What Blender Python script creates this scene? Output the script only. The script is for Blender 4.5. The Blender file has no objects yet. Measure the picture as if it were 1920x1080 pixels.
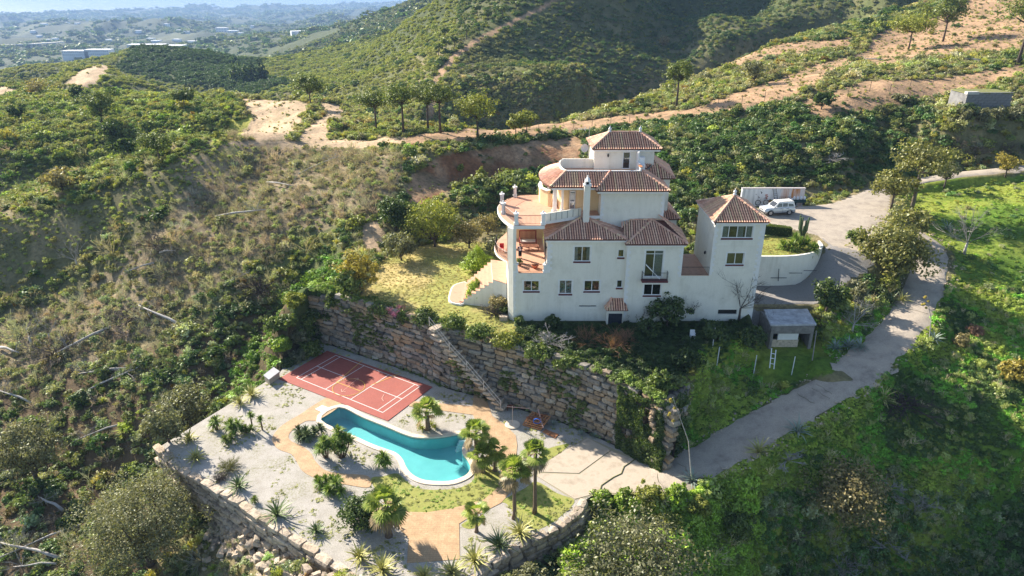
import bpy, bmesh, math, random
import numpy as np
from mathutils import Vector, Matrix
from mathutils.geometry import tessellate_polygon
# ---------------------------------------------------------------- camera, sky, sun
S = bpy.context.scene; COL = S.collection
F = 1300.0; HOR = -32.0; CH = 41.5
TH = math.atan((540-HOR)/F); CT, ST = math.cos(TH), math.sin(TH)
cd = bpy.data.cameras.new('camera'); cam = bpy.data.objects.new('camera', cd); COL.objects.link(cam)
cam.location = (0, 0, CH); cam.rotation_euler = (math.pi/2-TH, 0, 0)
cd.sensor_width = 36; cd.lens = F/1920*36; cd.clip_start = 0.5; cd.clip_end = 60000
S.camera = cam
SUN_EL = math.radians(29); SUN_AZ = math.radians(138.5)      # azimuth of the direction towards the sun, from +X
sv = Vector((math.cos(SUN_AZ)*math.cos(SUN_EL), math.sin(SUN_AZ)*math.cos(SUN_EL), math.sin(SUN_EL)))
W = bpy.data.worlds.new('World'); S.world = W; W.use_nodes = True
wt = W.node_tree; wt.nodes.clear()
sky = wt.nodes.new('ShaderNodeTexSky'); sky.sky_type = 'NISHITA'; sky.sun_disc = False
sky.sun_elevation = SUN_EL; sky.sun_rotation = math.pi/2-SUN_AZ
sky.air_density = 1.0; sky.dust_density = 1.0; sky.altitude = 200
bg = wt.nodes.new('ShaderNodeBackground'); bg.inputs[1].default_value = 0.08
wo = wt.nodes.new('ShaderNodeOutputWorld'); wt.links.new(sky.outputs[0], bg.inputs[0]); wt.links.new(bg.outputs[0], wo.inputs[0])
sl = bpy.data.lights.new('sun', 'SUN'); sl.energy = 5.0; sl.angle = math.radians(0.6); sl.color = (1.0, 0.91, 0.79)
sun = bpy.data.objects.new('sun', sl); COL.objects.link(sun); sun.rotation_euler = sv.to_track_quat('Z', 'Y').to_euler()
S.view_settings.view_transform = 'Standard'; S.view_settings.look = 'None'; S.view_settings.gamma = 1
S.view_settings.exposure = 1.42; S.view_settings.use_curve_mapping = False
S.render.engine = 'CYCLES'
try:
    S.cycles.max_bounces = 6; S.cycles.diffuse_bounces = 3; S.cycles.transparent_max_bounces = 12; S.cycles.volume_bounces = 0
except Exception: pass
rng = np.random.default_rng(7); random.seed(7)
R = math.radians
# ---------------------------------------------------------------- pixel <-> world helpers (photo pixels, 1920 x 1080)
def ray(px, py):
    u = (px-960)/F; v = (540-py)/F
    return u, CT+v*ST, -ST+v*CT
def G(px, py, z=0.0):
    d = ray(px, py); t = (z-CH)/d[2]; return (d[0]*t, d[1]*t, z)
def A(px, py, Y):
    d = ray(px, py); t = Y/d[1]; return (d[0]*t, Y, CH+d[2]*t)
def project(x, y, z):
    dz = z-CH; yc = y*CT-dz*ST; zc = y*ST+dz*CT
    return 960+F*x/yc, 540-F*zc/yc
# ---------------------------------------------------------------- materials
MATS = {}
def nodes(name):
    m = bpy.data.materials.new(name); m.use_nodes = True; t = m.node_tree
    b = t.nodes['Principled BSDF']; return m, t, b
def N(t, typ, **kw):
    n = t.nodes.new(typ)
    for k, v in kw.items(): setattr(n, k, v)
    return n
def ramp(t, fac, stops):
    r = N(t, 'ShaderNodeValToRGB'); e = r.color_ramp.elements
    while len(e) > 1: e.remove(e[-1])
    e[0].position = stops[0][0]; e[0].color = (*stops[0][1], 1)
    for p, c in stops[1:]:
        k = e.new(p); k.color = (*c, 1)
    t.links.new(fac, r.inputs[0]); return r.outputs[0]
def noise(t, scale, detail=5, rough=0.6, coord='Object', dist=0.0, vec=None):
    n = N(t, 'ShaderNodeTexNoise'); n.inputs['Scale'].default_value = scale; n.inputs['Detail'].default_value = detail
    n.inputs['Roughness'].default_value = rough; n.inputs['Distortion'].default_value = dist
    if vec is None:
        tc = N(t, 'ShaderNodeTexCoord'); vec = tc.outputs[coord]
    t.links.new(vec, n.inputs['Vector']); return n.outputs['Fac']
def mix(t, fac, a, b, mode='MIX'):
    m = N(t, 'ShaderNodeMix', data_type='RGBA', blend_type=mode)
    for s, v in ((m.inputs[0], fac), (m.inputs[6], a), (m.inputs[7], b)):
        if hasattr(v, 'is_output'): t.links.new(v, s)
        else: s.default_value = v if not isinstance(v, tuple) else (*v, 1)
    return m.outputs[2]
def bump(t, b, h, dist=0.02, strength=0.6):
    n = N(t, 'ShaderNodeBump'); n.inputs['Distance'].default_value = dist; n.inputs['Strength'].default_value = strength
    t.links.new(h, n.inputs['Height']); t.links.new(n.outputs[0], b.inputs['Normal'])
def mat(name, c1, c2=None, scale=1.5, rough=0.8, bmp=0.0, metallic=0.0, detail=6, c3=None, spec=0.3, coord='Object', rnd=0.0):
    if name in MATS: return MATS[name]
    m, t, b = nodes(name)
    b.inputs['Roughness'].default_value = rough; b.inputs['Metallic'].default_value = metallic
    b.inputs['Specular IOR Level'].default_value = spec
    if c2 is None: b.inputs['Base Color'].default_value = (*c1, 1)
    else:
        nf = noise(t, scale, detail, 0.65, coord)
        st = [(0.3, c1), (0.68, c2)] if c3 is None else [(0.28, c1), (0.5, c2), (0.72, c3)]
        col = ramp(t, nf, st)
        if rnd:
            oi = N(t, 'ShaderNodeObjectInfo')
            mr = N(t, 'ShaderNodeMapRange'); mr.inputs[3].default_value = 1-rnd; mr.inputs[4].default_value = 1+rnd
            t.links.new(oi.outputs['Random'], mr.inputs[0])
            hs = N(t, 'ShaderNodeHueSaturation'); t.links.new(mr.outputs[0], hs.inputs['Value']); t.links.new(col, hs.inputs['Color']); col = hs.outputs[0]
        t.links.new(col, b.inputs['Base Color'])
        if bmp: bump(t, b, nf, bmp)
    MATS[name] = m; return m
def leafmat(name, c1, c2, c3=None, trans=0.35, inst=False):
    """foliage: colour varies leaf by leaf and patch by patch; some light passes through"""
    if name in MATS: return MATS[name]
    m = bpy.data.materials.new(name); m.use_nodes = True; t = m.node_tree; t.nodes.clear()
    g = N(t, 'ShaderNodeNewGeometry')
    if inst:
        at = N(t, 'ShaderNodeAttribute', attribute_type='INSTANCER', attribute_name='tint')
        mr = N(t, 'ShaderNodeMapRange'); mr.inputs[3].default_value = 0.72; mr.inputs[4].default_value = 1.3
        t.links.new(g.outputs['Random Per Island'], mr.inputs[0])
        hs = N(t, 'ShaderNodeHueSaturation'); t.links.new(mr.outputs[0], hs.inputs['Value']); t.links.new(at.outputs['Color'], hs.inputs['Color'])
        col = hs.outputs[0]
    else:
        col = ramp(t, g.outputs['Random Per Island'], [(0.0, c1), (1.0, c2)] if c3 is None else [(0.0, c1), (0.55, c2), (1.0, c3)])
        n = noise(t, 0.9, 3, 0.6)
        r = ramp(t, n, [(0.3, (0.7, 0.7, 0.7)), (0.7, (1.25, 1.2, 1.1))])
        col = mix(t, 1.0, col, r, 'MULTIPLY')
    d = N(t, 'ShaderNodeBsdfDiffuse'); tr = N(t, 'ShaderNodeBsdfTranslucent'); gl = N(t, 'ShaderNodeBsdfGlossy')
    gl.inputs['Roughness'].default_value = 0.45; gl.inputs['Color'].default_value = (0.7, 0.75, 0.65, 1)
    t.links.new(col, d.inputs[0])
    tc = mix(t, 1.0, col, (1.2, 1.25, 0.6), 'MULTIPLY'); t.links.new(tc, tr.inputs[0])
    m1 = N(t, 'ShaderNodeMixShader'); m1.inputs[0].default_value = trans
    t.links.new(d.outputs[0], m1.inputs[1]); t.links.new(tr.outputs[0], m1.inputs[2])
    m2 = N(t, 'ShaderNodeMixShader'); m2.inputs[0].default_value = 0.035
    t.links.new(m1.outputs[0], m2.inputs[1]); t.links.new(gl.outputs[0], m2.inputs[2])
    o = N(t, 'ShaderNodeOutputMaterial'); t.links.new(m2.outputs[0], o.inputs[0])
    MATS[name] = m; return m
# ---------------------------------------------------------------- mesh builder
class MB:
    def __init__(s): s.v = []; s.f = []
    def add(s, vs, fs):
        o = len(s.v); s.v += [tuple(p) for p in vs]; s.f += [tuple(i+o for i in f) for f in fs]; return s
    def box(s, x0, x1, y0, y1, z0, z1):
        return s.add([(x0,y0,z0),(x1,y0,z0),(x1,y1,z0),(x0,y1,z0),(x0,y0,z1),(x1,y0,z1),(x1,y1,z1),(x0,y1,z1)],
                     [(0,3,2,1),(4,5,6,7),(0,1,5,4),(1,2,6,5),(2,3,7,6),(3,0,4,7)])
    def prism(s, poly, z0, z1, top=True, bottom=True):
        n = len(poly); a = sum(poly[i][0]*poly[(i+1)%n][1]-poly[(i+1)%n][0]*poly[i][1] for i in range(n))
        if a < 0: poly = poly[::-1]
        zz0 = z0 if hasattr(z0, '__len__') else [z0]*n; zz1 = z1 if hasattr(z1, '__len__') else [z1]*n
        vs = [(p[0], p[1], zz0[i]) for i, p in enumerate(poly)]+[(p[0], p[1], zz1[i]) for i, p in enumerate(poly)]
        fs = [(i, (i+1)%n, n+(i+1)%n, n+i) for i in range(n)]
        tr = tessellate_polygon([[Vector((p[0], p[1], 0)) for p in poly]])
        for q in tr:
            q = tuple(q); x = [poly[k] for k in q]
            if (x[1][0]-x[0][0])*(x[2][1]-x[0][1])-(x[2][0]-x[0][0])*(x[1][1]-x[0][1]) < 0: q = q[::-1]
            if top: fs.append(tuple(n+k for k in q))
            if bottom: fs.append(q[::-1])
        return s.add(vs, fs)
    def tube(s, pts, r0, r1=None, n=6, cap=True):
        pts = [Vector(p) for p in pts]; m = len(pts); r1 = r0 if r1 is None else r1; vs = []; fs = []
        for i, p in enumerate(pts):
            d = (pts[min(i+1, m-1)]-pts[max(i-1, 0)]).normalized()
            a = d.orthogonal().normalized() if abs(d.z) > 0.95 else d.cross(Vector((0, 0, 1))).normalized(); b = d.cross(a)
            r = r0[i] if hasattr(r0, '__len__') else r0+(r1-r0)*i/max(1, m-1)
            for k in range(n):
                t = 2*math.pi*k/n; vs.append(p+a*math.cos(t)*r+b*math.sin(t)*r)
        for i in range(m-1):
            for k in range(n): fs.append((i*n+k, i*n+(k+1)%n, (i+1)*n+(k+1)%n, (i+1)*n+k))
        if cap: fs += [tuple(range(n))[::-1], tuple((m-1)*n+k for k in range(n))]
        return s.add(vs, fs)
    def bar(s, a, b, w=0.05, h=None):
        a, b = Vector(a), Vector(b); h = w if h is None else h; d = (b-a).normalized()
        x = d.cross(Vector((0, 0, 1))); x = Vector((1, 0, 0)) if x.length < 1e-3 else x.normalized(); y = x.cross(d)
        vs = [p+x*w/2*sx+y*h/2*sy for p in (a, b) for sx, sy in ((-1,-1),(1,-1),(1,1),(-1,1))]
        return s.add(vs, [(0,1,2,3),(7,6,5,4),(0,4,5,1),(1,5,6,2),(2,6,7,3),(3,7,4,0)])
    def lathe(s, c, prof, n=12):
        vs = []; m = len(prof)
        for r, z in prof:
            for k in range(n): t = 2*math.pi*k/n; vs.append((c[0]+r*math.cos(t), c[1]+r*math.sin(t), c[2]+z))
        fs = [(i*n+k, i*n+(k+1)%n, (i+1)*n+(k+1)%n, (i+1)*n+k) for i in range(m-1) for k in range(n)]
        fs += [tuple(range(n))[::-1], tuple((m-1)*n+k for k in range(n))]
        return s.add(vs, fs)
    def mesh(s, name, m=None, smooth=False):
        me = bpy.data.meshes.new(name); me.from_pydata(s.v, [], s.f); me.update()
        if m: me.materials.append(m)
        if smooth: me.polygons.foreach_set('use_smooth', [True]*len(me.polygons))
        return me
    def build(s, name, m=None, parent=None, smooth=False, kind=None, label=None):
        return link(name, s.mesh(name, m, smooth), parent, kind, label)
def link(name, me, parent=None, kind=None, label=None, loc=None):
    o = bpy.data.objects.new(name, me); COL.objects.link(o)
    if parent is not None:
        o.parent = parent; o.matrix_parent_inverse = parent.matrix_basis.inverted() if loc is None else Matrix()
    if loc is not None: o.location = loc
    if kind: o['kind'] = kind
    if label: o['label'] = label
    return o
def empty(name, label, cat, loc=(0, 0, 0), rz=0.0, group=None, sc=1.0):
    o = bpy.data.objects.new(name, None); COL.objects.link(o); o.location = loc; o.rotation_euler = (0, 0, rz); o.scale = (sc,)*3
    o.empty_display_size = 0.3
    return tag(o, label, cat, group)
def tag(o, label, cat, group=None):
    o['label'] = label; o['category'] = cat
    if group: o['group'] = group
    return o
def copy_tree(src, loc, rz=0.0, sc=1.0, label=None, group=None):
    def rec(o, par):
        c = o.copy(); COL.objects.link(c)
        if par is not None: c.parent = par
        for ch in o.children: rec(ch, c)
        return c
    r = rec(src, None); r.location = loc; r.rotation_euler = (0, 0, rz); r.scale = (sc,)*3 if not hasattr(sc, '__len__') else sc
    if label: r['label'] = label
    if group: r['group'] = group
    return r
def npmesh(name, V, Q, m=None, smooth=False, cols=None):
    """fast mesh from numpy vertices and equal-sided faces"""
    me = bpy.data.meshes.new(name); k = Q.shape[1]
    me.vertices.add(len(V)); me.vertices.foreach_set('co', np.ascontiguousarray(V, dtype=np.float32).ravel())
    me.loops.add(Q.size); me.loops.foreach_set('vertex_index', np.ascontiguousarray(Q, dtype=np.int32).ravel())
    me.polygons.add(len(Q)); me.polygons.foreach_set('loop_start', np.arange(len(Q), dtype=np.int32)*k)
    me.polygons.foreach_set('loop_total', np.full(len(Q), k, dtype=np.int32))
    if smooth: me.polygons.foreach_set('use_smooth', np.ones(len(Q), dtype=bool))
    if cols is not None:
        at = me.color_attributes.new('cover', 'FLOAT_COLOR', 'POINT')
        at.data.foreach_set('color', np.ascontiguousarray(np.hstack([cols, np.ones((len(cols), 1))]), dtype=np.float32).ravel())
    me.update(); me.validate()
    if m: me.materials.append(m)
    return me
def flat(name, loops, z, m, parent=None, kind=None, skirt=0.0):
    """a sheet with holes; a skirt gives its edge thickness"""
    tr = tessellate_polygon([[Vector((p[0], p[1], 0)) for p in l] for l in loops])
    pts = [p for l in loops for p in l]; fs = []
    for q in tr:
        q = tuple(q); x = [pts[k] for k in q]
        if (x[1][0]-x[0][0])*(x[2][1]-x[0][1])-(x[2][0]-x[0][0])*(x[1][1]-x[0][1]) < 0: q = q[::-1]
        fs.append(q)
    mb = MB(); mb.add([(p[0], p[1], z) for p in pts], fs)
    if skirt:
        for l in loops:
            n = len(l); mb.add([(p[0], p[1], z) for p in l]+[(p[0], p[1], z-skirt) for p in l], [(i, i+n, (i+1)%n+n, (i+1)%n) for i in range(n)])
    return mb.build(name, m, parent, kind=kind)
def smooth_loop(pts, k=5, closed=True):
    """Catmull-Rom through points"""
    P = [Vector(p[:2]) for p in pts]; n = len(P); out = []
    for i in range(n if closed else n-1):
        a, b, c, d = (P[(i-1)%n], P[i], P[(i+1)%n], P[(i+2)%n]) if closed else (P[max(i-1,0)], P[i], P[i+1], P[min(i+2,n-1)])
        for j in range(k):
            t = j/k; out.append(0.5*((2*b)+(c-a)*t+(2*a-5*b+4*c-d)*t*t+(3*b-a-3*c+d)*t**3))
    if not closed: out.append(P[-1])
    return [(p.x, p.y) for p in out]
def gl(pxs, z=0.0): return [G(px, py, z)[:2] for px, py in pxs]
def inpoly(x, y, poly):
    x = np.asarray(x); y = np.asarray(y); r = np.zeros(x.shape, bool); n = len(poly)
    for i in range(n):
        x1, y1 = poly[i][:2]; x2, y2 = poly[(i+1)%n][:2]
        if y1 == y2: continue
        r ^= ((y1 > y) != (y2 > y)) & (x < (x2-x1)*(y-y1)/(y2-y1)+x1)
    return r
def distline(x, y, pts, closed=False):
    """distance to a polyline and the z carried along it"""
    bd = np.full(x.shape, 1e9); bz = np.zeros(x.shape); n = len(pts)
    for i in range(n if closed else n-1):
        p = pts[i]; q = pts[(i+1)%n]; dx, dy = q[0]-p[0], q[1]-p[1]; L = dx*dx+dy*dy+1e-9
        t = np.clip(((x-p[0])*dx+(y-p[1])*dy)/L, 0, 1); d = np.hypot(x-p[0]-t*dx, y-p[1]-t*dy)
        if len(p) > 2: bz = np.where(d < bd, p[2]+t*(q[2]-p[2]), bz)
        bd = np.minimum(d, bd)
    return bd, bz
def sst(a, b, x): t = np.clip((x-a)/(b-a), 0, 1); return t*t*(3-2*t)
def vnoise(x, y, seed=0):
    xi = np.floor(x).astype(np.int64); yi = np.floor(y).astype(np.int64); fx = x-xi; fy = y-yi
    fx = fx*fx*(3-2*fx); fy = fy*fy*(3-2*fy)
    def h(a, b):
        n = (a*374761393+b*668265263+seed*1442695041) & 0x7fffffff
        n = ((n ^ (n >> 13))*1274126177) & 0x7fffffff
        return ((n ^ (n >> 16)) & 0xffff)/65535.0
    return (h(xi, yi)*(1-fx)+h(xi+1, yi)*fx)*(1-fy)+(h(xi, yi+1)*(1-fx)+h(xi+1, yi+1)*fx)*fy
def fbm(x, y, oct=4, seed=0):
    s = 0; a = 0.5
    for i in range(oct): s = s+a*vnoise(x*2**i+i*17.3, y*2**i-i*9.1, seed+i); a *= 0.5
    return s/(1-0.5**oct)
# ================================================================ TERRAIN
SEA = -195.0
# control points (px, py, forward distance)
CP = [ # left slope
(-300,1250,38),(-100,1075,50),(0,1000,54),(0,800,69),(0,600,91),(0,500,103),(0,400,118),(0,300,142),(0,250,166),(0,200,205),(0,183,235),
(-300,600,92),(-300,400,120),(-300,250,170),(-300,183,235),
(150,900,62),(300,950,54.5),(250,1050,48),(420,1060,45),(560,1150,38),(420,980,50),(150,1075,47.5),(150,750,72),(300,750,68.5),(300,850,61),(400,760,66.5),
(300,650,79),(150,600,88),(300,560,90),(450,650,75.5),(480,700,71),(380,800,64),(560,600,78),(600,540,83),(450,560,87),(300,460,100),(450,460,98),(560,470,95),(660,500,87),
(150,460,106),(300,380,112),(450,380,110),(560,360,111),(650,420,98),(680,350,108),(150,340,130),(250,300,140),(400,300,135),(550,300,125),(650,290,125),(700,265,133),
(100,240,168),(250,240,168),(400,240,160),(500,250,147),(560,245,146),(620,245,144),(500,210,172),(600,210,168),(640,195,182),(560,190,190),
(450,185,197),(400,182,208),(300,180,215),(200,176,222),(100,178,226),
# pool terrace surroundings
(640,1150,36),(800,1250,33),(1000,1150,37.5),(1000,1080,41.5),(1060,1030,44),(1150,1000,46.2),(1150,1080,42),(1120,960,48.5),(1240,940,50),(1300,905,51.5),
# garden bank behind
(700,560,76.5),(700,440,95),(760,400,101),(830,370,107.5),(900,380,105),(900,350,112),(950,340,116),(1050,340,117),
(790,310,117),(850,288,120),(850,338,117.3),(900,336,119),(950,332,121),(1040,322,124),(920,270,127),(1000,262,132),(1080,258,134),(800,275,128),(740,262,134),(900,250,137),(1000,245,140),(1100,240,141),
(1200,300,118),(1300,300,113),(1400,310,109.5),(1500,340,106),(1600,340,107),(1200,235,138),(1300,215,139),(1400,200,136),(1500,190,134),(1600,175,133),
(1300,240,133),(1400,230,130),(1500,220,126),(1600,230,124),(1650,290,117),
# right
(1300,262,121),(1400,257,118.5),(1500,250,116.5),(1600,252,115),(1200,262,124),(1700,340,108),(1800,325,112),(1920,312,114),(2100,300,115),(1750,260,119),(1850,250,120),(1920,240,121),(2100,230,122),(1850,200,126),(1920,190,128),(1800,160,137),(1700,165,136),(2100,170,135),
(1750,400,95),(1850,400,94),(1920,380,97),(1800,450,87),(1920,460,85),(2100,400,94),(2100,600,70),(1820,520,77.5),(1920,560,73),(1800,600,70),(1920,700,61.5),(1750,680,64),(1650,720,61),
(1800,800,56),(1920,820,54.5),(1550,800,56),(1450,860,53),(1600,900,52.4),(1750,920,51.5),(1920,930,53),(2100,900,50),(1350,950,49.8),(1450,1000,48.6),(1300,1050,44.8),(1600,1020,50),(1800,1050,49.3),(1950,1060,48.6),(1450,1100,47),(1700,1150,46.5),(1300,1150,40.5),(2100,1150,41),(1950,1200,38),
(1330,760,58.5),(1400,720,62.5),(1480,700,63.5),(1330,680,63.8),(1420,660,66.5),(1500,650,67.0),(1560,640,66.3),(1620,600,69),(1660,560,73),(1560,600,69.3),
# ridge crest right and hillside
(1150,205,157),(1200,190,165),(1250,168,175),(1300,150,185),(1350,125,200),(1400,105,214),(1450,90,226),(1500,78,238),(1600,55,255),(1700,25,262),(1760,0,262),(1850,-30,262),(1950,-70,262),(2100,-110,262),
(1300,190,150),(1400,160,157),(1500,130,172),(1600,110,185),(1700,80,200),(1800,40,215),(1900,0,225),(2050,-30,230),(1700,130,152),(1800,110,160),(1920,90,165),(2100,60,170),
# crest of the low ridge with the track, centre
(700,235,150),(800,240,146),(900,240,143),(1000,236,146),(1080,228,148),(660,215,165),
]
# hidden ground and far hills: (px, forward distance, z)
CZ = [(1100,1000,0)][:0]+[(100,275,-16),(300,265,-18),(450,240,0),(560,225,2),(640,215,4),(700,185,4),(800,180,2),(900,178,0),(1000,180,0),(1100,190,2),(1200,205,5),
(100,420,-30),(350,345,-30),(300,760,-75),(430,740,-70),(180,620,-45),(200,395,-22),(500,310,-20),(600,260,-6),(700,220,-4),(900,225,-22),(1000,230,-24),(1100,250,-22),(1250,280,-18),(1400,310,-12),(1500,330,-8),(1650,350,0),(1800,350,10),(2000,350,25),
(1150,26,-3),(800,22,-12),(200,22,-22),(-400,22,-25),(1500,24,-14),(2200,24,-12),(960,26,-10)]
CF = [ # far, visible
(0,165,262),(60,165,262),(200,122,330),(160,160,285),(130,150,300),(240,150,320),(300,160,310),(60,135,480),(0,140,500),
(270,92,560),(350,97,550),(430,120,520),(300,125,490),(370,130,480),(340,155,445),(400,165,420),(470,152,430),(480,180,330),(560,170,330),(550,150,420),(620,130,440),(640,165,330),
(120,105,1400),(0,110,1400),(200,100,1500),(450,100,1150),(560,110,900),(600,90,900),(680,55,950),(740,12,1000),(800,0,1020),(870,-40,1000),(640,110,560),(720,80,580),(790,30,600),(850,-10,620),
(700,130,420),(700,180,290),(760,150,330),(815,150,290),(812,200,225),(840,110,335),(880,70,390),(930,40,430),(990,12,470),(1060,-25,510),(1150,-60,540),
(900,120,335),(900,180,265),(1000,120,370),(1000,190,260),(1100,60,450),(1100,130,370),(1100,190,265),(1180,100,420),(1200,30,510),(1250,90,490),(1262,40,600),(1275,0,660),(1240,130,400),
(1300,70,480),(1340,30,500),(1330,100,420),(1290,110,430),(1400,40,520),(1400,80,430),(1370,100,420),(1440,0,640),(1420,30,580),(1480,40,480),(1550,20,480),(1500,0,520),(1600,0,520),(1650,20,430),(1700,-20,480),
(1300,-60,640),(1400,-60,620),(1500,-60,580),(1700,-90,560),(1900,-140,540),(2100,-180,540),(1000,-80,640),(1200,-120,640),
(0,85,2100),(150,90,1900),(300,80,1900),(450,70,2200),(600,75,1900),(640,60,2700),(0,60,3000),(200,60,2800),(400,50,3100),(600,45,3600),(0,45,4000),(300,40,4200),(600,30,5000),(700,18,6500),(800,12,7500),(900,0,9000)]
def _ctrl():
    P = []
    for px, py, Y in CP+CF:
        if 240 < Y < 900 and px > 560 and (px, py, Y) in CF: k = .45+.55*max(0, min(1, (800-px)/240)); Y = 240+(Y-240)*k
        a = A(px, py, Y); P.append((a[0]/Y, math.log(Y), a[2], ))
    for px, Y, z in CZ: P.append(((px-960)/F/1.0, math.log(Y), z))
    for px in range(-400, 2400, 350):
        for Y, z in ((6500, SEA+10), (9000, SEA+6), (13000, SEA+2)): P.append(((px-960)/F/1.08, math.log(Y), z))
        if px > 900:
            P.append(((px-960)/F/1.08, math.log(2500), 20.0))
    return np.array(P)
_C = _ctrl(); KX, KY = 1.0, 1.0; C2 = 0.012**2
def _phi(d2): return np.sqrt(d2+C2)
_d2 = (_C[:, None, 0]-_C[None, :, 0])**2+(_C[:, None, 1]-_C[None, :, 1])**2
_n = len(_C); _M = np.zeros((_n+3, _n+3)); _M[:_n, :_n] = -_phi(_d2)+np.eye(_n)*0.0015
_M[:_n, _n] = 1; _M[:_n, _n+1] = _C[:, 0]; _M[:_n, _n+2] = _C[:, 1]; _M[_n:, :_n] = _M[:_n, _n:].T
_rhs = np.zeros(_n+3)
_wz = np.exp(_C[:, 1]); _rhs[:_n] = (_C[:, 2]-CH)/_wz          # interpolate the slope seen from the camera foot, so near and far weigh alike
_sol = np.linalg.solve(_M, _rhs)
def rbf(x, y):
    sh = x.shape; x = x.ravel(); y = np.maximum(y.ravel(), 5.0); a = x/y; b = np.log(y); out = np.empty(len(x))
    for i in range(0, len(x), 20000):
        aa = a[i:i+20000]; bb = b[i:i+20000]
        d2 = (aa[:, None]-_C[None, :, 0])**2+(bb[:, None]-_C[None, :, 1])**2
        out[i:i+20000] = (-_phi(d2))@_sol[:_n]+_sol[_n]+_sol[_n+1]*aa+_sol[_n+2]*bb
    return (out*y+CH).reshape(sh)
# --- levelled places
WB = [G(*p, 0)[:2] for p in ((585,640),(625,648),(665,662),(720,680),(790,704),(840,728),(905,745),(960,762),(1050,790),(1115,817),(1190,850),(1238,884))]   # foot of the big wall
LW = [G(*p, 0)[:2] for p in ((298,837),(333,877),(390,910),(430,933),(483,970),(533,1000),(583,1033),(640,1072),(700,1112))]                              # crest of the lower wall
RW = [G(*p, 0)[:2] for p in ((1098,940),(1082,968),(1045,992),(1003,1012),(960,1032),(915,1062),(880,1100),(800,1135))]
POOLT = LW+RW[::-1]+[G(*p, 0)[:2] for p in ((1120,925),(1180,928),(1233,912))]+WB[::-1]+[G(540,672,0)[:2], G(522,700,0)[:2]]
WT = []                                                                                    # crest of the big wall
for i, p in enumerate(WB):
    q = WB[min(i+1, len(WB)-1)]; o = WB[max(i-1, 0)]; d = Vector((q[0]-o[0], q[1]-o[1])).normalized()
    WT.append((p[0]-d.y*0.9, p[1]+d.x*0.9))
WTZ = 6.9
GARDEN = [(WT[0][0]-0.5, WT[0][1])]+WT[1:-1]+[(13.4,56.6),(15.6,57.4),(18.9,60.0),(19.6,64.0),(26.5,66.2),(27.2,69.5),(27.2,72.5),(18.5,72.5),(18.5,80),(6,84)]+gl([(1000,430),(940,420),(860,445),(770,465),(712,488),(690,520),(672,560)],7)
LOT = [(26.6,70.0),(26.6,77.0),(29.5,77.0),(33.5,77.2),(36.8,78.5),(38.9,80.8),(39.0,83.5)]+gl([(1640,465)],11.6)+gl([(1650,500)],9.6)+gl([(1645,535),(1600,545),(1560,560),(1530,572),(1516,577),(1432,579)], 8.1)+[(27.3,68.6)]
PARK = gl([(1395,392),(1510,388),(1560,383),(1640,352),(1672,352),(1668,400),(1650,450),(1645,475),(1560,460),(1530,440),(1440,418),(1395,410)], 12.0)
LAWN = [(27.0,77.3),(30,77.25),(33.4,77.45),(36.3,78.75),(37.85,80.5),(38.2,83),(36,84.5),(27.0,85.6)]
ROAD = [G(*p) for p in ((1225,905,0.0),(1270,893,.35),(1330,858,1.0),(1400,815,2.1),(1460,782,2.8),(1525,745,3.7),(1590,705,4.8),(1650,655,6.0),(1700,600,7.2),(1728,550,8.4),(1742,505,9.4),(1738,465,10.4),(1712,440,11.1),(1672,425,11.7),(1630,415,12.0))]
PATH2 = [G(*p) for p in ((1640,352,12.2),(1720,340,12.8),(1800,327,13.4),(1870,320,13.9),(1960,310,14.4),(2100,296,15))]
SPUR = [G(*p) for p in ((1605,697,4.9),(1580,690,5.0),(1558,686,5.1))]
POOLW = [(636,764),(680,783),(725,801),(753,813),(777,820.5),(800,821.5),(827,820),(850,816),(868,814),(876,822),(868,836),(867,850),(877,863),(882,875),(878,887),(867,895),(847,902),(820,903),(793,900),(773,890),(762,877),(755,862),(743,850),(725,843),(700,834),(667,819),(602,788)]
def _resamp(w):
    P = gl(w); out = []
    corners = {0, len(P)-1}; n = len(P)
    sm = smooth_loop(P, 4)
    return sm
POOL = _resamp(POOLW)
def offset_loop(P, d):
    n = len(P); a = sum(P[i][0]*P[(i+1)%n][1]-P[(i+1)%n][0]*P[i][1] for i in range(n)); s = 1 if a > 0 else -1; out = []
    for i in range(n):
        q = P[(i+1)%n]; o = P[i-1]; t = Vector((q[0]-o[0], q[1]-o[1])).normalized(); out.append((P[i][0]+t.y*d*s, P[i][1]-t.x*d*s))
    return out
WBX = WB
TANKZ = A(1850,206,121)[2]-.4; TANKP = [(A(1800,206,121)[0]-1,119.3),(A(1900,206,121)[0]+1,119.3),(A(1900,206,121)[0]+1,127),(A(1800,206,121)[0]-1,127)]
RIDGE1 = [A(*p)[:2] for p in ((470,300,134),(400,308,132),(250,338,126),(100,388,116),(-100,470,103))]
RIDGE2 = [A(*p)[:2] for p in ((380,335,124),(230,400,113),(80,455,106),(-80,500,101))]
HOLLOW = [A(*p)[:2] for p in ((420,255,156),(260,270,150),(120,290,146),(-60,340,134))]
RAVINE = [A(*p)[:2] for p in ((560,520,91),(440,640,76),(380,740,68),(250,860,61))]
SHEDP = [(26.8,64.3),(33.6,64.3),(33.6,70.2),(27.6,70.2)]
WBZONE = WB+[(p[0]+.2, p[1]+2.5) for p in WB[::-1]]
CLIFF = [(G(*p)[:2]) for p in ((745,420,9),(790,385,9.5),(850,352,10),(920,335,10.5),(1000,325,11),(1080,315,11.5))]
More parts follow.
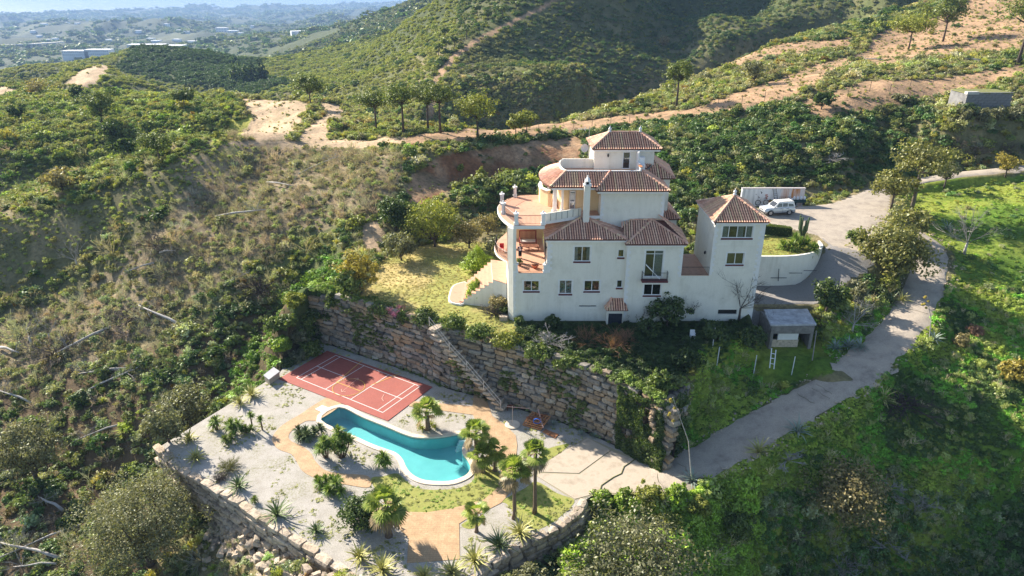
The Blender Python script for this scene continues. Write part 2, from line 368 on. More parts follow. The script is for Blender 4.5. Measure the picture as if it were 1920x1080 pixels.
def terrain(x, y, detail=True):
    x = np.asarray(x, float); y = np.asarray(y, float)
    z = rbf(x, y)
    far = np.clip((y-300)/900, 0, 1)
    if detail:
        z = z+(fbm(x/9, y/9, 3, 3)-0.5)*1.5*sst(40, 90, y)*(1-sst(130, 160, y)*0.4)
        z = z+(fbm(x/45, y/45, 3, 5)-0.5)*9*sst(260, 420, y)
        z = z+(fbm(x/260, y/330, 4, 9)-0.5)*115*sst(1100, 2400, y)
        z = z+(fbm(x/900, y/1400, 3, 19)-0.45)*90*sst(1800, 3200, y)*(1-sst(6500, 8500, y))
        d, _ = distline(x, y, RIDGE1); z = z+3.6*np.exp(-(d/9)**2)
        d, _ = distline(x, y, HOLLOW); z = z-5.5*np.exp(-(d/11)**2)
        d, _ = distline(x, y, RIDGE2); z = z+2.6*np.exp(-(d/8)**2)
        d, _ = distline(x, y, RAVINE); z = z-2.6*np.exp(-(d/5)**2)
        z = z+(fbm(x/17+3, y/23, 3, 13)-.5)*3.2*sst(60, 95, y)*(1-sst(135, 190, y))*(x < 25)
    yc = np.interp(x/np.maximum(y, 1), [-1.2, -.69, -.23, .2, 1.2], [5400, 5900, 7600, 9500, 11000])
    z = np.where((y > 1000) & (y < yc), np.maximum(z, SEA+7+6*fbm(x/300, y/300, 2, 4)), z); z = np.where(y > yc, np.minimum(z, SEA-3), z)
    # terraces behind the house: level with the back yard
    def lev(poly, zt, fe):
        nonlocal z
        ins = inpoly(x, y, poly); near = (y < 200)
        d, _ = distline(x, y, poly, True)
        w = np.where(ins, 1.0, 1-sst(0, fe, d))*near
        z = z*(1-w)+zt*w
    lev(GARDEN, 6.9+np.clip((61.5-y)*0.13, -0.0, 0.9)*-1.0, np.where(y < 72, 1.3, 7.0))
    lev(LOT, 8.0+np.clip((y-70)/11, 0, 1)*3.7*sst(34.3, 39.3, x), 1.6)
    lev(SHEDP, 4.7+(y-64)*.06, 1.2)
    lev(TANKP, TANKZ, 6.0)
    pz = 12.0+np.clip((y-92)*0.02, -0.4, 0.4)
    lev(PARK, pz, 2.0)
    for line, w0, w1 in ((ROAD, 2.1, 4.6), (PATH2, 1.4, 3.0), (SPUR, 1.5, 2.6)):
        d, rz = distline(x, y, line); w = 1-sst(w0, w1, d); z = z*(1-w)+(rz-0.05)*w
    lev(LAWN, 11.6, 0.15)
    ins = inpoly(x, y, POOLT); z = np.where(ins, -0.4, z)
    d, _ = distline(x, y, WBX); z = np.where((d < 1.0) & (y > 51) & inpoly(x, y, WBZONE), -0.4, z)
    for LL, lim in ((LW, 1.2), (RW, 1.2)):
        d, _ = distline(x, y, LL); z = np.where(((~ins) & (d < lim)) | (ins & (d < .75)), np.minimum(z, -2.9), z)
    ins = inpoly(x, y, offset_loop(POOL, 0.35)); z = np.where(ins, -2.6, z)
    # keep the ground below the wall's own crest on its garden side
    return z
def hit(px, py, lo=24, hi=3000):
    """where the sight line through a photo pixel meets the ground"""
    d = ray(px, py); Y = np.exp(np.linspace(math.log(lo), math.log(hi), 1400)); t = Y/d[1]
    X = d[0]*t; Z = CH+d[2]*t; T = terrain(X, Y); k = np.nonzero(Z < T)[0]
    if len(k) == 0: return (X[-1], Y[-1], T[-1])
    k = k[0]
    if k == 0: return (float(X[0]), float(Y[0]), float(T[0]))
    a = Z[k-1]-T[k-1]; b = T[k]-Z[k]; f = a/(a+b+1e-9)
    return (float(X[k-1]+(X[k]-X[k-1])*f), float(Y[k-1]+(Y[k]-Y[k-1])*f), float(T[k-1]+(T[k]-T[k-1])*f))
def tz(x, y): return float(terrain(np.array([x]), np.array([y]))[0])
# --- what covers the ground, by place: polygons on the photo plus a distance range
DIRT = [([(450,184),(560,188),(588,200),(566,222),(548,262),(480,264),(425,245),(440,228),(470,222)],120,260), ([(598,192),(632,196),(652,208),(634,226),(616,240),(614,264),(566,264),(574,242),(606,218),(600,203)],120,230),
 ([(400,268),(700,262),(900,240),(1100,225),(1330,200),(1330,216),(1180,232),(1090,245),(1000,258),(900,262),(760,275),(700,278),(520,280)],115,175),
 ([(120,160),(150,135),(195,117),(215,122),(170,165)],270,380),([(-50,158),(0,160),(42,170),(0,185),(-50,185)],220,300),
 ([(1290,205),(1450,150),(1560,110),(1620,100),(1640,62),(1760,30),(1850,-20),(2100,-60),(2100,85),(1920,95),(1860,100),(1760,105),(1640,130),(1600,120),(1480,185),(1400,205),(1310,222)],120,262),
 ([(1255,145),(1350,110),(1470,80),(1600,70),(1600,85),(1450,108),(1330,140),(1290,150)],170,262),
 ([(1500,190),(1620,150),(1760,150),(1920,120),(1920,140),(1790,175),(1700,190),(1640,205),(1520,225)],120,150),
 ([(770,330),(830,292),(1000,265),(1090,255),(1090,300),(960,330),(900,345),(850,352),(790,385),(760,380)],100,140),
 ([(680,420),(720,415),(720,470),(680,470)],80,110)]
TRACK = [[(1060,-8),(1020,12),(960,42),(900,72),(860,100),(832,125),(818,150),(812,175),(808,215)]]
def cover(x, y, z):
    px, py = project(x, y, z)
    n1 = fbm(x/7, y/7, 4, 11); n2 = fbm(x/2.2, y/2.2, 3, 21); n3 = fbm(x/30, y/30, 3, 31)
    c = np.zeros((len(x), 3))
    scrub = np.array([.15, .14, .07]); dry = np.array([.30, .24, .14]); grn = np.array([.09, .12, .035])
    c[:] = scrub; k = sst(.42, .62, n1)[:, None]; c = c*(1-k*.7)+dry*k*.7
    k = sst(.5, .7, n3)[:, None]; c = c*(1-k*.6)+grn*k*.6
    far = sst(250, 420, y)[:, None]; hill = np.array([.058, .075, .026])*(0.8+0.5*n2[:, None]); c = c*(1-far)+hill*far
    farr = sst(900, 1600, y)[:, None]; pl = np.array([.055, .07, .035]); c = c*(1-farr)+pl*farr
    fld = (.4*sst(.60, .66, fbm(x/160, y/260, 3, 77))*sst(1100, 1700, y))[:, None]; c = c*(1-fld)+np.array([.16, .17, .08])*fld
    dirt = np.zeros(len(x))
    for poly, a, b in DIRT:
        m = inpoly(px+(n1-.5)*16, py+(n2-.5)*8, poly) & (y > a) & (y < b); dirt = np.maximum(dirt, m*1.0)
    for tr in TRACK:
        d, _ = distline(px+(n1-.5)*8, py, tr); dirt = np.maximum(dirt, (d < 3.2+py*0.02)*(y > 190)*(y < 700)*1.0)
    dcol = np.array([.37, .24, .15])*(0.6+0.75*n2[:, None]); red = np.array([.19, .075, .035])
    rr = sst(.45, .65, n1)[:, None]*((px > 740) & (px < 1250) & (py > 255))[:, None]*0.8
    dcol = dcol*(1-rr)+red*rr; lite = np.array([.50, .37, .25]); kk = ((px < 760)*1.0)[:, None]*.8; dcol = dcol*(1-kk)+lite*(.85+.3*n2[:, None])*kk
    dd = dirt[:, None]*(0.75+0.25*(n2[:, None] > .38)); c = c*(1-dd)+dcol*dd
    for poly in ([(445,195),(478,225),(445,262),(395,275),(400,245),(440,225)], [(235,168),(360,172),(365,186),(240,184)], [(415,280),(450,275),(440,298),(405,300)], [(455,305),(480,300),(470,318),(440,316)]):
        m = (inpoly(px+(n1-.5)*20, py+(n2-.5)*14, poly) & (y > 110) & (y < 260))[:, None]*(.9 if poly[0][0] != 235 else .6); c = c*(1-m)+np.array([.36, .36, .06])*(.7+.6*n2[:, None])*m; dirt = np.maximum(dirt, m[:, 0]*(n2 > .3))
    # bright winter grass on the right-hand slope
    gr = inpoly(px+(n1-.5)*60, py+(n3-.5)*40, [(1230,930),(1330,880),(1500,790),(1640,700),(1740,600),(1790,480),(1700,400),(1690,340),(2200,290),(2200,1200),(1050,1200),(1090,960)]) & (y < 125)
    gr |= inpoly(px, py, [(1315,640),(1640,600),(1660,560),(1690,600),(1560,700),(1480,720),(1380,800),(1280,880),(1290,800)]) & (y < 80)
    gc = np.array([.10, .17, .025])*(1-sst(.4, .7, n1)[:, None])+np.array([.24, .28, .05])*sst(.4, .7, n1)[:, None]
    bare = sst(.62, .7, n3)[:, None]; gc = gc*(1-bare*.6)+np.array([.09, .07, .04])*bare*.6
    g = gr[:, None]*1.0; c = c*(1-g)+gc*g
    # vivid green gully left of the court
    gg = (inpoly(px+(n1-.5)*50, py+(n2-.5)*30, [(420,720),(470,640),(540,560),(600,480),(640,480),(640,560),(620,640),(540,700),(500,760)]) & (y < 110))[:, None]*1.0
    c = c*(1-gg)+np.array([.07, .10, .03])*gg
    drymask = (inpoly(px+(n1-.5)*70, py+(n2-.5)*40, [(430,255),(760,290),(740,400),(560,430),(420,520),(300,620),(120,720),(-60,760),(-60,600),(120,560),(280,440),(340,360)]) & (y < 150))[:, None]*.6
    c = c*(1-drymask)+np.array([.30, .225, .155])*(.75+.5*n2[:, None])*drymask
    ll = (inpoly(px+(n1-.5)*60, py+(n2-.5)*40, [(-100,760),(330,640),(520,560),(600,640),(480,740),(300,830),(300,1200),(-100,1200)]) & (y < 110))[:, None]*.7; c = c*(1-ll)+np.array([.105, .062, .042])*(.7+.6*n2[:, None])*ll
    # garden lawn and shaded earth by the house
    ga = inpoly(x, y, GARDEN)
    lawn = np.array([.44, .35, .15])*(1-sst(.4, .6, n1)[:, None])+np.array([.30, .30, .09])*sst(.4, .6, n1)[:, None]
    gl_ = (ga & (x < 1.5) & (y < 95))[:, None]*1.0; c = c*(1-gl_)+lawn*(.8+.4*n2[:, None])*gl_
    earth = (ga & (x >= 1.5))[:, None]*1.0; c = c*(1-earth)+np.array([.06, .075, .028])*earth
    l2 = inpoly(x, y, LAWN)[:, None]*1.0; c = c*(1-l2)+np.array([.26, .27, .07])*l2*(.8+.4*n2[:, None])
    nr_ = (1-sst(28, 38, y))[:, None]; c = c*(1-nr_)+np.array([.045, .06, .022])*nr_
    return c, dirt, gr
def build_terrain():
    us = np.concatenate([np.linspace(-2.2, -1.06, 46)[:-1], np.linspace(-1.05, 1.05, 740), np.linspace(1.06, 2.2, 46)[1:]])
    # rows: even in ln(distance), tighter where the yard is
    a = np.linspace(math.log(14), math.log(50), 150); b = np.linspace(math.log(50), math.log(150), 330); c = np.linspace(math.log(150), math.log(700), 210); d = np.linspace(math.log(700), math.log(12500), 190)
    ys = np.exp(np.concatenate([a[:-1], b[:-1], c[:-1], d])); U, Y = np.meshgrid(us, ys); X = U*Y
    Z = terrain(X, Y); nr, nc = X.shape
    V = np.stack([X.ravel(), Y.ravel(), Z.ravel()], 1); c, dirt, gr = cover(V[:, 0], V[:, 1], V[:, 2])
    i = np.arange(nr*nc).reshape(nr, nc); Q = np.stack([i[:-1, :-1], i[:-1, 1:], i[1:, 1:], i[1:, :-1]], -1).reshape(-1, 4)
    m, t, bs = nodes('hillside_earth'); bs.inputs['Roughness'].default_value = 0.95; bs.inputs['Specular IOR Level'].default_value = 0.1
    at = N(t, 'ShaderNodeAttribute', attribute_name='cover'); n1 = noise(t, 1.7, 8, 0.7); n2 = noise(t, 0.25, 5, 0.6)
    r1 = ramp(t, n1, [(0.25, (.45, .45, .45)), (0.5, (1, 1, 1)), (0.75, (1.5, 1.45, 1.35))]); r2 = ramp(t, n2, [(0.3, (.75, .78, .75)), (0.7, (1.2, 1.18, 1.12))])
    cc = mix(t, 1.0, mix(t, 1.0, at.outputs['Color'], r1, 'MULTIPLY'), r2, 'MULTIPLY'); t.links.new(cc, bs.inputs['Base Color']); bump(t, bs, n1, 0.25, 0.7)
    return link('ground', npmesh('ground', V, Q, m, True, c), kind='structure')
GROUND = build_terrain()
# --- the valley floor that goes on behind the camera
_xs = np.linspace(-1100, 1100, 90); _ys = np.linspace(-1300, 17, 60); _X, _Y = np.meshgrid(_xs, _ys); _Z = -26-18*np.clip(-_Y/300, 0, 1)-np.abs(_X)*.02+(fbm(_X/60, _Y/60, 3, 71)-.5)*10*np.clip((17-_Y)/60, 0, 1)
_nr, _nc = _X.shape; _i = np.arange(_nr*_nc).reshape(_nr, _nc); link('valley_floor', npmesh('valley_floor', np.stack([_X.ravel(), _Y.ravel(), _Z.ravel()], 1), np.stack([_i[:-1, :-1], _i[:-1, 1:], _i[1:, 1:], _i[1:, :-1]], -1).reshape(-1, 4), mat('valley_scrub', (.05, .06, .025), (.10, .11, .045), .05, .95, c3=(.14, .12, .06)), True), kind='structure')
# --- sea
m, t, b = nodes('sea_water'); b.inputs['Base Color'].default_value = (.03, .07, .11, 1); b.inputs['Roughness'].default_value = 0.25
bump(t, b, noise(t, 0.05, 4), 1.0, 0.3)
MB().add([(-60000, 3000, SEA+3.5), (60000, 3000, SEA+3.5), (60000, 60000, SEA+3.5), (-60000, 60000, SEA+3.5)], [(0,1,2,3)]).build('sea', m, kind='structure')
# --- air
def haze():
    m = bpy.data.materials.new('haze_air'); m.use_nodes = True; t = m.node_tree; t.nodes.clear()
    v = N(t, 'ShaderNodeVolumePrincipled'); v.inputs['Color'].default_value = (.40, .62, 1.0, 1); v.inputs['Density'].default_value = 0.00013; v.inputs['Anisotropy'].default_value = 0.0
    o = N(t, 'ShaderNodeOutputMaterial'); t.links.new(v.outputs[0], o.inputs['Volume'])
    x0, x1, y0, y1, z0, z1 = -62000, 62000, -1500, 61000, SEA-45, 190
    MB().box(x0, x1, y0, y1, z0, z1).build('haze', m, kind='stuff')
haze()
# ================================================================ STONE WALLS
def rockmesh(seed, name='stone', jit=0.09, rnd=0.13):
    r = np.random.default_rng(seed); V = []; idx = {}
    for i in range(3):
        for j in range(3):
            for k in range(3):
                if i == j == k == 1: continue
                p = np.array([i-1, j-1, k-1])*0.5; nz = np.count_nonzero(p)
                p = p*(1-rnd*(nz-1)*0.6)+r.uniform(-jit, jit, 3)*0.8; idx[(i, j, k)] = len(V); V.append(p)
    Fc = []
    for ax in range(3):
        for sd in (0, 2):
            for a in range(2):
                for b in range(2):
                    q = []
                    for da, db in ((0, 0), (1, 0), (1, 1), (0, 1)):
                        c = [0, 0, 0]; c[ax] = sd; c[(ax+1) % 3] = a+da; c[(ax+2) % 3] = b+db; q.append(idx[tuple(c)])
                    Fc.append(tuple(q if sd == 2 else q[::-1]))
    return np.array(V), Fc
def stonemat(name, stops, dark=(.05,.045,.04)):
    m, t, b = nodes(name); b.inputs['Roughness'].default_value = 0.9; b.inputs['Specular IOR Level'].default_value = .15
    g = N(t, 'ShaderNodeNewGeometry'); oi = N(t, 'ShaderNodeObjectInfo'); ad = N(t, 'ShaderNodeMath', operation='ADD'); fr = N(t, 'ShaderNodeMath', operation='FRACT')
    t.links.new(g.outputs['Random Per Island'], ad.inputs[0]); t.links.new(oi.outputs['Random'], ad.inputs[1]); t.links.new(ad.outputs[0], fr.inputs[0])
    c = ramp(t, fr.outputs[0], stops); tc = N(t, 'ShaderNodeNewGeometry')
    n = noise(t, 3.2, 8, 0.75, vec=tc.outputs['Position']); r = ramp(t, n, [(0.3, (.35, .33, .3)), (0.5, (1, .97, .93)), (0.75, (1.35, 1.3, 1.2))])
    c = mix(t, 1.0, c, r, 'MULTIPLY'); n2 = noise(t, 0.6, 4, 0.6, vec=tc.outputs['Position']); k = ramp(t, n2, [(0.55, (0, 0, 0)), (0.7, (1, 1, 1))])
    c = mix(t, k, c, mix(t, .6, c, dark)); t.links.new(c, b.inputs['Base Color']); bump(t, b, n, 0.12, 0.8); return m
STONE = stonemat('wall_stone', [(0, (.30, .25, .19)), (.2, (.38, .28, .18)), (.4, (.24, .225, .20)), (.55, (.36, .34, .31)), (.7, (.17, .15, .13)), (.85, (.42, .385, .32)), (1, (.27, .21, .15))])
PALE = stonemat('pale_stone', [(0, (.48, .40, .31)), (.3, (.58, .50, .40)), (.5, (.40, .34, .27)), (.7, (.54, .44, .33)), (1, (.36, .31, .25))])
JOINT = mat('wall_earth', (.05, .042, .035), (.13, .10, .075), 2.0, .95, .1)
RV = [rockmesh(s) for s in range(12)]
def stone_wall(name, label, line, zb, zt, batter, course, lens, material, depth=0.8, skip=None, cat='stone wall', cap=None, inward=1):
    root = empty(name, label, cat, (line[0][0], line[0][1], 0))
    meshes = []
    for V, Fc in RV:
        mb = MB(); mb.add(V, Fc); meshes.append(mb.mesh('stone', material))
    P = [Vector(p[:2]) for p in line]; seg = [(P[i+1]-P[i]).length for i in range(len(P)-1)]; cum = np.concatenate([[0], np.cumsum(seg)]); L = cum[-1]
    def at(s):
        i = min(int(np.searchsorted(cum, s, 'right'))-1, len(seg)-1); i = max(i, 0); f = (s-cum[i])/seg[i]; d = (P[i+1]-P[i])/seg[i]
        return P[i]+(P[i+1]-P[i])*f, d, zb[i]+(zb[i+1]-zb[i])*f, zt[i]+(zt[i+1]-zt[i])*f
    st = []; k = 0
    zmin = min(zb); zmax = max(zt); z = zmin
    while z < zmax-0.1:
        h = course*random.uniform(.82, 1.2); s = random.uniform(-.8, 0)
        while s < L:
            l = random.uniform(*lens); sc = min(max(s+l/2, 0.01), L-.01); p, d, b_, t_ = at(sc); zc = z+h/2
            if b_-h*.6 < zc < t_+h*.25 and not (skip and skip(sc, zc)):
                nrm = Vector((-d.y, d.x))*inward; off = (zc-b_)*batter+random.uniform(-.16, .14)
                q = p+nrm*(off+depth/2-.1)
                st.append(((q.x, q.y, zc+random.uniform(-.03, .03)), math.atan2(d.y, d.x)+random.uniform(-.06, .06), (l*.985, depth*random.uniform(.9, 1.1), h*random.uniform(.92, 1.0)), random.uniform(-.05, .05)))
            s += l
        z += h
    def size(q): px, py = project(*q[0]); return (q[2][0]*q[2][2]/max(20, q[0][1])**2)*(1 if (-60 < px < 1980 and py < 1130) else .01)
    st.sort(key=size, reverse=True)
    for loc, rz, sc, tl in st[:290]:
        o = bpy.data.objects.new('stone', random.choice(meshes)); COL.objects.link(o); o.parent = root
        o.location = (loc[0]-root.location.x, loc[1]-root.location.y, loc[2]); o.rotation_euler = (0, tl, rz); o.scale = sc
    if len(st) > 290:
        mb = MB()
        for loc, rz, sc, tl in st[290:]:
            V, Fc = random.choice(RV); c, s_ = math.cos(rz), math.sin(rz); v = V*np.array(sc)
            mb.add(np.stack([loc[0]+v[:, 0]*c-v[:, 1]*s_, loc[1]+v[:, 0]*s_+v[:, 1]*c, loc[2]+v[:, 2]], 1), Fc)
        mb.build('small_stones', material, root, kind='stuff')
    mb = MB()
    for i in range(len(P)-1):      # earth core behind the stones
        d = (P[i+1]-P[i]).normalized(); n_ = Vector((-d.y, d.x))*inward
        a0, a1 = P[i]+n_*.25, P[i+1]+n_*.25; H0, H1 = zt[i]-zb[i], zt[i+1]-zb[i+1]
        b0, b1 = a0+n_*batter*H0, a1+n_*batter*H1
        c0, c1 = b0+n_*.7, b1+n_*.7
        mb.add([(*a0, zb[i]-.5), (*a1, zb[i+1]-.5), (*b1, zt[i+1]-.25), (*b0, zt[i]-.25), (*c0, zt[i]-.25), (*c1, zt[i+1]-.25), (*c0, zb[i]-.5), (*c1, zb[i+1]-.5)],
               [(0, 1, 2, 3), (3, 2, 5, 4), (4, 5, 7, 6)])
    mb.build('earth_core', JOINT, root); return root
BW = WB
bz = [0]*len(WB); bt = [5.6, 6.5, 6.9, 7.0, 7.0, 7.0, 6.9, 6.8, 6.7, 6.6, 6.4, 6.1]
stone_wall('side_wall', 'short grey stone wall return facing the driveway, past the ivy', [(13.5, 52.7), (15.3, 54.7), (17.2, 57.2), (18.9, 60.2)], [0, .8, 1.8, 3.2], [6.0, 6.0, 5.9, 6.0], .13, .5, (.5, 1.1), STONE, depth=.5)
stone_wall('retaining_wall', 'tall retaining wall of big rough brown stones between court and villa garden', BW, bz, bt, .13, .53, (.5, 1.7), STONE, cap=True)
def shift(line, d):
    out = []
    for i, p in enumerate(line):
        q = line[min(i+1, len(line)-1)]; o = line[max(i-1, 0)]; t_ = Vector((q[0]-o[0], q[1]-o[1])).normalized(); out.append((p[0]+t_.y*d, p[1]-t_.x*d))
    return out
LWx = shift(LW, .42)
stone_wall('terrace_wall', 'pale stone block wall holding up the gravel pool terrace, lower left', LWx, [-1.6,-2.6,-3.0,-3.2,-3.2,-3.2,-3.2,-3.3,-3.4], [-.02]*9, .10, .5, (.8, 1.9), PALE, inward=1)
stone_wall('curved_terrace_wall', 'curved grey stone wall under the palms at the pool terrace corner', shift(RW[::-1], .42), [-3.4]*len(RW), [.12]*len(RW), .10, .55, (.7, 1.7), PALE, inward=1)
# rubble slope below the lower wall
mb = MB()
for i in range(520):
    s = random.random(); k = s*(len(LW)-1.001); j = int(k); f = k-j; x = LW[j][0]+(LW[j+1][0]-LW[j][0])*f; y = LW[j][1]+(LW[j+1][1]-LW[j][1])*f
    if j < 2: continue
    d = abs(random.gauss(0, 1.0))+.3; x -= d*.55; y -= d*.8; z = tz(x, y); r = random.uniform(.2, .65); V, Fc = random.choice(RV); a = random.uniform(0, 6.3)
    M = Matrix.Rotation(a, 3, 'Z') @ Matrix.Rotation(random.uniform(-.5, .5), 3, 'X'); v = (np.array(M)@(V*np.array([r*1.4, r, r*.8])).T).T
    mb.add(v+np.array([x, y, z+r*.15+max(0, 1.4-d)*random.uniform(0, 1.2)]), Fc)
mb.build('rubble', PALE, kind='stuff')
# ================================================================ POOL TERRACE
m, t, b = nodes('white_gravel'); b.inputs['Roughness'].default_value = .95
n1 = noise(t, 14, 4, .7); n2 = noise(t, .35, 6, .65); n3 = noise(t, 55, 2, .5)
c = ramp(t, n1, [(.3, (.24, .22, .19)), (.5, (.42, .395, .355)), (.7, (.55, .52, .475))]); c = mix(t, 1.0, c, ramp(t, n3, [(.3, (.75, .74, .72)), (.6, (1.12, 1.11, 1.1))]), 'MULTIPLY')
g = ramp(t, n2, [(.47, (0, 0, 0)), (.62, (.85, .85, .85))]); n4 = noise(t, 5, 5, .7); gg = ramp(t, n4, [(.45, (0, 0, 0)), (.6, (1, 1, 1))])
c = mix(t, mix(t, 1.0, g, gg, 'MULTIPLY'), c, (.24, .235, .13)); c = mix(t, 1.0, c, ramp(t, noise(t, .9, 7, .75), [(.35, (.86, .85, .82)), (.6, (1.05, 1.05, 1.05))]), 'MULTIPLY'); t.links.new(c, b.inputs['Base Color']); bump(t, b, n1, .06, .8); GRAVEL = m
inner_pool = offset_loop(POOL, 0.02)
flat('gravel_yard', [offset_loop(POOLT, -.12), offset_loop(POOL, .3)], 0.0, GRAVEL, kind='structure')
# coping and pool
pool = empty('swimming_pool', 'long turquoise swimming pool with rounded end and pale stone rim', 'swimming pool', (POOL[0][0], POOL[0][1], 0))
COPING = mat('pale_coping', (.62, .50, .37), (.74, .64, .50), 1.6, .75, .01)
cp = offset_loop(POOL, .52)
mb = MB(); n = len(POOL)
mb.add([(p[0], p[1], .07) for p in POOL]+[(p[0], p[1], .07) for p in cp]+[(p[0], p[1], -.2) for p in POOL]+[(p[0], p[1], -.02) for p in cp],
       [q for i in range(n) for q in ((i, n+i, n+(i+1)%n, (i+1)%n)[::-1], (i, (i+1)%n, 2*n+(i+1)%n, 2*n+i)[::-1], (n+i, 3*n+i, 3*n+(i+1)%n, n+(i+1)%n)[::-1])])
mb.build('coping', COPING, pool)
m, t, b = nodes('pool_tiles'); b.inputs['Roughness'].default_value = .5
t.links.new(ramp(t, noise(t, .5, 4), [(.3, (.15, .45, .46)), (.7, (.19, .53, .53))]), b.inputs['Base Color'])
mb = MB(); mb.add([(p[0], p[1], -.08) for p in POOL]+[(p[0], p[1], -1.35) for p in POOL], [(i, n+i, n+(i+1)%n, (i+1)%n) for i in range(n)])
mb.build('basin_wall', m, pool); flat('basin_floor', [POOL], -1.35, m, pool)
mw = bpy.data.materials.new('pool_water'); mw.use_nodes = True; t = mw.node_tree; t.nodes.clear()
tr = N(t, 'ShaderNodeBsdfTransparent'); tr.inputs[0].default_value = (.76, .94, .94, 1); gs = N(t, 'ShaderNodeBsdfGlossy'); gs.inputs['Roughness'].default_value = .05
lw_ = N(t, 'ShaderNodeLayerWeight'); fz = N(t, 'ShaderNodeMath', operation='POWER'); fz.inputs[1].default_value = 4.0; t.links.new(lw_.outputs['Facing'], fz.inputs[0]); mx = N(t, 'ShaderNodeMixShader'); o = N(t, 'ShaderNodeOutputMaterial')
bn = N(t, 'ShaderNodeBump'); bn.inputs['Distance'].default_value = .02; t.links.new(noise(t, 3, 3), bn.inputs['Height']); t.links.new(bn.outputs[0], gs.inputs['Normal'])
t.links.new(fz.outputs[0], mx.inputs[0]); t.links.new(tr.outputs[0], mx.inputs[1]); t.links.new(gs.outputs[0], mx.inputs[2]); t.links.new(mx.outputs[0], o.inputs[0])
flat('water', [POOL], -.1, mw, pool)
mb = MB()
for k in range(4): mb.tube([G(860-2*k, 829+6*k, -.55-.28*k), G(874, 829+4*k, -.55-.28*k)], .22, n=8)
mb.build('pool_steps', mat('step_white', (.7, .75, .75)), pool)
# paths
m, t, b = nodes('stamped_ochre_concrete'); b.inputs['Roughness'].default_value = .85
n1 = noise(t, 1.2, 7, .7); n2 = noise(t, 9, 5, .7); c = ramp(t, n1, [(.3, (.40, .26, .145)), (.55, (.51, .35, .20)), (.72, (.58, .42, .27))])
c = mix(t, 1.0, c, ramp(t, n2, [(.3, (.78, .76, .72)), (.65, (1.1, 1.08, 1.05))]), 'MULTIPLY')
br = N(t, 'ShaderNodeTexBrick'); br.inputs['Scale'].default_value = 1.0; br.inputs['Brick Width'].default_value = .5; br.inputs['Row Height'].default_value = .22; br.inputs['Mortar Size'].default_value = .012
br.inputs['Color1'].default_value = (1, 1, 1, 1); br.inputs['Color2'].default_value = (.93, .93, .93, 1); br.inputs['Mortar'].default_value = (.72, .7, .68, 1)
tc = N(t, 'ShaderNodeTexCoord'); t.links.new(tc.outputs['Object'], br.inputs[0]); c = mix(t, 1.0, c, br.outputs[0], 'MULTIPLY'); t.links.new(c, b.inputs['Base Color']); bump(t, b, n2, .02, .4); OCHRE = m
pa = [(622,741),(610,747),(585,762),(563,777),(530,797),(512,817),(512,830),(523,843),(547,852),(557,867),(567,883),(587,895),(610,902),(650,909),(692,914),(690,893),(640,888),(610,882),(590,863),(583,850),(567,837),(547,828),(541,819),(548,807),(573,790),(598,787),(640,758)]
flat('ochre_path', [smooth_loop(gl(pa), 4)], .03, OCHRE, kind='structure', skirt=.04)
pb = [(888,741),(898,738),(913,752),(923,780),(947,797),(967,817),(970,835),(968,853),(972,880),(966,905),(958,922),(940,943),(907,960),(880,970),(861,982),(862,1049),(763,1056),(766,1010),(742,985),(722,960),(722,950),(763,960),(800,961),(840,955),(873,947),(907,937),(930,918),(940,897),(938,870),(928,840),(905,812),(893,792),(887,778),(767,762),(770,752),(886,762)]
flat('ochre_path', [gl(pb)], .034, OCHRE, kind='structure', skirt=.05)
# lawn strip, grass ring and concrete pad
GRASS = mat('short_grass', (.12, .15, .03), (.30, .30, .08), 2.5, .95, .05, c3=(.20, .25, .05))
GP = [[(695,900),(720,893),(745,888),(765,905),(790,917),(850,917),(885,903),(893,880),(915,872),(945,895),(950,910),(935,925),(900,940),(865,950),(800,962),(760,958),(728,948)],
      [(1006,903),(1045,925),(1077,938),(1062,958),(1035,980),(1005,992),(975,975),(950,945),(940,940),(985,915)], [(1020,845),(1065,832),(1058,843),(1020,868),(1006,872)], [(865,985),(880,975),(905,968),(900,985),(880,992)]]
for q in GP: flat('grass_patch', [smooth_loop(gl(q), 4)], .016, GRASS, kind='structure')
CONC = mat('worn_concrete', (.33, .27, .20), (.47, .40, .31), .8, .9, .02, c3=(.40, .34, .26))
flat('concrete_pad', [gl([(1102,822),(1140,842),(1144,845),(1085,888),(1010,885),(1010,877),(1060,845)])], .05, CONC, kind='structure', skirt=.06)
flat('concrete_pad', [gl([(1146,846),(1183,860),(1225,884),(1233,898),(1212,927),(1150,925),(1124,924),(1078,936),(1008,894),(1010,888),(1087,890)])], .042, CONC, kind='structure', skirt=.06)
flat('pad_bed', [gl([(1100,820),(1184,856),(1236,898),(1212,930),(1124,927),(1076,938),(1006,893),(1008,875)])], .012, mat('bed_soil', (.30, .26, .19), (.36, .33, .20), 3, .95), kind='structure'); CRK = mat('crack_soil', (.10, .09, .05), (.16, .17, .06), 3, .95)
mb = MB(); mb.tube([G(*p, .05) for p in ((1123,925),(1128,910),(1150,895),(1165,888),(1170,875),(1190,862))], .06, n=5); mb.build('crack_moss', CRK, kind='stuff')
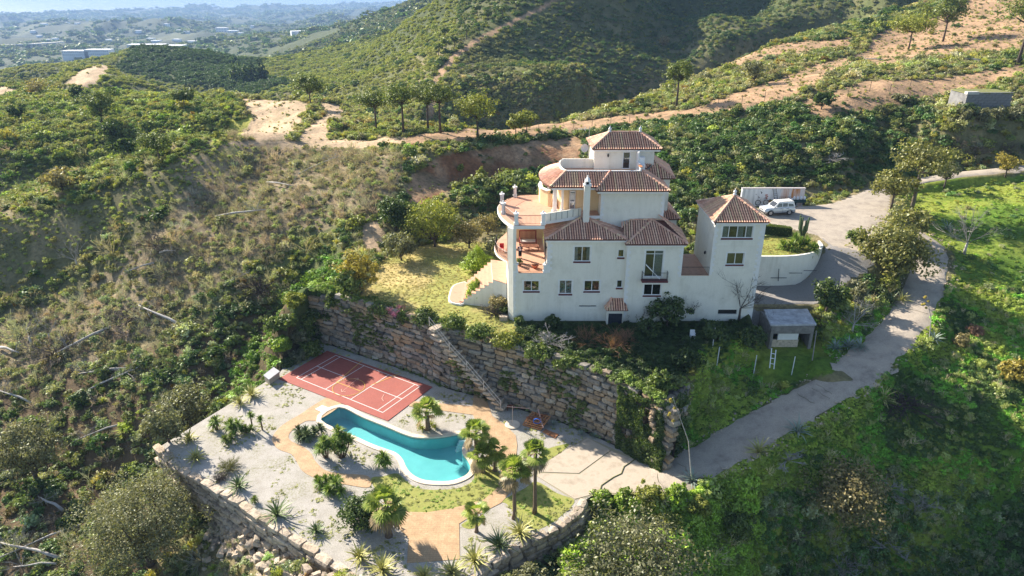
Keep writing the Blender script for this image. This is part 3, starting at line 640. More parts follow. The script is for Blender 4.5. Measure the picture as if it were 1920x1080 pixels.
# sports court
CO = {k: Vector(G(*p)[:2]) for k, p in dict(A=(788.06, 725.0), B=(717.78, 774.3), C=(555, 708.3), D=(629.2, 666.3)).items()}
ex = (CO['C']-CO['B']).normalized(); ey = (CO['A']-CO['B']); ey = (ey-ex*ey.dot(ex)).normalized()
def cw(a, b_): p = CO['B']+ex*a+ey*b_; return (p.x, p.y)
m, t, b = nodes('red_court_paint'); b.inputs['Roughness'].default_value = .8
n1 = noise(t, .5, 6, .65); n2 = noise(t, 6, 4, .6); c = ramp(t, n1, [(.3, (.29, .07, .05)), (.55, (.34, .085, .06)), (.75, (.33, .115, .08))]); c = mix(t, 1.0, c, ramp(t, n2, [(.3, (.85, .85, .85)), (.7, (1.1, 1.1, 1.1))]), 'MULTIPLY'); t.links.new(c, b.inputs['Base Color'])
court = empty('sports_court', 'red painted sports court with white and yellow lines beside the pool', 'sports court', (*cw(0, 0), 0))
L_ = Vector(G(522.5, 711)[:2]); B_ = Vector(G(727, 790)[:2]); R_ = Vector(G(811, 726)[:2]); K_ = L_+R_-B_
flat('surface', [[tuple(L_), tuple(B_), tuple(R_), tuple(K_)]], .055, m, court, skirt=.08)
WL = mat('white_line_paint', (.72, .70, .66), (.80, .78, .74), 4, .8); YL = mat('yellow_line_paint', (.72, .42, .08), (.78, .50, .12), 4, .8)
def stripe(mb, a, b_, w=.075, z=.062):
    a, b_ = Vector(a), Vector(b_); d = (b_-a).normalized()*w/2; n_ = Vector((-d.y, d.x)); a = a-d; b_ = b_+d
    q = [a-n_, b_-n_, b_+n_, a+n_]; mb.add([(p.x, p.y, z) for p in q], [(0, 1, 2, 3)])
mb = MB(); Lc, Wc = 13.15, 6.15
for i, (a, b_) in enumerate((((0,0),(Lc,0)),((Lc,0),(Lc,Wc)),((Lc,Wc),(0,Wc)),((0,Wc),(0,0)),((.74,0),(.74,Wc)),((Lc-.74,0),(Lc-.74,Wc)),((4.65,0),(4.65,Wc)),((Lc-4.65,0),(Lc-4.65,Wc)),((0,Wc/2),(4.65,Wc/2)),((Lc,Wc/2),(Lc-4.65,Wc/2)))):
    stripe(mb, cw(*a), cw(*b_), z=.062+.0015*i)
mb.build('white_line', WL, court)
mb = MB(); cc_ = Vector(G(653.8, 727)[:2]); rr = 1.78; ca, cb = (cc_-CO['B']).dot(ex), (cc_-CO['B']).dot(ey)
pts = [cw(ca+rr*math.cos(k*math.pi/24), cb+rr*math.sin(k*math.pi/24)) for k in range(49)]
for i in range(48): stripe(mb, pts[i], pts[i+1], .07, .0785)
for i, (a, b_) in enumerate((((679.7, 676.5), (631, 718)), ((751, 701), (696, 723)), ((632, 717.8), (675, 734)))): stripe(mb, G(*a)[:2], G(*b_)[:2], .07, .080+.0015*i)
mb.build('yellow_line', YL, court)
mb = MB(); stripe(mb, G(641, 736)[:2], G(672, 710)[:2], .04, .086)
for q in (((641,736),(640,731)),((641,736),(648,735)),((672,710),(664,711)),((672,710),(671,714))): stripe(mb, G(*q[0])[:2], G(*q[1])[:2], .06, .0875)
stripe(mb, G(720, 741)[:2], G(716, 748)[:2], .06, .0890); stripe(mb, G(716, 748)[:2], G(719, 753)[:2], .06, .0900)
mb.build('pale_arrow', mat('faded_line', (.68, .40, .32)), court, kind='stuff')
# slab by the pool corner, manhole lids, parasol foot, pallet pile
def slab(name, px, z, h, m, label, cat):
    P = gl(px); o = MB().prism(P, z, z+h).build(name, m); return tag(o, label, cat)
slab('skimmer_lid', [(591,768),(604,761),(621,767),(606,775)], .034, .05, mat('white_paint', (.75, .74, .70)), 'white square lid set in the ochre paving by the pool corner', 'lid')
CL = mat('rusty_tile', (.38, .15, .06), (.50, .22, .10), 3, .8)
mh = empty('inspection_cover', 'rusty orange double inspection cover on the gravel near the pad', 'cover', (*G(1032,814)[:2], 0))
MB().prism(gl([(1017,810),(1023,805.5),(1035,810.5),(1029,817)]), 0.0, .06).build('lid', CL, mh); MB().prism(gl([(1029.7,817.3),(1035.7,810.8),(1047.5,815),(1041,822.5)]), 0.0, .065).build('lid', CL, mh)
pf = empty('parasol_base', 'round pale concrete parasol base with thin pole on the gravel', 'parasol base', (*G(961,797)[:2], 0))
x, y, _ = G(961, 797); MB().lathe((x, y, 0), [(.78, 0), (.78, .1), (.7, .13)], 20).build('disc', COPING, pf); MB().tube([(x, y, .1), (x, y, 2.3)], .025).build('pole', mat('grey_metal', (.45, .45, .45), rough=.4, metallic=.6), pf)
slab('manhole_cover', [(1227+7*math.cos(k*.628), 891+4*math.sin(k*.628)) for k in range(10)], .042, .05, mat('white_paint', (.75, .74, .70)), 'small round white cover at the road end of the concrete pad', 'cover')
wood = mat('orange_wood', (.40, .17, .07), (.55, .28, .13), 3, .8, .01); wood2 = mat('dark_wood', (.16, .06, .035), (.26, .11, .06), 4, .6, .01)
ox, oy, _ = G(1003, 796); pil = empty('pallet_pile', 'messy pile of orange wooden pallets and boards at the foot of the stone wall', 'pallets', (ox, oy, 0))
def PW(a, b_, z): return (ox+a*math.cos(-.45)-b_*math.sin(-.45), oy+a*math.sin(-.45)+b_*math.cos(-.45), z)
for lv in range(4):
    for sy in (-.7, 0, .7):
        MB().bar(PW(-1.0+lv*.08, sy+lv*.12, .1+lv*.17), PW(1.0+lv*.08, sy+lv*.12, .1+lv*.17), .1, .09).build('bearer', wood, pil)
    for k in range(7):
        a = -1+k*.33; MB().bar(PW(a+lv*.08, -.8+lv*.12, .165+lv*.17), PW(a+lv*.08+random.uniform(-.03, .03), .8+lv*.12, .165+lv*.17), .14, .03).build('plank', wood, pil)
for k in range(3): MB().bar(PW(-.9+.5*k, -.3, .8+.06*k), PW(.9, .9-.7*k, .95+.07*k), .12, .04).build('board', wood2, pil)
MB().bar(PW(1.3, -.9, .55), PW(-.2, 1.2, 1.1), .12, .05).build('board', mat('pink_board', (.55, .36, .30)), pil)
hose = MB(); c0 = PW(.45, -.55, 1.0)
hose.tube([(c0[0]+.38*math.cos(k*.42)*(1+.03*math.sin(k)), c0[1]+.05*math.sin(k*.3)-.1*math.sin(k*.42), c0[2]-.1+.36*math.sin(k*.42)) for k in range(46)], .035, n=6)
tag(hose.build('hose', mat('blue_plastic', (.02, .14, .55), rough=.4)), 'coiled blue hose hanging on the pallet pile', 'hose')
MB().bar(G(950,762,.6), G(993,766,1.0), .07).build('long_board', mat('pink_board', (.55, .36, .30)), pil)
st_ = empty('stool', 'small dark wooden frame stool on gravel below the wall', 'stool', (*G(957,765)[:2], 0)); x, y, _ = G(957, 768)
for dx in (-.3, .3):
    for dy in (-.2, .2): MB().box(x+dx-.03, x+dx+.03, y+dy-.03, y+dy+.03, 0, .42).build('leg', wood2, st_)
MB().box(x-.36, x+.36, y-.26, y+.26, .42, .47).build('seat', wood2, st_)
tag(MB().tube([G(1037, 781), A(1036, 755, G(1037, 781)[1]+.3)], .07, n=8).build('drain_pipe', mat('white_paint', (.75, .74, .70))), 'white upright pipe leaning on the stone wall beside the ivy', 'pipe')
bx_ = empty('concrete_box', 'low grey concrete box at the left corner of the court', 'box', (*G(508,712)[:2], 0))
MB().prism(gl([(497,715),(506,722),(525,708),(515,701)]), 0, .75).build('body', CONC, bx_); MB().prism(gl([(495.5,715),(506,723.5),(526.5,708),(515,699.8)], .0), .75, .83).build('lid', mat('grey_cement', (.33, .33, .34), (.42, .42, .43), 2), bx_)
# stone stairs in the wall with a metal handrail
sta = empty('stone_stairs', 'rough stone staircase climbing across the big retaining wall with metal handrail', 'stairs', (*G(890,742)[:2], 0))
P0 = Vector(G(888, 744)[:2]); 
def onwall(s, off, z):     # s metres along the wall from its right foot of the stair, going left and up
    tot = 0; pl = [Vector(p) for p in WB][::-1]
    s0 = 17.2+s
    for i in range(len(pl)-1):
        L = (pl[i+1]-pl[i]).length
        if tot+L >= s0 or i == len(pl)-2:
            d = (pl[i+1]-pl[i]).normalized(); p = pl[i]+d*(s0-tot); n_ = Vector((d.y, -d.x)); q = p+n_*(z*.13-off); return (q.x, q.y, z), d
        tot += L
NS = 17
for k in range(NS):
    z = .42*(k+1); (x, y, _), d = onwall(1.2+k*.55, .95, z); V, Fc = RV[k % 12]; a = math.atan2(d.y, d.x); v = V*np.array([1.05, 1.4, .36]); c, s_ = math.cos(a), math.sin(a)
    mb = MB(); mb.add(np.stack([v[:, 0]*c-v[:, 1]*s_+x, v[:, 0]*s_+v[:, 1]*c+y, v[:, 2]+z-.1], 1), Fc); mb.build('step', PALE, sta)
rail = MB(); pr = []
for k in (0, 4, 8, 12, 17):
    z = .42*(k+1); q, d = onwall(1.0+k*.55, 1.6, z); pr.append(q); rail.tube([(q[0], q[1], z-.1), (q[0], q[1], z+1.0)], .035)
for h in (1.0, .5): rail.tube([(q[0], q[1], q[2]+h) for q in pr], .03)
rail.build('handrail', mat('pale_rail', (.68, .58, .50), rough=.5), sta)
# ================================================================ ROADS
def ribbon(name, line, w, m, lift=.06, wob=.55, n=6):
    P = smooth3(line, 6); V = []; Fc = []; k = 7
    for i, p in enumerate(P):
        q = P[min(i+1, len(P)-1)]; o = P[max(i-1, 0)]; d = Vector((q[0]-o[0], q[1]-o[1])).normalized()
        for j in range(k):
            f = j/(k-1)-.5; ww = w*(1+wob*(fbm(np.array([i*.6]), np.array([j*3.0]), 2, 4)[0]-.5)*(1 if j in (0, k-1) else 0))
            V.append((p[0]-d.y*f*ww, p[1]+d.x*f*ww, p[2]+lift-.25*(abs(f) > .45)+.05*(1-4*f*f)))
    for i in range(len(P)-1):
        for j in range(k-1): Fc.append((i*k+j, i*k+j+1, (i+1)*k+j+1, (i+1)*k+j)[::-1])
    return MB().add(V, Fc).build(name, m, smooth=True, kind='structure')
def smooth3(pts, k):
    P = [Vector(p) for p in pts]; n = len(P); out = []
    for i in range(n-1):
        a, b, c, d = P[max(i-1, 0)], P[i], P[i+1], P[min(i+2, n-1)]
        for j in range(k): t_ = j/k; out.append(0.5*((2*b)+(c-a)*t_+(2*a-5*b+4*c-d)*t_*t_+(3*b-a-3*c+d)*t_**3))
    out.append(P[-1]); return out
m, t, b = nodes('old_road_concrete'); b.inputs['Roughness'].default_value = .9
n1 = noise(t, .7, 6, .65); n2 = noise(t, 12, 5, .75); c = ramp(t, n1, [(.3, (.25, .21, .17)), (.45, (.37, .315, .25)), (.6, (.43, .365, .285)), (.75, (.32, .27, .215))]); c = mix(t, 1.0, c, ramp(t, n2, [(.3, (.7, .7, .7)), (.6, (1.1, 1.1, 1.1))]), 'MULTIPLY')
t.links.new(c, b.inputs['Base Color']); bump(t, b, n2, .04, .7); ROADM = m
ribbon('driveway', ROAD, 5.0, ROADM); ribbon('access_road', PATH2, 3.0, ROADM); ribbon('turning_spur', SPUR, 1.7, ROADM)
random.seed(21); vs_ = MB(); RL = smooth3(ROAD, 6)
for k in range(800):
    i = random.randrange(len(RL)-1); f = random.random(); p = RL[i].lerp(RL[i+1], f); d_ = (RL[i+1]-RL[i]).normalized(); o_ = random.choice((-1, 1))*random.gauss(2.45, .5); r_ = random.uniform(.03, .12)*(1.6 if random.random() < .06 else 1)
    V_, Fc_ = RV[k % 12]; x_, y_ = p.x-d_.y*o_, p.y+d_.x*o_; vs_.add(V_*np.array([r_*1.5, r_*1.2, r_])+np.array([x_, y_, p.z+.02+r_*.2]), Fc_)
vs_.build('verge_stones', PALE, kind='stuff')
ck = MB()
for k in range(9):
    i = random.randrange(2, len(RL)-3); p = RL[i]; d_ = (RL[i+1]-RL[i]).normalized(); w_ = random.uniform(-2, 0); q_ = []
    for s_ in range(6): o_ = w_+s_*.42; q_.append((p.x-d_.y*o_+d_.x*random.uniform(-.18, .18), p.y+d_.x*o_+d_.y*random.uniform(-.18, .18), p.z+.075+.05*(1-min(1, (o_/2.5)**2))))
    ck.tube(q_, .022, n=4)
ck.build('road_cracks', mat('crack_dirt', (.14, .12, .09), (.20, .19, .11), 3, .95), kind='stuff')
def drape(name, poly, m, lift=.07, step=.6, kind='structure', skirt=True):
    """a sheet that follows the levelled ground inside a polygon"""
    xs = [p[0] for p in poly]; ys = [p[1] for p in poly]; X, Y = np.meshgrid(np.arange(min(xs)-step, max(xs)+step*1.5, step), np.arange(min(ys)-step, max(ys)+step*1.5, step))
    ins = inpoly(X, Y, poly); Z = terrain(X, Y)+lift; nr, nc = X.shape; i = np.arange(nr*nc).reshape(nr, nc)
    dd, _ = distline(X, Y, poly, True); keep = (ins | (dd < step*.5)) & ~inpoly(X, Y, offset_loop(LAWN, .25)); Z = Z-(~ins)*.12
    k = keep[:-1, :-1] & keep[1:, :-1] & keep[:-1, 1:] & keep[1:, 1:]
    Q = np.stack([i[:-1, :-1], i[:-1, 1:], i[1:, 1:], i[1:, :-1]], -1)[k]; used, inv = np.unique(Q, return_inverse=True)
    V = np.stack([X.ravel(), Y.ravel(), Z.ravel()], 1)[used]; return link(name, npmesh(name, V, inv.reshape(Q.shape), m, True), kind=kind)
drape('parking_yard', PARK, ROADM, .06); drape('garage_yard', LOT, mat('dark_gravel', (.16, .15, .14), (.27, .25, .23), 6, .95, .05, c3=(.22, .20, .18)), .05)
# ================================================================ THE VILLA
CREAM = mat('cream_stucco', (.66, .63, .54), (.79, .76, .67), .55, .9, .01, detail=9, c3=(.75, .72, .63))
_t = CREAM.node_tree; _b = _t.nodes['Principled BSDF']; _src = _b.inputs['Base Color'].links[0].from_socket; _g = N(_t, 'ShaderNodeNewGeometry'); _m = N(_t, 'ShaderNodeMapping'); _m.inputs['Scale'].default_value = (1.6, 1.6, .16); _t.links.new(_g.outputs['Position'], _m.inputs[0])
_sn = noise(_t, .8, 7, .72, vec=_m.outputs[0]); _t.links.new(mix(_t, 1.0, _src, ramp(_t, _sn, [(.28, (.84, .83, .80)), (.42, (.98, .98, .97)), (.6, (1.03, 1.03, 1.03))]), 'MULTIPLY'), _b.inputs['Base Color'])
WHITE = mat('white_stucco', (.74, .73, .70), (.82, .81, .79), 1.5, .85, .01)
YELL = mat('yellow_stucco', (.72, .52, .28), (.80, .60, .35), .8, .9, .01)
MAROON = mat('maroon_sill', (.10, .025, .03), (.15, .04, .04), 3, .6)
FLOORT = mat('terracotta_floor', (.46, .235, .15), (.56, .32, .21), 1.4, .7, .005, c3=(.52, .28, .18))
IRON = mat('black_iron', (.03, .03, .03), rough=.5, metallic=.4)
FRAME = mat('white_window_frame', (.75, .76, .78), rough=.4)
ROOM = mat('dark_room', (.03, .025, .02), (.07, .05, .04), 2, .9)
CURT = mat('pale_curtain', (.50, .54, .55), (.64, .67, .67), 8, .9)
def glassmat():
    m = bpy.data.materials.new('window_glass'); m.use_nodes = True; t = m.node_tree; t.nodes.clear()
    tr = N(t, 'ShaderNodeBsdfTransparent'); tr.inputs[0].default_value = (.66, .72, .76, 1); g = N(t, 'ShaderNodeBsdfGlossy'); g.inputs['Roughness'].default_value = .03
    lw_ = N(t, 'ShaderNodeLayerWeight'); f = N(t, 'ShaderNodeMapRange'); f.inputs[3].default_value = .08; f.inputs[4].default_value = .9; t.links.new(lw_.outputs['Facing'], f.inputs[0]); mx = N(t, 'ShaderNodeMixShader'); o = N(t, 'ShaderNodeOutputMaterial')
    t.links.new(f.outputs[0], mx.inputs[0]); t.links.new(tr.outputs[0], mx.inputs[1]); t.links.new(g.outputs[0], mx.inputs[2]); t.links.new(mx.outputs[0], o.inputs[0]); return m
GLASS = glassmat()
# roof tiles: every cover tile its own little barrel, colour by tile
m, t, b = nodes('roof_tile'); b.inputs['Roughness'].default_value = .85
g = N(t, 'ShaderNodeNewGeometry'); c = ramp(t, g.outputs['Random Per Island'], [(0, (.62, .33, .23)), (.3, (.74, .42, .30)), (.55, (.80, .52, .38)), (.75, (.74, .43, .29)), (.9, (.84, .64, .40)), (1, (.58, .31, .22))])
c = mix(t, 1.0, c, ramp(t, noise(t, 2.6, 8, .75), [(.3, (.6, .56, .56)), (.55, (1.0, .97, .95)), (.72, (1.2, 1.18, 1.1))]), 'MULTIPLY'); t.links.new(c, b.inputs['Base Color']); TILE = m
PAN = mat('roof_pan', (.11, .045, .035), (.17, .075, .055), 1.5, .95)
villa = empty('villa', 'large cream villa with terracotta hipped roofs, round terraces and a square tower', 'villa', (10, 75, 7))
def roof_face(poly, pitch=.26, r=.085, tmb=None, pmb=None):
    P = [Vector(p) for p in poly]; n = (P[1]-P[0]).cross(P[2]-P[0]).normalized()
    if n.z < 0: n = -n
    d = Vector((n.x*n.z, n.y*n.z, n.z*n.z-1)); d = d.normalized(); d = -d if d.z > 0 else d; e = n.cross(d).normalized()
    pmb.add(P, [tuple(range(len(P)))]); lo = [p-n*.12 for p in P]; pmb.add(lo, [tuple(range(len(P)))[::-1]])
    for i in range(len(P)): j = (i+1) % len(P); pmb.add([P[i], P[j], lo[j], lo[i]], [(0, 1, 2, 3)])
    O = P[0]; uv = [((p-O).dot(e), (p-O).dot(d)) for p in P]; u0 = min(u for u, v in uv); u1 = max(u for u, v in uv); u = u0+pitch*.5
    while u < u1:
        vs = []
        for i in range(len(uv)):
            a, b_ = uv[i], uv[(i+1) % len(uv)]
            if (a[0] > u) != (b_[0] > u): vs.append(a[1]+(b_[1]-a[1])*(u-a[0])/(b_[0]-a[0]))
        vs.sort()
        if len(vs) >= 2 and vs[-1]-vs[0] > .12:
            v = vs[-1]+.06; L = .46; q = []; fs = []
            while v > vs[0]:
                w = max(v-L, vs[0])
                for vv, rr, hh in ((v, r*1.08, .04), (w+.01, r*.86, .0)):
                    for k in range(5): a = math.pi*k/4; q.append(O+e*(u+math.cos(a)*rr)+d*vv+n*(math.sin(a)*rr+hh+.01))
                v = w
            m = len(q)//5
            for i in range(m-1): fs += [(i*5+k, i*5+k+1, i*5+k+6, i*5+k+5) for k in range(4)]
            tmb.add(q, fs)
        u += pitch
def ridge(tmb, a, b_, r=.13):
    a, b_ = Vector(a), Vector(b_); L = (b_-a).length; n = max(1, int(L/.42)); d = (b_-a).normalized(); x = d.cross(Vector((0, 0, 1))).normalized(); y = x.cross(d)
    if y.z < 0: y = -y
    for i in range(n):
        p, q = a+d*(L*i/n-.02), a+d*(L*(i+1)/n+.02)
        tmb.add([p+x*math.cos(math.pi*k/5)*r*1.1+y*(math.sin(math.pi*k/5)*r+.06) for k in range(6)]+[q+x*math.cos(math.pi*k/5)*r*.9+y*(math.sin(math.pi*k/5)*r+.04) for k in range(6)], [(k, k+1, k+7, k+6) for k in range(5)])
def roof(label, faces, ridges, flats=(), fin=(), parent=None):
    r_ = MB(); pmb = MB(); tmb = MB()
    for f in faces: roof_face(f, tmb=tmb, pmb=pmb)
    for f in flats: pmb.add(f, [tuple(range(len(f)))])
    for a, b_ in ridges: ridge(tmb, a, b_)
    o = pmb.build('roof', PAN, parent or villa, label=label); tmb.build('roof_tiles', TILE, o, kind='stuff', smooth=True)
    for f in fin: MB().lathe(f, [(.16, 0), (.2, .1), (.1, .16), (.17, .28), (.19, .4), (.1, .52), (.04, .6), (.05, .68), (.0, .74)], 10).build('finial', WHITE, o, smooth=True)
    return o
def panel(mb, xz, holes, Y, t=.22):
    """upright wall face looking towards -Y, with reveals at the openings"""
    loops = [xz]+[[(a, c), (b_, c), (b_, d), (a, d)] for a, b_, c, d in holes]
    pts = [p for l in loops for p in l]; tr = tessellate_polygon([[Vector((p[0], p[1], 0)) for p in l] for l in loops]); fs = []
    for q in tr:
        q = tuple(q); w = [pts[k] for k in q]
        if (w[1][0]-w[0][0])*(w[2][1]-w[0][1])-(w[2][0]-w[0][0])*(w[1][1]-w[0][1]) < 0: q = q[::-1]
        fs.append(q)
    mb.add([(p[0], Y, p[1]) for p in pts], fs)
    for a, b_, c, d in holes: mb.add([(a,Y,c),(b_,Y,c),(b_,Y,d),(a,Y,d),(a,Y+t,c),(b_,Y+t,c),(b_,Y+t,d),(a,Y+t,d)], [(0,1,5,4),(1,2,6,5),(2,3,7,6),(3,0,4,7)])
YF = 69.5
def wz(x0, y0, x1, y1, Y=YF):
    a = A(x0, y0, Y); b_ = A(x1, y1, Y); return [a[0], b_[0], b_[2], a[2]]
def window(x0, x1, z0, z1, Y, splits=(.5,), sill=True, curt='sides', surround=True, label=None, transom=None):
    f = MB(); w = .065; Yf = Y+.08
    for a, b_, c, d in ((x0, x1, z0, z0+w), (x0, x1, z1-w, z1), (x0, x0+w, z0+w, z1-w), (x1-w, x1, z0+w, z1-w)): f.box(a, b_, Yf, Yf+.07, c, d)
    for s in splits: xx = x0+(x1-x0)*s; f.box(xx-.04, xx+.04, Yf+.003, Yf+.067, z0+w, z1-w)
    if transom: f.box(x0+w, x1-w, Yf+.006, Yf+.064, transom-.03, transom+.03)
    fr = f.build('window', FRAME, villa, label=label)
    ed = [0]+list(splits)+[1]
    for i in range(len(ed)-1):
        a, b_ = x0+(x1-x0)*ed[i]+.04, x0+(x1-x0)*ed[i+1]-.04; MB().box(a, b_, Yf+.025, Yf+.045, z0+w, z1-w).build('pane', GLASS, fr)
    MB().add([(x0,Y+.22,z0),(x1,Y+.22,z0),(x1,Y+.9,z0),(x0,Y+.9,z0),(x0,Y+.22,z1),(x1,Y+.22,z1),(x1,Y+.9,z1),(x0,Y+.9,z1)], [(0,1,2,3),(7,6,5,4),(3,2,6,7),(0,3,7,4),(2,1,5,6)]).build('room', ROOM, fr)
    if curt:
        cm = CURT; W_ = x1-x0; rng_ = {'sides': ((0, .24), (.78, 1)), 'right': ((.5, .98),), 'all': ((.02, .98),), 'most': ((0, .2), (.52, .72), (.82, 1)), 'left': ((.02, .3),), 'brown': ((.02, .98),), 'flowers': ((.02, .98),)}[curt]
        if curt == 'brown': cm = mat('brown_curtain', (.14, .10, .06), (.22, .16, .10), 6, .9)
        if curt == 'flowers': cm = flower
        mb = MB()
        for a, b_ in rng_:
            n = max(4, int((b_-a)*W_/.07)); vs = []
            for k in range(n+1): xx = x0+W_*(a+(b_-a)*k/n); vs += [(xx, Y+.26+.025*(k % 2), z0+.02), (xx, Y+.26+.025*(k % 2), z1-.02)]
            mb.add(vs, [(2*k, 2*k+2, 2*k+3, 2*k+1) for k in range(n)])
        mb.build('curtain', cm, fr, kind='stuff' if len(rng_) > 1 else None)
    if sill: MB().box(x0-.07, x1+.07, Y-.07, Y+.075, z0-.17, z0-.003).build('sill', MAROON, fr)
    if surround:
        s = MB(); q = .13; zb = z0-(.3 if sill else .12)
        for a, b_, c, d in ((x0-q-.02, x0-.02, zb, z1+q), (x1+.02, x1+q+.02, zb, z1+q), (x0-.02, x1+.02, z1+.01, z1+q), (x0-.02, x1+.02, zb, zb+.1)): s.box(a, b_, Y-.025, Y-.001, c, d)
        s.build('surround', WHITE, fr)
    return fr
m, t, b = nodes('flower_curtain'); vo = N(t, 'ShaderNodeTexVoronoi'); vo.inputs['Scale'].default_value = 4.2; tc = N(t, 'ShaderNodeTexCoord'); t.links.new(tc.outputs['Object'], vo.inputs['Vector'])
k = ramp(t, vo.outputs['Distance'], [(.0, (1, 1, 1)), (.32, (1, 1, 1)), (.36, (0, 0, 0))]); cc2 = ramp(t, N(t, 'ShaderNodeSeparateColor').outputs[0], [(0, (.5, .1, .12)), (1, (.1, .2, .4))])
sc_ = [n_ for n_ in t.nodes if n_.bl_idname == 'ShaderNodeSeparateColor'][0]; t.links.new(vo.outputs['Color'], sc_.inputs[0]); t.links.new(mix(t, k, (.48, .60, .66), cc2), b.inputs['Base Color']); flower = m
# ---- walls
def ramp3(): pass
wins = dict(
 up=wz(1077, 462.5, 1106, 490), low1=wz(981.7, 526.7, 1010.8, 545.8), low2=wz(1049, 525.8, 1071.7, 551), low3=wz(1095.8, 526.3, 1123.7, 545.8),
 slot=wz(1085.8, 572.7, 1117.8, 575.2), sm1=wz(1159.3, 468.2, 1169.7, 482.5), sm2=wz(1156.9, 525.5, 1166.2, 539.5),
 door=wz(1211.3, 469.6, 1240.6, 519.2, 69.1), bw=wz(1207.8, 533, 1238, 553.6, 69.1), s2=wz(1287, 580.3, 1302.3, 588.2), s3=wz(1346.7, 580.7, 1381, 589.5),
 t1=wz(1355.7, 423.7, 1410, 446.3), t2=wz(1364, 474.2, 1393, 495.8))
XA0, XA1, XB1, XT0, XT1 = 3.78, 12.3, 18.25, 21.4, 26.75
mb = MB(); H = wins
panel(mb, [(.12, 5.2), (XA1, 5.2), (XA1, 16.55), (XA0, 16.55), (XA0, 12.68), (.12, 12.68)], [H['up'], H['low1'], H['low2'], H['low3'], H['slot'], H['sm1'], H['sm2']], YF)
# left flank: chamfered corner then the long side wall
side = [(.12, 69.5), (-.42, 70.1), (-.62, 74), (-.7, 84)]
for i in range(3): p, q = side[i], side[i+1]; mb.add([(p[0], p[1], 5.2), (q[0], q[1], 5.2), (q[0], q[1], 12.68), (p[0], p[1], 12.68)], [(0, 3, 2, 1)])
mb.add([(XA0, 69.5, 12.68), (XA0, 77.5, 12.68), (XA0, 77.5, 17.7), (XA0, 73.9, 16.6), (XA0, 69.5, 16.55)], [(0, 4, 3, 2, 1)])
mb.build('wall', CREAM, villa)
mb = MB(); panel(mb, [(XA1-.05, 4.6), (XB1, 4.6), (XB1, 16.15), (XA1-.05, 16.15)], [H['door'], H['bw']], 69.1)
mb.add([(XA1-.05, 69.1, 4.6), (XA1-.05, 69.5, 4.6), (XA1-.05, 69.5, 16.15), (XA1-.05, 69.1, 16.15)], [(0, 3, 2, 1)]); mb.add([(XB1, 69.1, 4.6), (XB1, 78, 4.6), (XB1, 78, 16.15), (XB1, 69.1, 16.15)], [(0, 1, 2, 3)])
mb.build('wall', CREAM, villa)
mb = MB(); panel(mb, [(XB1, 4.6), (XT1-.0, 4.6), (XT1, 18.45), (XT0, 18.45), (XT0, 12.38), (XB1, 12.38)], [H['s2'], H['s3'], H['t1'], H['t2']], YF)
mb.add([(XT0, YF, 4.6), (XT0, 76.4, 4.6), (XT0, 76.4, 18.45), (XT0, YF, 18.45)], [(0, 3, 2, 1)]); mb.add([(XT1, YF, 4.6), (XT1, 76.4, 4.6), (XT1, 76.4, 18.45), (XT1, YF, 18.45)], [(0, 1, 2, 3)]); mb.add([(XT0, 76.4, 4.6), (XT1, 76.4, 4.6), (XT1, 76.4, 18.45), (XT0, 76.4, 18.45)], [(0, 3, 2, 1)])
mb.build('tower_wall', CREAM, villa)
MB().box(XT0+.1, XT1+.03, YF-.03, YF-.002, 15.83, 15.95).build('string_course', CREAM, villa)
MB().box(XB1+.003, XT0-.003, YF+.003, 76, 12.25, 12.41).build('floor', FLOORT, villa)
# windows
a = H['up']; window(*a, YF); a = H['low1']; window(*a, YF, curt=None); a = H['low2']; window(*a, YF, curt='flowers', label='window with flowered blue curtain'); a = H['low3']; window(*a, YF, curt=None)
a = H['slot']; MB().add([(a[0],YF+.2,a[2]),(a[1],YF+.2,a[2]),(a[1],YF+.2,a[3]),(a[0],YF+.2,a[3])], [(0,1,2,3)]).build('vent', IRON, villa)
for k in ('s2', 's3'): a = H[k]; MB().add([(a[0],YF+.2,a[2]),(a[1],YF+.2,a[2]),(a[1],YF+.2,a[3]),(a[0],YF+.2,a[3])], [(0,1,2,3)]).build('vent', IRON, villa)
a = H['sm1']; window(*a, YF, splits=(), curt='brown', surround=False); a = H['sm2']; window(*a, YF, splits=(), curt='brown', surround=False)
a = H['door']; window(*a, 69.1, sill=False, curt='right', transom=a[3]-.42, label='tall glazed balcony door'); a = H['bw']; window(*a, 69.1, curt=None)
a = H['t1']; window(*a, YF, splits=(.22, .5, .78), curt='most', label='wide tower window with curtains'); a = H['t2']; window(*a, YF, curt='brown')
# balcony
bl = MB().box(13.95, 16.75, 68.35, 69.09, 12.02, 12.2).build('balcony', MAROON, villa); MB().box(14.0, 16.7, 68.4, 69.08, 11.93, 12.017).build('slab', WHITE, bl)
def railing(pts, h=1.0, step=.13, name='railing', par=None, m_=None, thick=.022):
    mb = MB(); P = [Vector(p) for p in pts]
    for i in range(len(P)-1):
        a, b_ = P[i], P[i+1]; L = (b_-a).length; n = max(1, int(L/step))
        mb.tube([a+Vector((0, 0, h)), b_+Vector((0, 0, h))], .026, n=4); mb.tube([a+Vector((0, 0, .1)), b_+Vector((0, 0, .1))], .018, n=4)
        for k in range(n+1): q = a+(b_-a)*k/n; mb.tube([q+Vector((0, 0, .08)), q+Vector((0, 0, h))], thick*.6, n=4)
    return mb.build(name, m_ or IRON, par or villa)
railing([(14.0, 69.05, 12.2), (14.0, 68.42, 12.2), (16.7, 68.42, 12.2), (16.7, 69.05, 12.2)], .95, par=bl)
MB().tube([A(1211, 496, 68.9), A(1237, 523, 68.3)], .05).build('awning_pole', FRAME, bl)
railing([(XB1+.1, 69.6, 12.4), (XT0-.05, 69.6, 12.4)], .95)
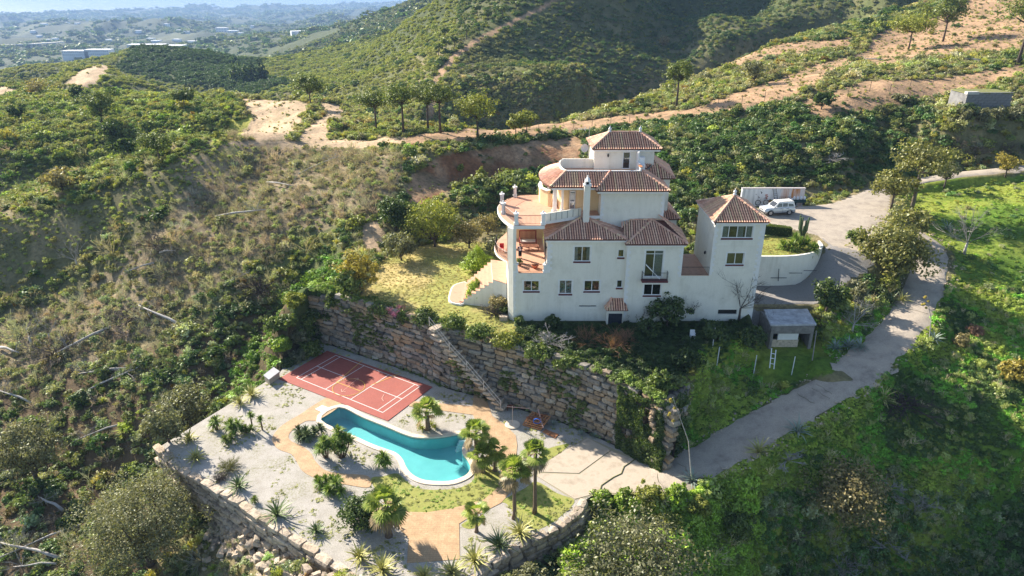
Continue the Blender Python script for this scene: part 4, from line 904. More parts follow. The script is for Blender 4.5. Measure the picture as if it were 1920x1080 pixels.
# quoins
q = MB()
def quoin(x0, Y, z0, z1, sgn, w=.42):
    z = z0; k = 0
    while z < z1-.05: ww = w if k % 2 else w*.62; xa, xb = (x0, x0+ww) if sgn > 0 else (x0-ww, x0); q.box(xa, xb, Y-.035, Y-.001, z, min(z+.30, z1)); z += .33; k += 1
quoin(XA1-.05, 69.1, 7.5, 16.1, 1); quoin(XB1, 69.1, 12.4, 16.1, -1); quoin(XA0, YF, 12.75, 16.5, 1, .55); quoin(XT0, YF, 12.5, 18.4, 1); quoin(XT1, YF, 7.0, 18.4, -1, .6); quoin(.12, YF, 5.4, 12.6, 1, .34)
q.build('quoins', WHITE, villa, kind='stuff')
# eaves bands
def band(x0, x1, Y, z, d=.3, par=None, m_=WHITE): MB().box(x0, x1, Y, Y+d, z-.28, z-.11).build('eave', m_, par or villa)
roof('left hipped roof', [[(3.5, 69.2, 16.62), (12.1, 69.2, 16.62), (7.8, 73.0, 18.0)], [(3.5, 73.9, 16.62), (3.5, 69.2, 16.62), (7.8, 73.0, 18.0)], [(12.1, 69.2, 16.62), (12.1, 73.2, 16.62), (7.8, 73.0, 18.0)]],
     [((3.5, 69.2, 16.62), (7.8, 73, 18.0)), ((12.1, 69.2, 16.62), (7.8, 73, 18.0))])
MB().box(XA0-.2, XA1-.06, 69.28, 69.49, 16.3, 16.5).build('eave', WHITE, villa)
roof('middle hipped roof', [[(12.0, 68.8, 16.22), (18.6, 68.8, 16.22), (15.45, 72.9, 17.62)], [(12.0, 73.0, 16.9), (12.0, 68.8, 16.22), (15.45, 72.9, 17.62), (13.2, 72.95, 17.5)][1:3]+[(13.0, 72.95, 17.55), (12.0, 72.95, 16.6)], [(18.6, 68.8, 16.22), (18.6, 73.0, 16.6), (17.2, 73.0, 17.5), (15.45, 72.9, 17.62)]],
     [((12.0, 68.8, 16.22), (15.45, 72.9, 17.62)), ((18.6, 68.8, 16.22), (15.45, 72.9, 17.62)), ((15.45, 72.9, 17.62), (17.2, 73.0, 17.5)), ((13, 72.9, 17.55), (15.45, 72.9, 17.62))])
MB().box(12.1, 18.45, 68.9, 69.09, 15.95, 16.12).build('eave', WHITE, villa)
# T2 upper terrace slab
T2 = [(3.45, 69.5), (3.45, 71.0), (7.6, 73.0), (9.67, 73.0), (9.67, 81.0), (3.3, 81.2), (.9, 80.9), (-.35, 79.6), (-1.25, 78.0), (-1.66, 76.2), (-1.55, 74.2), (-1.1, 72.2), (-.45, 70.5), (.15, 69.5)]
T2c = T2[:6]+[tuple(p) for p in smooth_loop([(3.3, 81.2), (.9, 80.9), (-.35, 79.6), (-1.25, 78.0), (-1.66, 76.2), (-1.55, 74.2), (-1.1, 72.2), (-.45, 70.5), (.15, 69.5)], 3, False)][1:]
sl_ = MB().prism(T2c, 17.72, 18.06).build('upper_terrace', WHITE, villa); MB().prism(offset_loop(T2c, -.06), 18.06, 18.1).build('floor', FLOORT, sl_)
def pier(x, y, z, par, w=.4, h=1.15):
    mb = MB().box(x-w/2, x+w/2, y-w/2, y+w/2, z, z+h); mb.box(x-w/2-.07, x+w/2+.07, y-w/2-.07, y+w/2+.07, z+h, z+h+.1); mb.box(x-w/2-.05, x+w/2+.05, y-w/2-.05, y+w/2+.05, z+.001, z+.25)
    mb.lathe((x, y, z+h+.1), [(.12, 0), (.06, .05), (.13, .14), (.11, .22), (.03, .28)], 8); mb.build('pier', WHITE, par)
PR = [(.45, 69.85), (-.95, 73.6), (-1.15, 77.2), (.35, 80.2), (3.3, 69.85)]
for x, y in PR: pier(x, y, 18.1, sl_)
for a, b_ in ((0, 4), (0, 1), (1, 2), (2, 3)): 
    p, q_ = PR[a], PR[b_]; railing([(*p, 18.1), (*q_, 18.1)], 1.0, par=sl_)
railing([(*PR[3], 18.1), (3.4, 80.8, 18.1)], 1.0, par=sl_)
lw = MB(); lw.add([(3.5, 70.9, 18.1), (7.6, 72.95, 18.1), (7.6, 72.95, 18.95), (3.5, 70.9, 18.95), (3.5, 71.05, 18.1), (7.6, 73.1, 18.1), (7.6, 73.1, 18.95), (3.5, 71.05, 18.95)], [(0,1,2,3),(3,2,6,7),(5,4,7,6),(0,3,7,4)])
lw.build('parapet', CREAM, sl_)
lw = MB()
for k in range(7): f = k/6.5; x, y = 3.5+4.1*f, 70.9+2.05*f; lw.box(x-.03, x+.03, y-.05, y-.005, 18.1, 18.9)
lw.build('parapet_bars', mat('grey_bar_paint', (.35, .35, .33)), sl_, kind='stuff')  # plain grey bars along the front face of the low parapet
# chimney
ch = MB().box(7.72, 8.38, 71.9, 72.5, 17, 21.7).build('chimney', CREAM, villa); c_ = MB().box(7.62, 8.48, 71.8, 72.6, 21.7, 21.85)
for dx in (-.22, .22):
    for dy in (-.2, .2): c_.box(8.05+dx-.07, 8.05+dx+.07, 72.2+dy-.07, 72.2+dy+.07, 21.85, 22.15)
c_.lathe((8.05, 72.2, 22.15), [(.36, 0), (.36, .08), (.2, .35), (.05, .55), (.09, .62), (0, .7)], 4); c_.build('chimney_cap', WHITE, ch); MB().box(7.9, 8.2, 72.05, 72.35, 21.85, 22.14).build('flue', IRON, ch)
# upper storey: grey-white block on the right, yellow recess on the left
mb = MB().box(9.67, 16.65, 73.0, 81, 15.5, 21.0); mb.build('wall', CREAM, villa)
q = MB(); quoin(9.67, 73.0, 17.7, 20.8, 1, .4); quoin(16.65, 73.0, 17.7, 20.8, -1, .4); q.build('quoins', WHITE, villa, kind='stuff')
yb = [(9.66, 74.8), (7.2, 74.8), (7.2, 75.0), (6.3, 75.0), (6.3, 74.8), (5.7, 74.8), (5.3, 75.4), (5.2, 81), (9.66, 81)]
MB().prism(yb, 18.1, 21.3, top=False, bottom=False).build('wall', YELL, villa)
dr = MB().box(6.42, 7.08, 74.9, 74.96, 18.12, 20.35).build('door', FRAME, villa); MB().box(6.5, 7.0, 74.88, 74.899, 19.15, 20.2).build('glass', GLASS, dr); MB().box(6.5, 7.0, 74.88, 74.899, 18.3, 18.95).build('glass', GLASS, dr)
MB().box(6.52, 6.98, 74.87, 74.879, 19.3, 20.1).build('door_curtain', CURT, dr)
def lantern(x, y, z, par=None): MB().lathe((x, y, z), [(.02, -.2), (.09, -.12), (.12, .1), (.05, .18), (.02, .25)], 6).build('wall_lantern', IRON, par or villa)
lantern(8.35, 74.62, 19.9); lantern(10.9, 77.9, 23.6); lantern(21.25, 71.5, 14.3); lantern(3.66, 70.3, 15.3)
def column(x, y, z0, z1, w=.42): 
    mb = MB().box(x-w/2, x+w/2, y-w/2, y+w/2, z0+.22, z1-.3); mb.box(x-w/2-.1, x+w/2+.1, y-w/2-.1, y+w/2+.1, z0, z0+.22); mb.box(x-w/2-.08, x+w/2+.08, y-w/2-.08, y+w/2+.08, z1-.3, z1-.12); mb.box(x-w/2-.14, x+w/2+.14, y-w/2-.14, y+w/2+.14, z1-.12, z1)
    mb.build('column', WHITE, villa)
column(4.75, 74.2, 18.1, 21.2); column(5.6, 74.45, 18.1, 21.2, .26)
cw_ = [(3.4, 80.4), (3.15, 79), (3.25, 77.6), (4.1, 76.4)]
mb = MB(); 
for i in range(3): p, q_ = cw_[i], cw_[i+1]; mb.prism([p, q_, (q_[0]+.25, q_[1]+.1), (p[0]+.25, p[1]+.1)], 18.1, 19.9)
mb.prism([(4.1, 76.4), (4.5, 76.2), (4.6, 76.4), (4.2, 76.7)], 18.1, 19.6); mb.build('curved_wall', YELL, villa)
mb = MB()
for i in range(3): p, q_ = cw_[i], cw_[i+1]; mb.prism([(p[0]-.12, p[1]-.1), (q_[0]-.12, q_[1]-.1), (q_[0]+.35, q_[1]+.15), (p[0]+.35, p[1]+.15)], 19.9, 19.98)
mb.build('wall_cap', WHITE, villa)
# main roofs round the roof terrace
D0, D1 = 21.42, 22.5
roof('porch roof with rounded end', [[(4.12, 72.5, D0), (9.3, 72.5, D0), (10.75, 75.1, D1), (5.94, 75.1, D1)]], [((4.12, 72.5, D0), (5.94, 75.1, D1))])
outer = smooth_loop([(4.12, 72.5), (3.45, 74.3), (3.12, 76.4), (3.2, 78.6), (3.75, 80.6), (4.8, 82.3), (6.2, 83.5)], 4, False); inner = smooth_loop([(5.94, 75.1), (5.55, 75.7), (5.35, 76.5), (5.28, 77.3), (5.35, 78.0), (5.5, 78.4), (5.8, 78.7)], 4, False)
pm = MB(); tm = MB(); n = len(outer)
pm.add([(*p, D0) for p in outer]+[(*p, D1) for p in inner]+[(*p, D0-.14) for p in outer], [f for i in range(n-1) for f in ((i, n+i, n+i+1, i+1), (2*n+i, i, i+1, 2*n+i+1))])
tot = 46
for k in range(tot):
    f = k/(tot-1)*(n-1.001); i = int(f); g_ = f-i; a = Vector((*outer[i], D0)).lerp(Vector((*outer[i+1], D0)), g_); b_ = Vector((*inner[i], D1)).lerp(Vector((*inner[i+1], D1)), g_)
    tv = (Vector((*outer[i+1], D0))-Vector((*outer[i], D0))).normalized(); nn = tv.cross(a-b_).normalized(); nn = -nn if nn.z < 0 else nn; m_ = 6
    for s in range(m_):
        p, q_ = a.lerp(b_, s/m_), a.lerp(b_, (s+1)/m_); r0 = .115*(1-s/m_*.62)
        tm.add([p+tv*math.cos(math.pi*j/4)*r0+nn*(math.sin(math.pi*j/4)*r0+.04) for j in range(5)]+[q_+tv*math.cos(math.pi*j/4)*r0*.8+nn*(math.sin(math.pi*j/4)*r0*.8+.01) for j in range(5)], [(j, j+1, j+6, j+5) for j in range(4)])
ro = pm.build('roof', PAN, villa, label='fan-shaped curved roof end'); tm.build('roof_tiles', TILE, ro, kind='stuff', smooth=True)
MB().prism(offset_loop(outer+inner[::-1], -.45)[:len(outer)]+[(6.2, 79), (6.2, 75)], D0-.3, D0-.12).build('soffit', WHITE, villa)
MB().box(4.3, 9.3, 72.62, 72.85, D0-.34, D0-.12).build('eave', WHITE, villa)
C0 = 21.08
roof('wide main roof', [[(9.0, 72.2, C0), (16.95, 72.2, C0), (14.35, 75.1, D1), (10.85, 75.1, D1)], [(16.95, 72.2, C0), (16.95, 81, C0), (14.35, 81, D1), (14.35, 75.1, D1)], [(9.0, 72.2, C0), (10.85, 75.1, D1), (9.0, 75.1, C0+.4)]],
     [((9.0, 72.2, C0), (10.85, 75.1, D1)), ((16.95, 72.2, C0), (14.35, 75.1, D1))])
MB().box(9.2, 16.8, 72.35, 72.6, C0-.33, C0-.12).build('eave', WHITE, villa); MB().box(9.3, 16.75, 72.6, 73.0, C0-.2, C0-.12).build('soffit', WHITE, villa)
roof('small rear roof', [[(14.6, 76.3, 21.35), (18.3, 76.3, 21.35), (16.4, 78.6, 22.75)], [(18.3, 76.3, 21.35), (18.9, 83, 21.35), (16.6, 83, 22.8), (16.4, 78.6, 22.75)], [(14.3, 76.3, 21.9), (16.4, 78.6, 22.75), (14.5, 78.6, 22.75)]], [((18.3, 76.3, 21.35), (16.4, 78.6, 22.75))])
MB().box(15.2, 17.9, 76.8, 83, 15.5, 21.3).build('wall', CREAM, villa)
# roof terrace
MB().prism([(5.9, 75.2), (14.3, 75.2), (14.3, 80.5), (5.5, 80.5), (5.35, 78.2), (5.35, 76.5)], 21.7, 22.0).build('roof_terrace_floor', FLOORT, villa)
MB().box(5.95, 10.85, 75.02, 75.2, 21.9, 22.62).build('parapet', WHITE, villa); MB().box(10.9, 14.1, 75.03, 75.21, 21.9, 22.6).build('parapet', WHITE, villa)
mb = MB()
for i in range(len(inner)-1): p, q_ = inner[i], inner[i+1]; z0_ = 22.62+.4*(i/(len(inner)-1)); z1_ = 22.62+.4*((i+1)/(len(inner)-1)); mb.prism([p, q_, (q_[0]+.16, q_[1]+.02), (p[0]+.16, p[1]+.02)], 21.9, [z0_, z1_, z1_, z0_] if True else 0)
mb.box(5.75, 9.4, 78.65, 78.83, 21.9, 23.05); mb.build('curved_parapet', CREAM, villa)
# roof tower
mb = MB(); panel(mb, [(9.35, 21.0), (16.15, 21.0), (16.15, 24.2), (9.35, 24.2)], [(12.6, 13.45, 22.02, 24.0)], 78.1)
mb.add([(9.35, 78.1, 21), (9.35, 83, 21), (9.35, 83, 24.2), (9.35, 78.1, 24.2)], [(0, 3, 2, 1)]); mb.add([(16.15, 78.1, 21), (16.15, 83, 21), (16.15, 83, 24.2), (16.15, 78.1, 24.2)], [(0, 1, 2, 3)]); mb.add([(9.35, 83, 21), (16.15, 83, 21), (16.15, 83, 24.2), (9.35, 83, 24.2)], [(0, 3, 2, 1)])
mb.build('wall', CREAM, villa)
dr = MB(); 
for a in ((12.6, 12.68, 22.02, 24.0), (13.37, 13.45, 22.02, 24.0), (12.68, 13.37, 23.9, 24.0), (12.68, 13.37, 22.02, 22.12)): dr.box(a[0], a[1], 78.12, 78.2, a[2], a[3])
dr = dr.build('door', FRAME, villa); MB().box(12.68, 13.37, 78.15, 78.17, 22.12, 23.9).build('glass', GLASS, dr); MB().box(12.7, 13.35, 78.3, 78.34, 23.1, 23.9).build('blind', YELL, dr); MB().box(12.5, 13.55, 78.9, 79, 21.9, 24.1).build('room', ROOM, dr)
roof('roof tower hip', [[(9.0, 77.7, 24.38), (16.9, 77.7, 24.38), (14.8, 80.5, 25.7), (11.3, 80.5, 25.7)], [(9.0, 83.3, 24.38), (9.0, 77.7, 24.38), (11.3, 80.5, 25.7)], [(16.9, 77.7, 24.38), (16.9, 83.3, 24.38), (14.8, 80.5, 25.7)], [(16.9, 83.3, 24.38), (9.0, 83.3, 24.38), (11.3, 80.5, 25.7), (14.8, 80.5, 25.7)]],
     [((9.0, 77.7, 24.38), (11.3, 80.5, 25.7)), ((16.9, 77.7, 24.38), (14.8, 80.5, 25.7)), ((11.3, 80.5, 25.7), (14.8, 80.5, 25.7)), ((9.0, 83.3, 24.38), (11.3, 80.5, 25.7)), ((16.9, 83.3, 24.38), (14.8, 80.5, 25.7))], fin=[(11.3, 80.5, 25.75), (14.8, 80.5, 25.75)])
MB().box(9.15, 16.75, 77.82, 78.09, 24.08, 24.26).build('eave', WHITE, villa)
sw = MB(); ys_ = [(75.05, 76.0, 22.95), (76.0, 77.0, 23.15), (77.0, 78.09, 24.2)]
for a, b_, c__ in ys_: sw.box(14.1, 14.28, a, b_, 21.9, c__)
sw.box(14.29, 14.9, 76.9, 77.5, 22.5, 23.6); sw.box(14.29, 14.85, 76.2, 76.88, 22.4, 22.95); sw.build('stair_wall', WHITE, villa); MB().box(14.02, 14.36, 75.0, 76.02, 22.951, 23.02).build('coping_tile', CL, villa)
# aerial and dish
an = MB(); an.tube([(8.8, 79.4, 22.9), (8.8, 79.4, 26.6)], .03); an.tube([(8.8, 79.4, 24.9), (9.4, 79.4, 24.7)], .02); an.tube([(7.6, 79.4, 26.3), (9.0, 79.4, 26.3)], .02)
for k in range(7): an.tube([(7.6+.16*k, 79.1, 26.3), (7.6+.16*k, 79.7, 26.3)], .012, n=4)
an.box(8.3, 8.34, 79.2, 79.6, 26.1, 26.5); aer = empty('tv_aerial', 'television aerial on a thin mast at the left of the top roof', 'aerial', (8.8, 79.4, 22)); an.build('mast', mat('grey_metal', (.45, .45, .45), rough=.4, metallic=.6), aer)
dish = MB(); vs = [(0, 0, 0)]+[(.42*math.cos(k*math.pi/8), -.14, .5*math.sin(k*math.pi/8)) for k in range(16)]; dish.add([(8.3+v[0], 79.2+v[1]*1, 24.2+v[2]) for v in vs], [(0, 1+k, 1+(k+1) % 16) for k in range(16)]); dish.add([(8.3+v[0], 79.22+v[1]*1, 24.2+v[2]) for v in vs], [(0, 1+(k+1) % 16, 1+k) for k in range(16)]); dish.tube([(8.3, 79.25, 24.2), (8.8, 79.35, 24.1)], .025); dish.tube([(8.3, 79.2, 23.75), (8.3, 78.6, 24.1)], .015)
dish.build('dish', mat('dish_grey', (.55, .55, .55), rough=.5), aer)
# side roof G (rear right)
roof('low rear right roof', [[(16.66, 75.6, 16.8), (19.2, 75.6, 16.8), (17.0, 79.0, 18.4)], [(19.2, 75.6, 16.8), (19.2, 82, 16.8), (17.0, 82, 18.4), (17.0, 79.0, 18.4)]], [((19.2, 75.6, 16.8), (17.0, 79.0, 18.4))])
MB().box(16.66, 18.9, 75.9, 82, 8, 16.65).build('wall', CREAM, villa)
# square tower roof
TZ = 18.57; ap = (24.2, 73.0, 20.35)
roof('square tower roof', [[(21.15, 69.2, TZ), (27.0, 69.2, TZ), ap], [(21.15, 76.7, TZ), (21.15, 69.2, TZ), ap], [(27.0, 69.2, TZ), (27.0, 76.7, TZ), ap], [(27.0, 76.7, TZ), (21.15, 76.7, TZ), ap]],
     [((21.15, 69.2, TZ), ap), ((27.0, 69.2, TZ), ap), ((21.15, 76.7, TZ), ap), ((27.0, 76.7, TZ), ap)], fin=[(ap[0], ap[1], ap[2]+.08)])
MB().box(21.25, 26.9, 69.3, 69.49, TZ-.3, TZ-.13).build('eave', WHITE, villa); MB().box(21.22, 21.39, 69.3, 76.6, TZ-.3, TZ-.13).build('eave', WHITE, villa)
# corner column under the upper terrace and first floor terrace
MB().prism([(.12, 69.5), (.46, 69.5), (.46, 70.1), (0, 70.5), (-.42, 70.1)], 12.68, 17.72).build('corner_pier', CREAM, villa)
T1 = [(XA0, 69.62), (.15, 69.62), (-.4, 70.15)]+smooth_loop([(-.6, 73.2), (-1.1, 73.9), (-1.75, 75.2), (-2.1, 77.2), (-1.9, 79.5), (-1.2, 81.5), (-.7, 83)], 3, False)+[(XA0, 83)]
t1 = MB().prism(T1, 12.42, 12.6).build('lower_terrace', WHITE, villa); MB().prism(offset_loop(T1, -.05), 12.6, 12.69).build('floor', FLOORT, t1)
pier(.4, 69.75, 12.69, t1, .46, .95); pier(3.6, 69.75, 12.69, t1, .4, .85); railing([(.62, 69.7, 12.69), (3.4, 69.7, 12.69)], .95, par=t1)
railing([(-.62, 73.4, 12.69), (-1.65, 75.3, 12.69), (-2.0, 77.2, 12.69), (-1.8, 79.4, 12.69)], .95, par=t1)
MB().box(XA0-4.4, XA0, 80.5, 80.7, 12.69, 17.7).build('wall', YELL, villa)
for y in (73.6, 77.5): MB().box(-.55, -.15, y-.2, y+.2, 12.69, 17.72).build('column', CREAM, villa)
MB().box(XA0-.06, XA0-.004, 71.4, 74.2, 12.7, 15.1).build('glass_door', ROOM, villa); MB().box(XA0-.05, XA0-.0045, 75.0, 76.6, 12.7, 15.1).build('glass_door', ROOM, villa)
# garden-side steps fanning down to the lawn
gs_ = empty('garden_steps', 'wide curving terracotta steps from the villa side down to the lawn', 'steps', (-2.5, 77, 7))
LND = [(-.6, 71.8), (-.65, 78.5), (-2.6, 79.2), (-2.2, 73.0)]
MB().prism(LND, 6, 10.4).build('landing', CREAM, gs_); MB().prism(LND, 10.4, 10.46).build('tread', FLOORT, gs_)
for k in range(8):
    f0, f1 = k/8, (k+1)/8; a0 = Vector((-2.2, 73.0)).lerp(Vector((-6.2, 74.0)), f0); a1 = Vector((-2.2, 73.0)).lerp(Vector((-6.2, 74.0)), f1); b0 = Vector((-2.6, 79.2)).lerp(Vector((-5.9, 79.6)), f0); b1 = Vector((-2.6, 79.2)).lerp(Vector((-5.9, 79.6)), f1)
    z = 10.4-.4*(k+1); pl = [tuple(a0), tuple(a1), tuple(b1), tuple(b0)]; MB().prism(pl, 6, z).build('step', CREAM, gs_); MB().prism(offset_loop(pl, .03), z, z+.05).build('tread', FLOORT, gs_)
pl = smooth_loop([(-6.0, 73.4), (-7.4, 74.2), (-7.6, 76.5), (-7.3, 79.0), (-6.0, 80.2)], 4, False); MB().prism(pl+[(-5.4, 79.6), (-5.4, 74)], 6.5, 7.12).build('kerb', WHITE, gs_); MB().prism(offset_loop(pl+[(-5.4, 79.6), (-5.4, 74)], -.18), 7.12, 7.16).build('tread', FLOORT, gs_)
# canopy over the basement door in the corner between the two fronts
cnp = roof('small tiled door canopy', [[(10.3, 68.3, 8.75), (12.7, 68.3, 8.75), (12.3, 69.5, 9.7), (11.0, 69.5, 9.7)], [(10.3, 69.5, 8.75), (10.3, 68.3, 8.75), (11.0, 69.5, 9.7)]], [((10.3, 68.3, 8.75), (11.0, 69.5, 9.7))])
MB().box(10.45, 12.25, 68.5, 69.49, 5.5, 8.6).build('porch', CREAM, villa); MB().box(10.6, 12.1, 68.46, 68.5, 5.6, 8.3).build('door', mat('black_door', (.015, .02, .03), (.03, .035, .05), 3, .5), villa)
# ---- things on the terraces
red = mat('red_wood', (.20, .045, .03), (.30, .07, .05), 4, .5)
sofa = empty('wooden_sofa', 'red-brown slatted wooden sofa with pale cushion on the lower terrace', 'sofa', (1.9, 78.6, 12.69))
def sbox(n_, x0, x1, y0, y1, z0, z1, m_, par): return MB().box(x0, x1, y0, y1, z0, z1).build(n_, m_, par)
for x in (.9, 2.9): sbox('leg', x-.05, x+.05, 78.1, 78.2, 12.69, 13.35, red, sofa); sbox('leg', x-.05, x+.05, 79.0, 79.1, 12.69, 14.3, red, sofa); sbox('armrest', x-.06, x+.06, 78.05, 79.1, 13.35, 13.42, red, sofa)
for k in range(13): x = 1.0+k*.15; sbox('slat', x-.04, x+.04, 79.02, 79.06, 13.1, 14.2, red, sofa)
sbox('top_rail', .85, 2.95, 79.0, 79.1, 14.2, 14.32, red, sofa); sbox('seat', .95, 2.85, 78.1, 79.0, 13.0, 13.1, red, sofa); sbox('cushion', 1.0, 2.8, 78.12, 78.95, 13.1, 13.22, mat('pale_cushion', (.6, .56, .52)), sofa)
bn_ = empty('slatted_bench', 'low dark slatted bench in front of the wooden sofa', 'bench', (1.9, 76.9, 12.69))
for x in (.95, 2.0, 3.1):
    for y in (76.4, 77.3): sbox('leg', x-.05, x+.05, y-.05, y+.05, 12.69, 13.12, red, bn_)
for k in range(14): x = .95+k*.165; sbox('slat', x-.06, x+.06, 76.35, 77.35, 13.12, 13.17, wood2, bn_)
def pot(name, x, y, z, r, h, m_, label, cat='plant pot', plant=None):
    e = empty(name, label, cat, (x, y, z)); MB().lathe((x, y, z), [(r*.6, 0), (r*.85, h*.5), (r, h*.85), (r*1.1, h*.9), (r*1.1, h), (r*.9, h), (r*.85, h*.85)], 12).build('pot', m_, e, smooth=True)
    if plant: leafball('foliage', plant, e, (x, y, z+h+plant[1]*.6))
    return e
def sq(z): return z
PERS = (.62, 74.2)
# person: one skinned body
def person(x, y, z):
    root = empty('person', 'standing person in dark jacket, pale shirt and black skirt on the lower terrace', 'person', (x, y, z))
    V = [(0,0,.95),(0,0,1.12),(0,0,1.36),(0,-.01,1.46),(0,-.02,1.56),(0,-.03,1.66)]; Ed = [(0,1),(1,2),(2,3),(3,4),(4,5)]; Rr = [(.15,.12),(.14,.11),(.17,.11),(.06,.06),(.085,.095),(.075,.085)]
    for s in (-1, 1):
        b0 = len(V); V += [(s*.09,0,.88),(s*.1,-.02,.5),(s*.1,.03,.1),(s*.11,-.1,.03)]; Ed += [(0,b0),(b0,b0+1),(b0+1,b0+2),(b0+2,b0+3)]; Rr += [(.095,.095),(.065,.065),(.045,.045),(.04,.03)]
        b1 = len(V); V += [(s*.19,0,1.38),(s*.25,.04,1.1),(s*.13,-.17,1.15),(s*.07,-.22,1.25)]; Ed += [(2,b1),(b1,b1+1),(b1+1,b1+2),(b1+2,b1+3)]; Rr += [(.07,.07),(.045,.045),(.038,.038),(.04,.03)]
    me = bpy.data.meshes.new('body'); me.from_pydata(V, Ed, []); o = bpy.data.objects.new('body', me); COL.objects.link(o); o.parent = root
    sk = o.modifiers.new('skin', 'SKIN'); su = o.modifiers.new('sub', 'SUBSURF'); su.levels = su.render_levels = 2
    for i, v in enumerate(me.skin_vertices[0].data): v.radius = Rr[i]; v.use_root = (i == 0)
    skin = mat('skin', (.50, .30, .21), (.56, .35, .25), 3, .6); me.materials.append(skin)
    navy = mat('navy_cloth', (.025, .02, .05), (.04, .03, .07), 5, .8); blk = mat('black_cloth', (.01, .01, .012), (.02, .02, .02), 5, .85); wht = mat('white_cloth', (.6, .6, .64), (.7, .7, .72), 5, .8)
    mb = MB(); mb.lathe((0, 0, .92), [(.19, 0), (.18, .15), (.2, .32), (.215, .46), (.1, .54)], 12); mb.v = [(v[0], v[1]*.72, v[2]) for v in mb.v]; j = mb.mesh('jacket', navy, True); link('jacket', j, root, loc=(0, 0, 0))
    for s in (-1, 1): link('sleeve', MB().tube([(s*.19, 0, 1.4), (s*.26, .04, 1.1), (s*.16, -.14, 1.14)], [.085, .065, .055], n=8).mesh('sleeve', navy, True), root, loc=(0, 0, 0))
    link('shirt', MB().add([(-.09, -.158, 1.42), (.09, -.158, 1.42), (.1, -.158, .95), (-.1, -.158, .95), (-.07, -.13, 1.42), (.07, -.13, 1.42), (.08, -.1, .95), (-.08, -.1, .95)], [(0, 3, 2, 1), (0, 1, 5, 4), (2, 3, 7, 6), (0, 4, 7, 3), (1, 2, 6, 5)]).mesh('shirt', wht), root, loc=(0, 0, 0))
    mb = MB(); mb.lathe((0, 0, .3), [(.2, 0), (.2, .3), (.19, .55), (.165, .68)], 12); mb.v = [(v[0], v[1]*.75, v[2]) for v in mb.v]; link('skirt', mb.mesh('skirt', blk, True), root, loc=(0, 0, 0))
    mb = MB(); mb.lathe((0, .02, 1.58), [(.08, -.05), (.105, .02), (.1, .1), (.06, .15), (0, .165)], 10); link('hair', mb.mesh('hair', mat('brown_hair', (.04, .025, .015)), True), root, loc=(0, 0, 0))
    for s in (-1, 1):
        for k in range(5): link('finger', MB().tube([(s*.065+.012*(k-2), -.24, 1.26), (s*.05+.012*(k-2), -.27, 1.30), (s*.045+.01*(k-2), -.265, 1.33)], .009, .006, n=5).mesh('finger', skin), root, loc=(0, 0, 0))
        link('shoe', MB().box(s*.11-.045, s*.11+.045, -.17, .07, 0, .07).mesh('shoe', blk), root, loc=(0, 0, 0))
    return root
px_, py_, pz_ = G(975, 484, 12.69); person(px_, py_, 12.69)
# ---------------------------------------------------------------- garage wall, white mural wall, shed
cwp = smooth3([(26.0, 77.0, 0), (29.5, 76.7, 0), (33.5, 76.9, 0), (36.6, 78.2, 0), (38.3, 80.2, 0), (38.7, 82.2, 0)], 5)
gw = empty('curved_wall', 'long curving white retaining wall with garage opening beside the tower', 'wall', (33, 77, 8)); mb = MB(); Pn = len(cwp)
for i in range(Pn-1):
    p, q_ = cwp[i], cwp[i+1]; t_ = (q_-p).normalized(); nn = Vector((-t_.y, t_.x, 0))*.28; zt0, zt1 = 11.85, 11.85
    zb_ = 10.75 if p.x < 29.2 else 7.0
    if p.x < 26.9: continue
    mb.add([(p.x, p.y, zb_), (q_.x, q_.y, zb_), (q_.x, q_.y, zt1), (p.x, p.y, zt0), (p.x+nn.x, p.y+nn.y, zt0), (q_.x+nn.x, q_.y+nn.y, zt1), (q_.x+nn.x, q_.y+nn.y, zb_), (p.x+nn.x, p.y+nn.y, zb_)], [(0, 1, 2, 3), (3, 2, 5, 4), (4, 5, 6, 7), (0, 7, 6, 1)])
mb.build('wall', CREAM, gw); MB().box(29.05, 29.25, 76.75, 78.5, 7, 11).build('jamb', CREAM, gw); MB().box(26.8, 29.3, 78.6, 78.7, 7, 11.5).build('garage_inside', ROOM, gw); MB().box(26.8, 27.9, 77.6, 77.7, 7, 10.7).build('blue_door', mat('blue_door', (.02, .05, .12)), gw)
for a, b_ in (((1445, 521), (1475, 521)), ((1480, 512), (1504, 512)), ((1507, 507.5), (1531, 507.5))):
    p, q_ = A(*a, 76.55), A(*b_, 76.6); MB().tube([p, q_], .035).build('bracket_rail', IRON, gw)
p, q_ = A(1460.5, 504, 76.5), A(1459, 527, 76.5); MB().tube([p, q_], .04).build('bracket_rail', IRON, gw)
# mural wall
mwl = empty('mural_wall', 'white retaining wall with bicycle mural and rust stains behind the car', 'wall', (37, 97, 12))
m, t, b = nodes('stained_white_wall'); b.inputs['Roughness'].default_value = .9; tc = N(t, 'ShaderNodeNewGeometry'); mp = N(t, 'ShaderNodeMapping'); mp.inputs['Scale'].default_value = (1.2, 1.2, .12); t.links.new(tc.outputs['Position'], mp.inputs[0])
n1 = noise(t, 1.6, 6, .7, vec=mp.outputs[0]); sx = N(t, 'ShaderNodeSeparateXYZ'); t.links.new(tc.outputs['Position'], sx.inputs[0])
mr = N(t, 'ShaderNodeMapRange'); mr.inputs[1].default_value = 38.2; mr.inputs[2].default_value = 40.2; t.links.new(sx.outputs[0], mr.inputs[0]); mr2 = N(t, 'ShaderNodeMapRange'); mr2.inputs[1].default_value = 42.8; mr2.inputs[2].default_value = 41.3; t.links.new(sx.outputs[0], mr2.inputs[0])
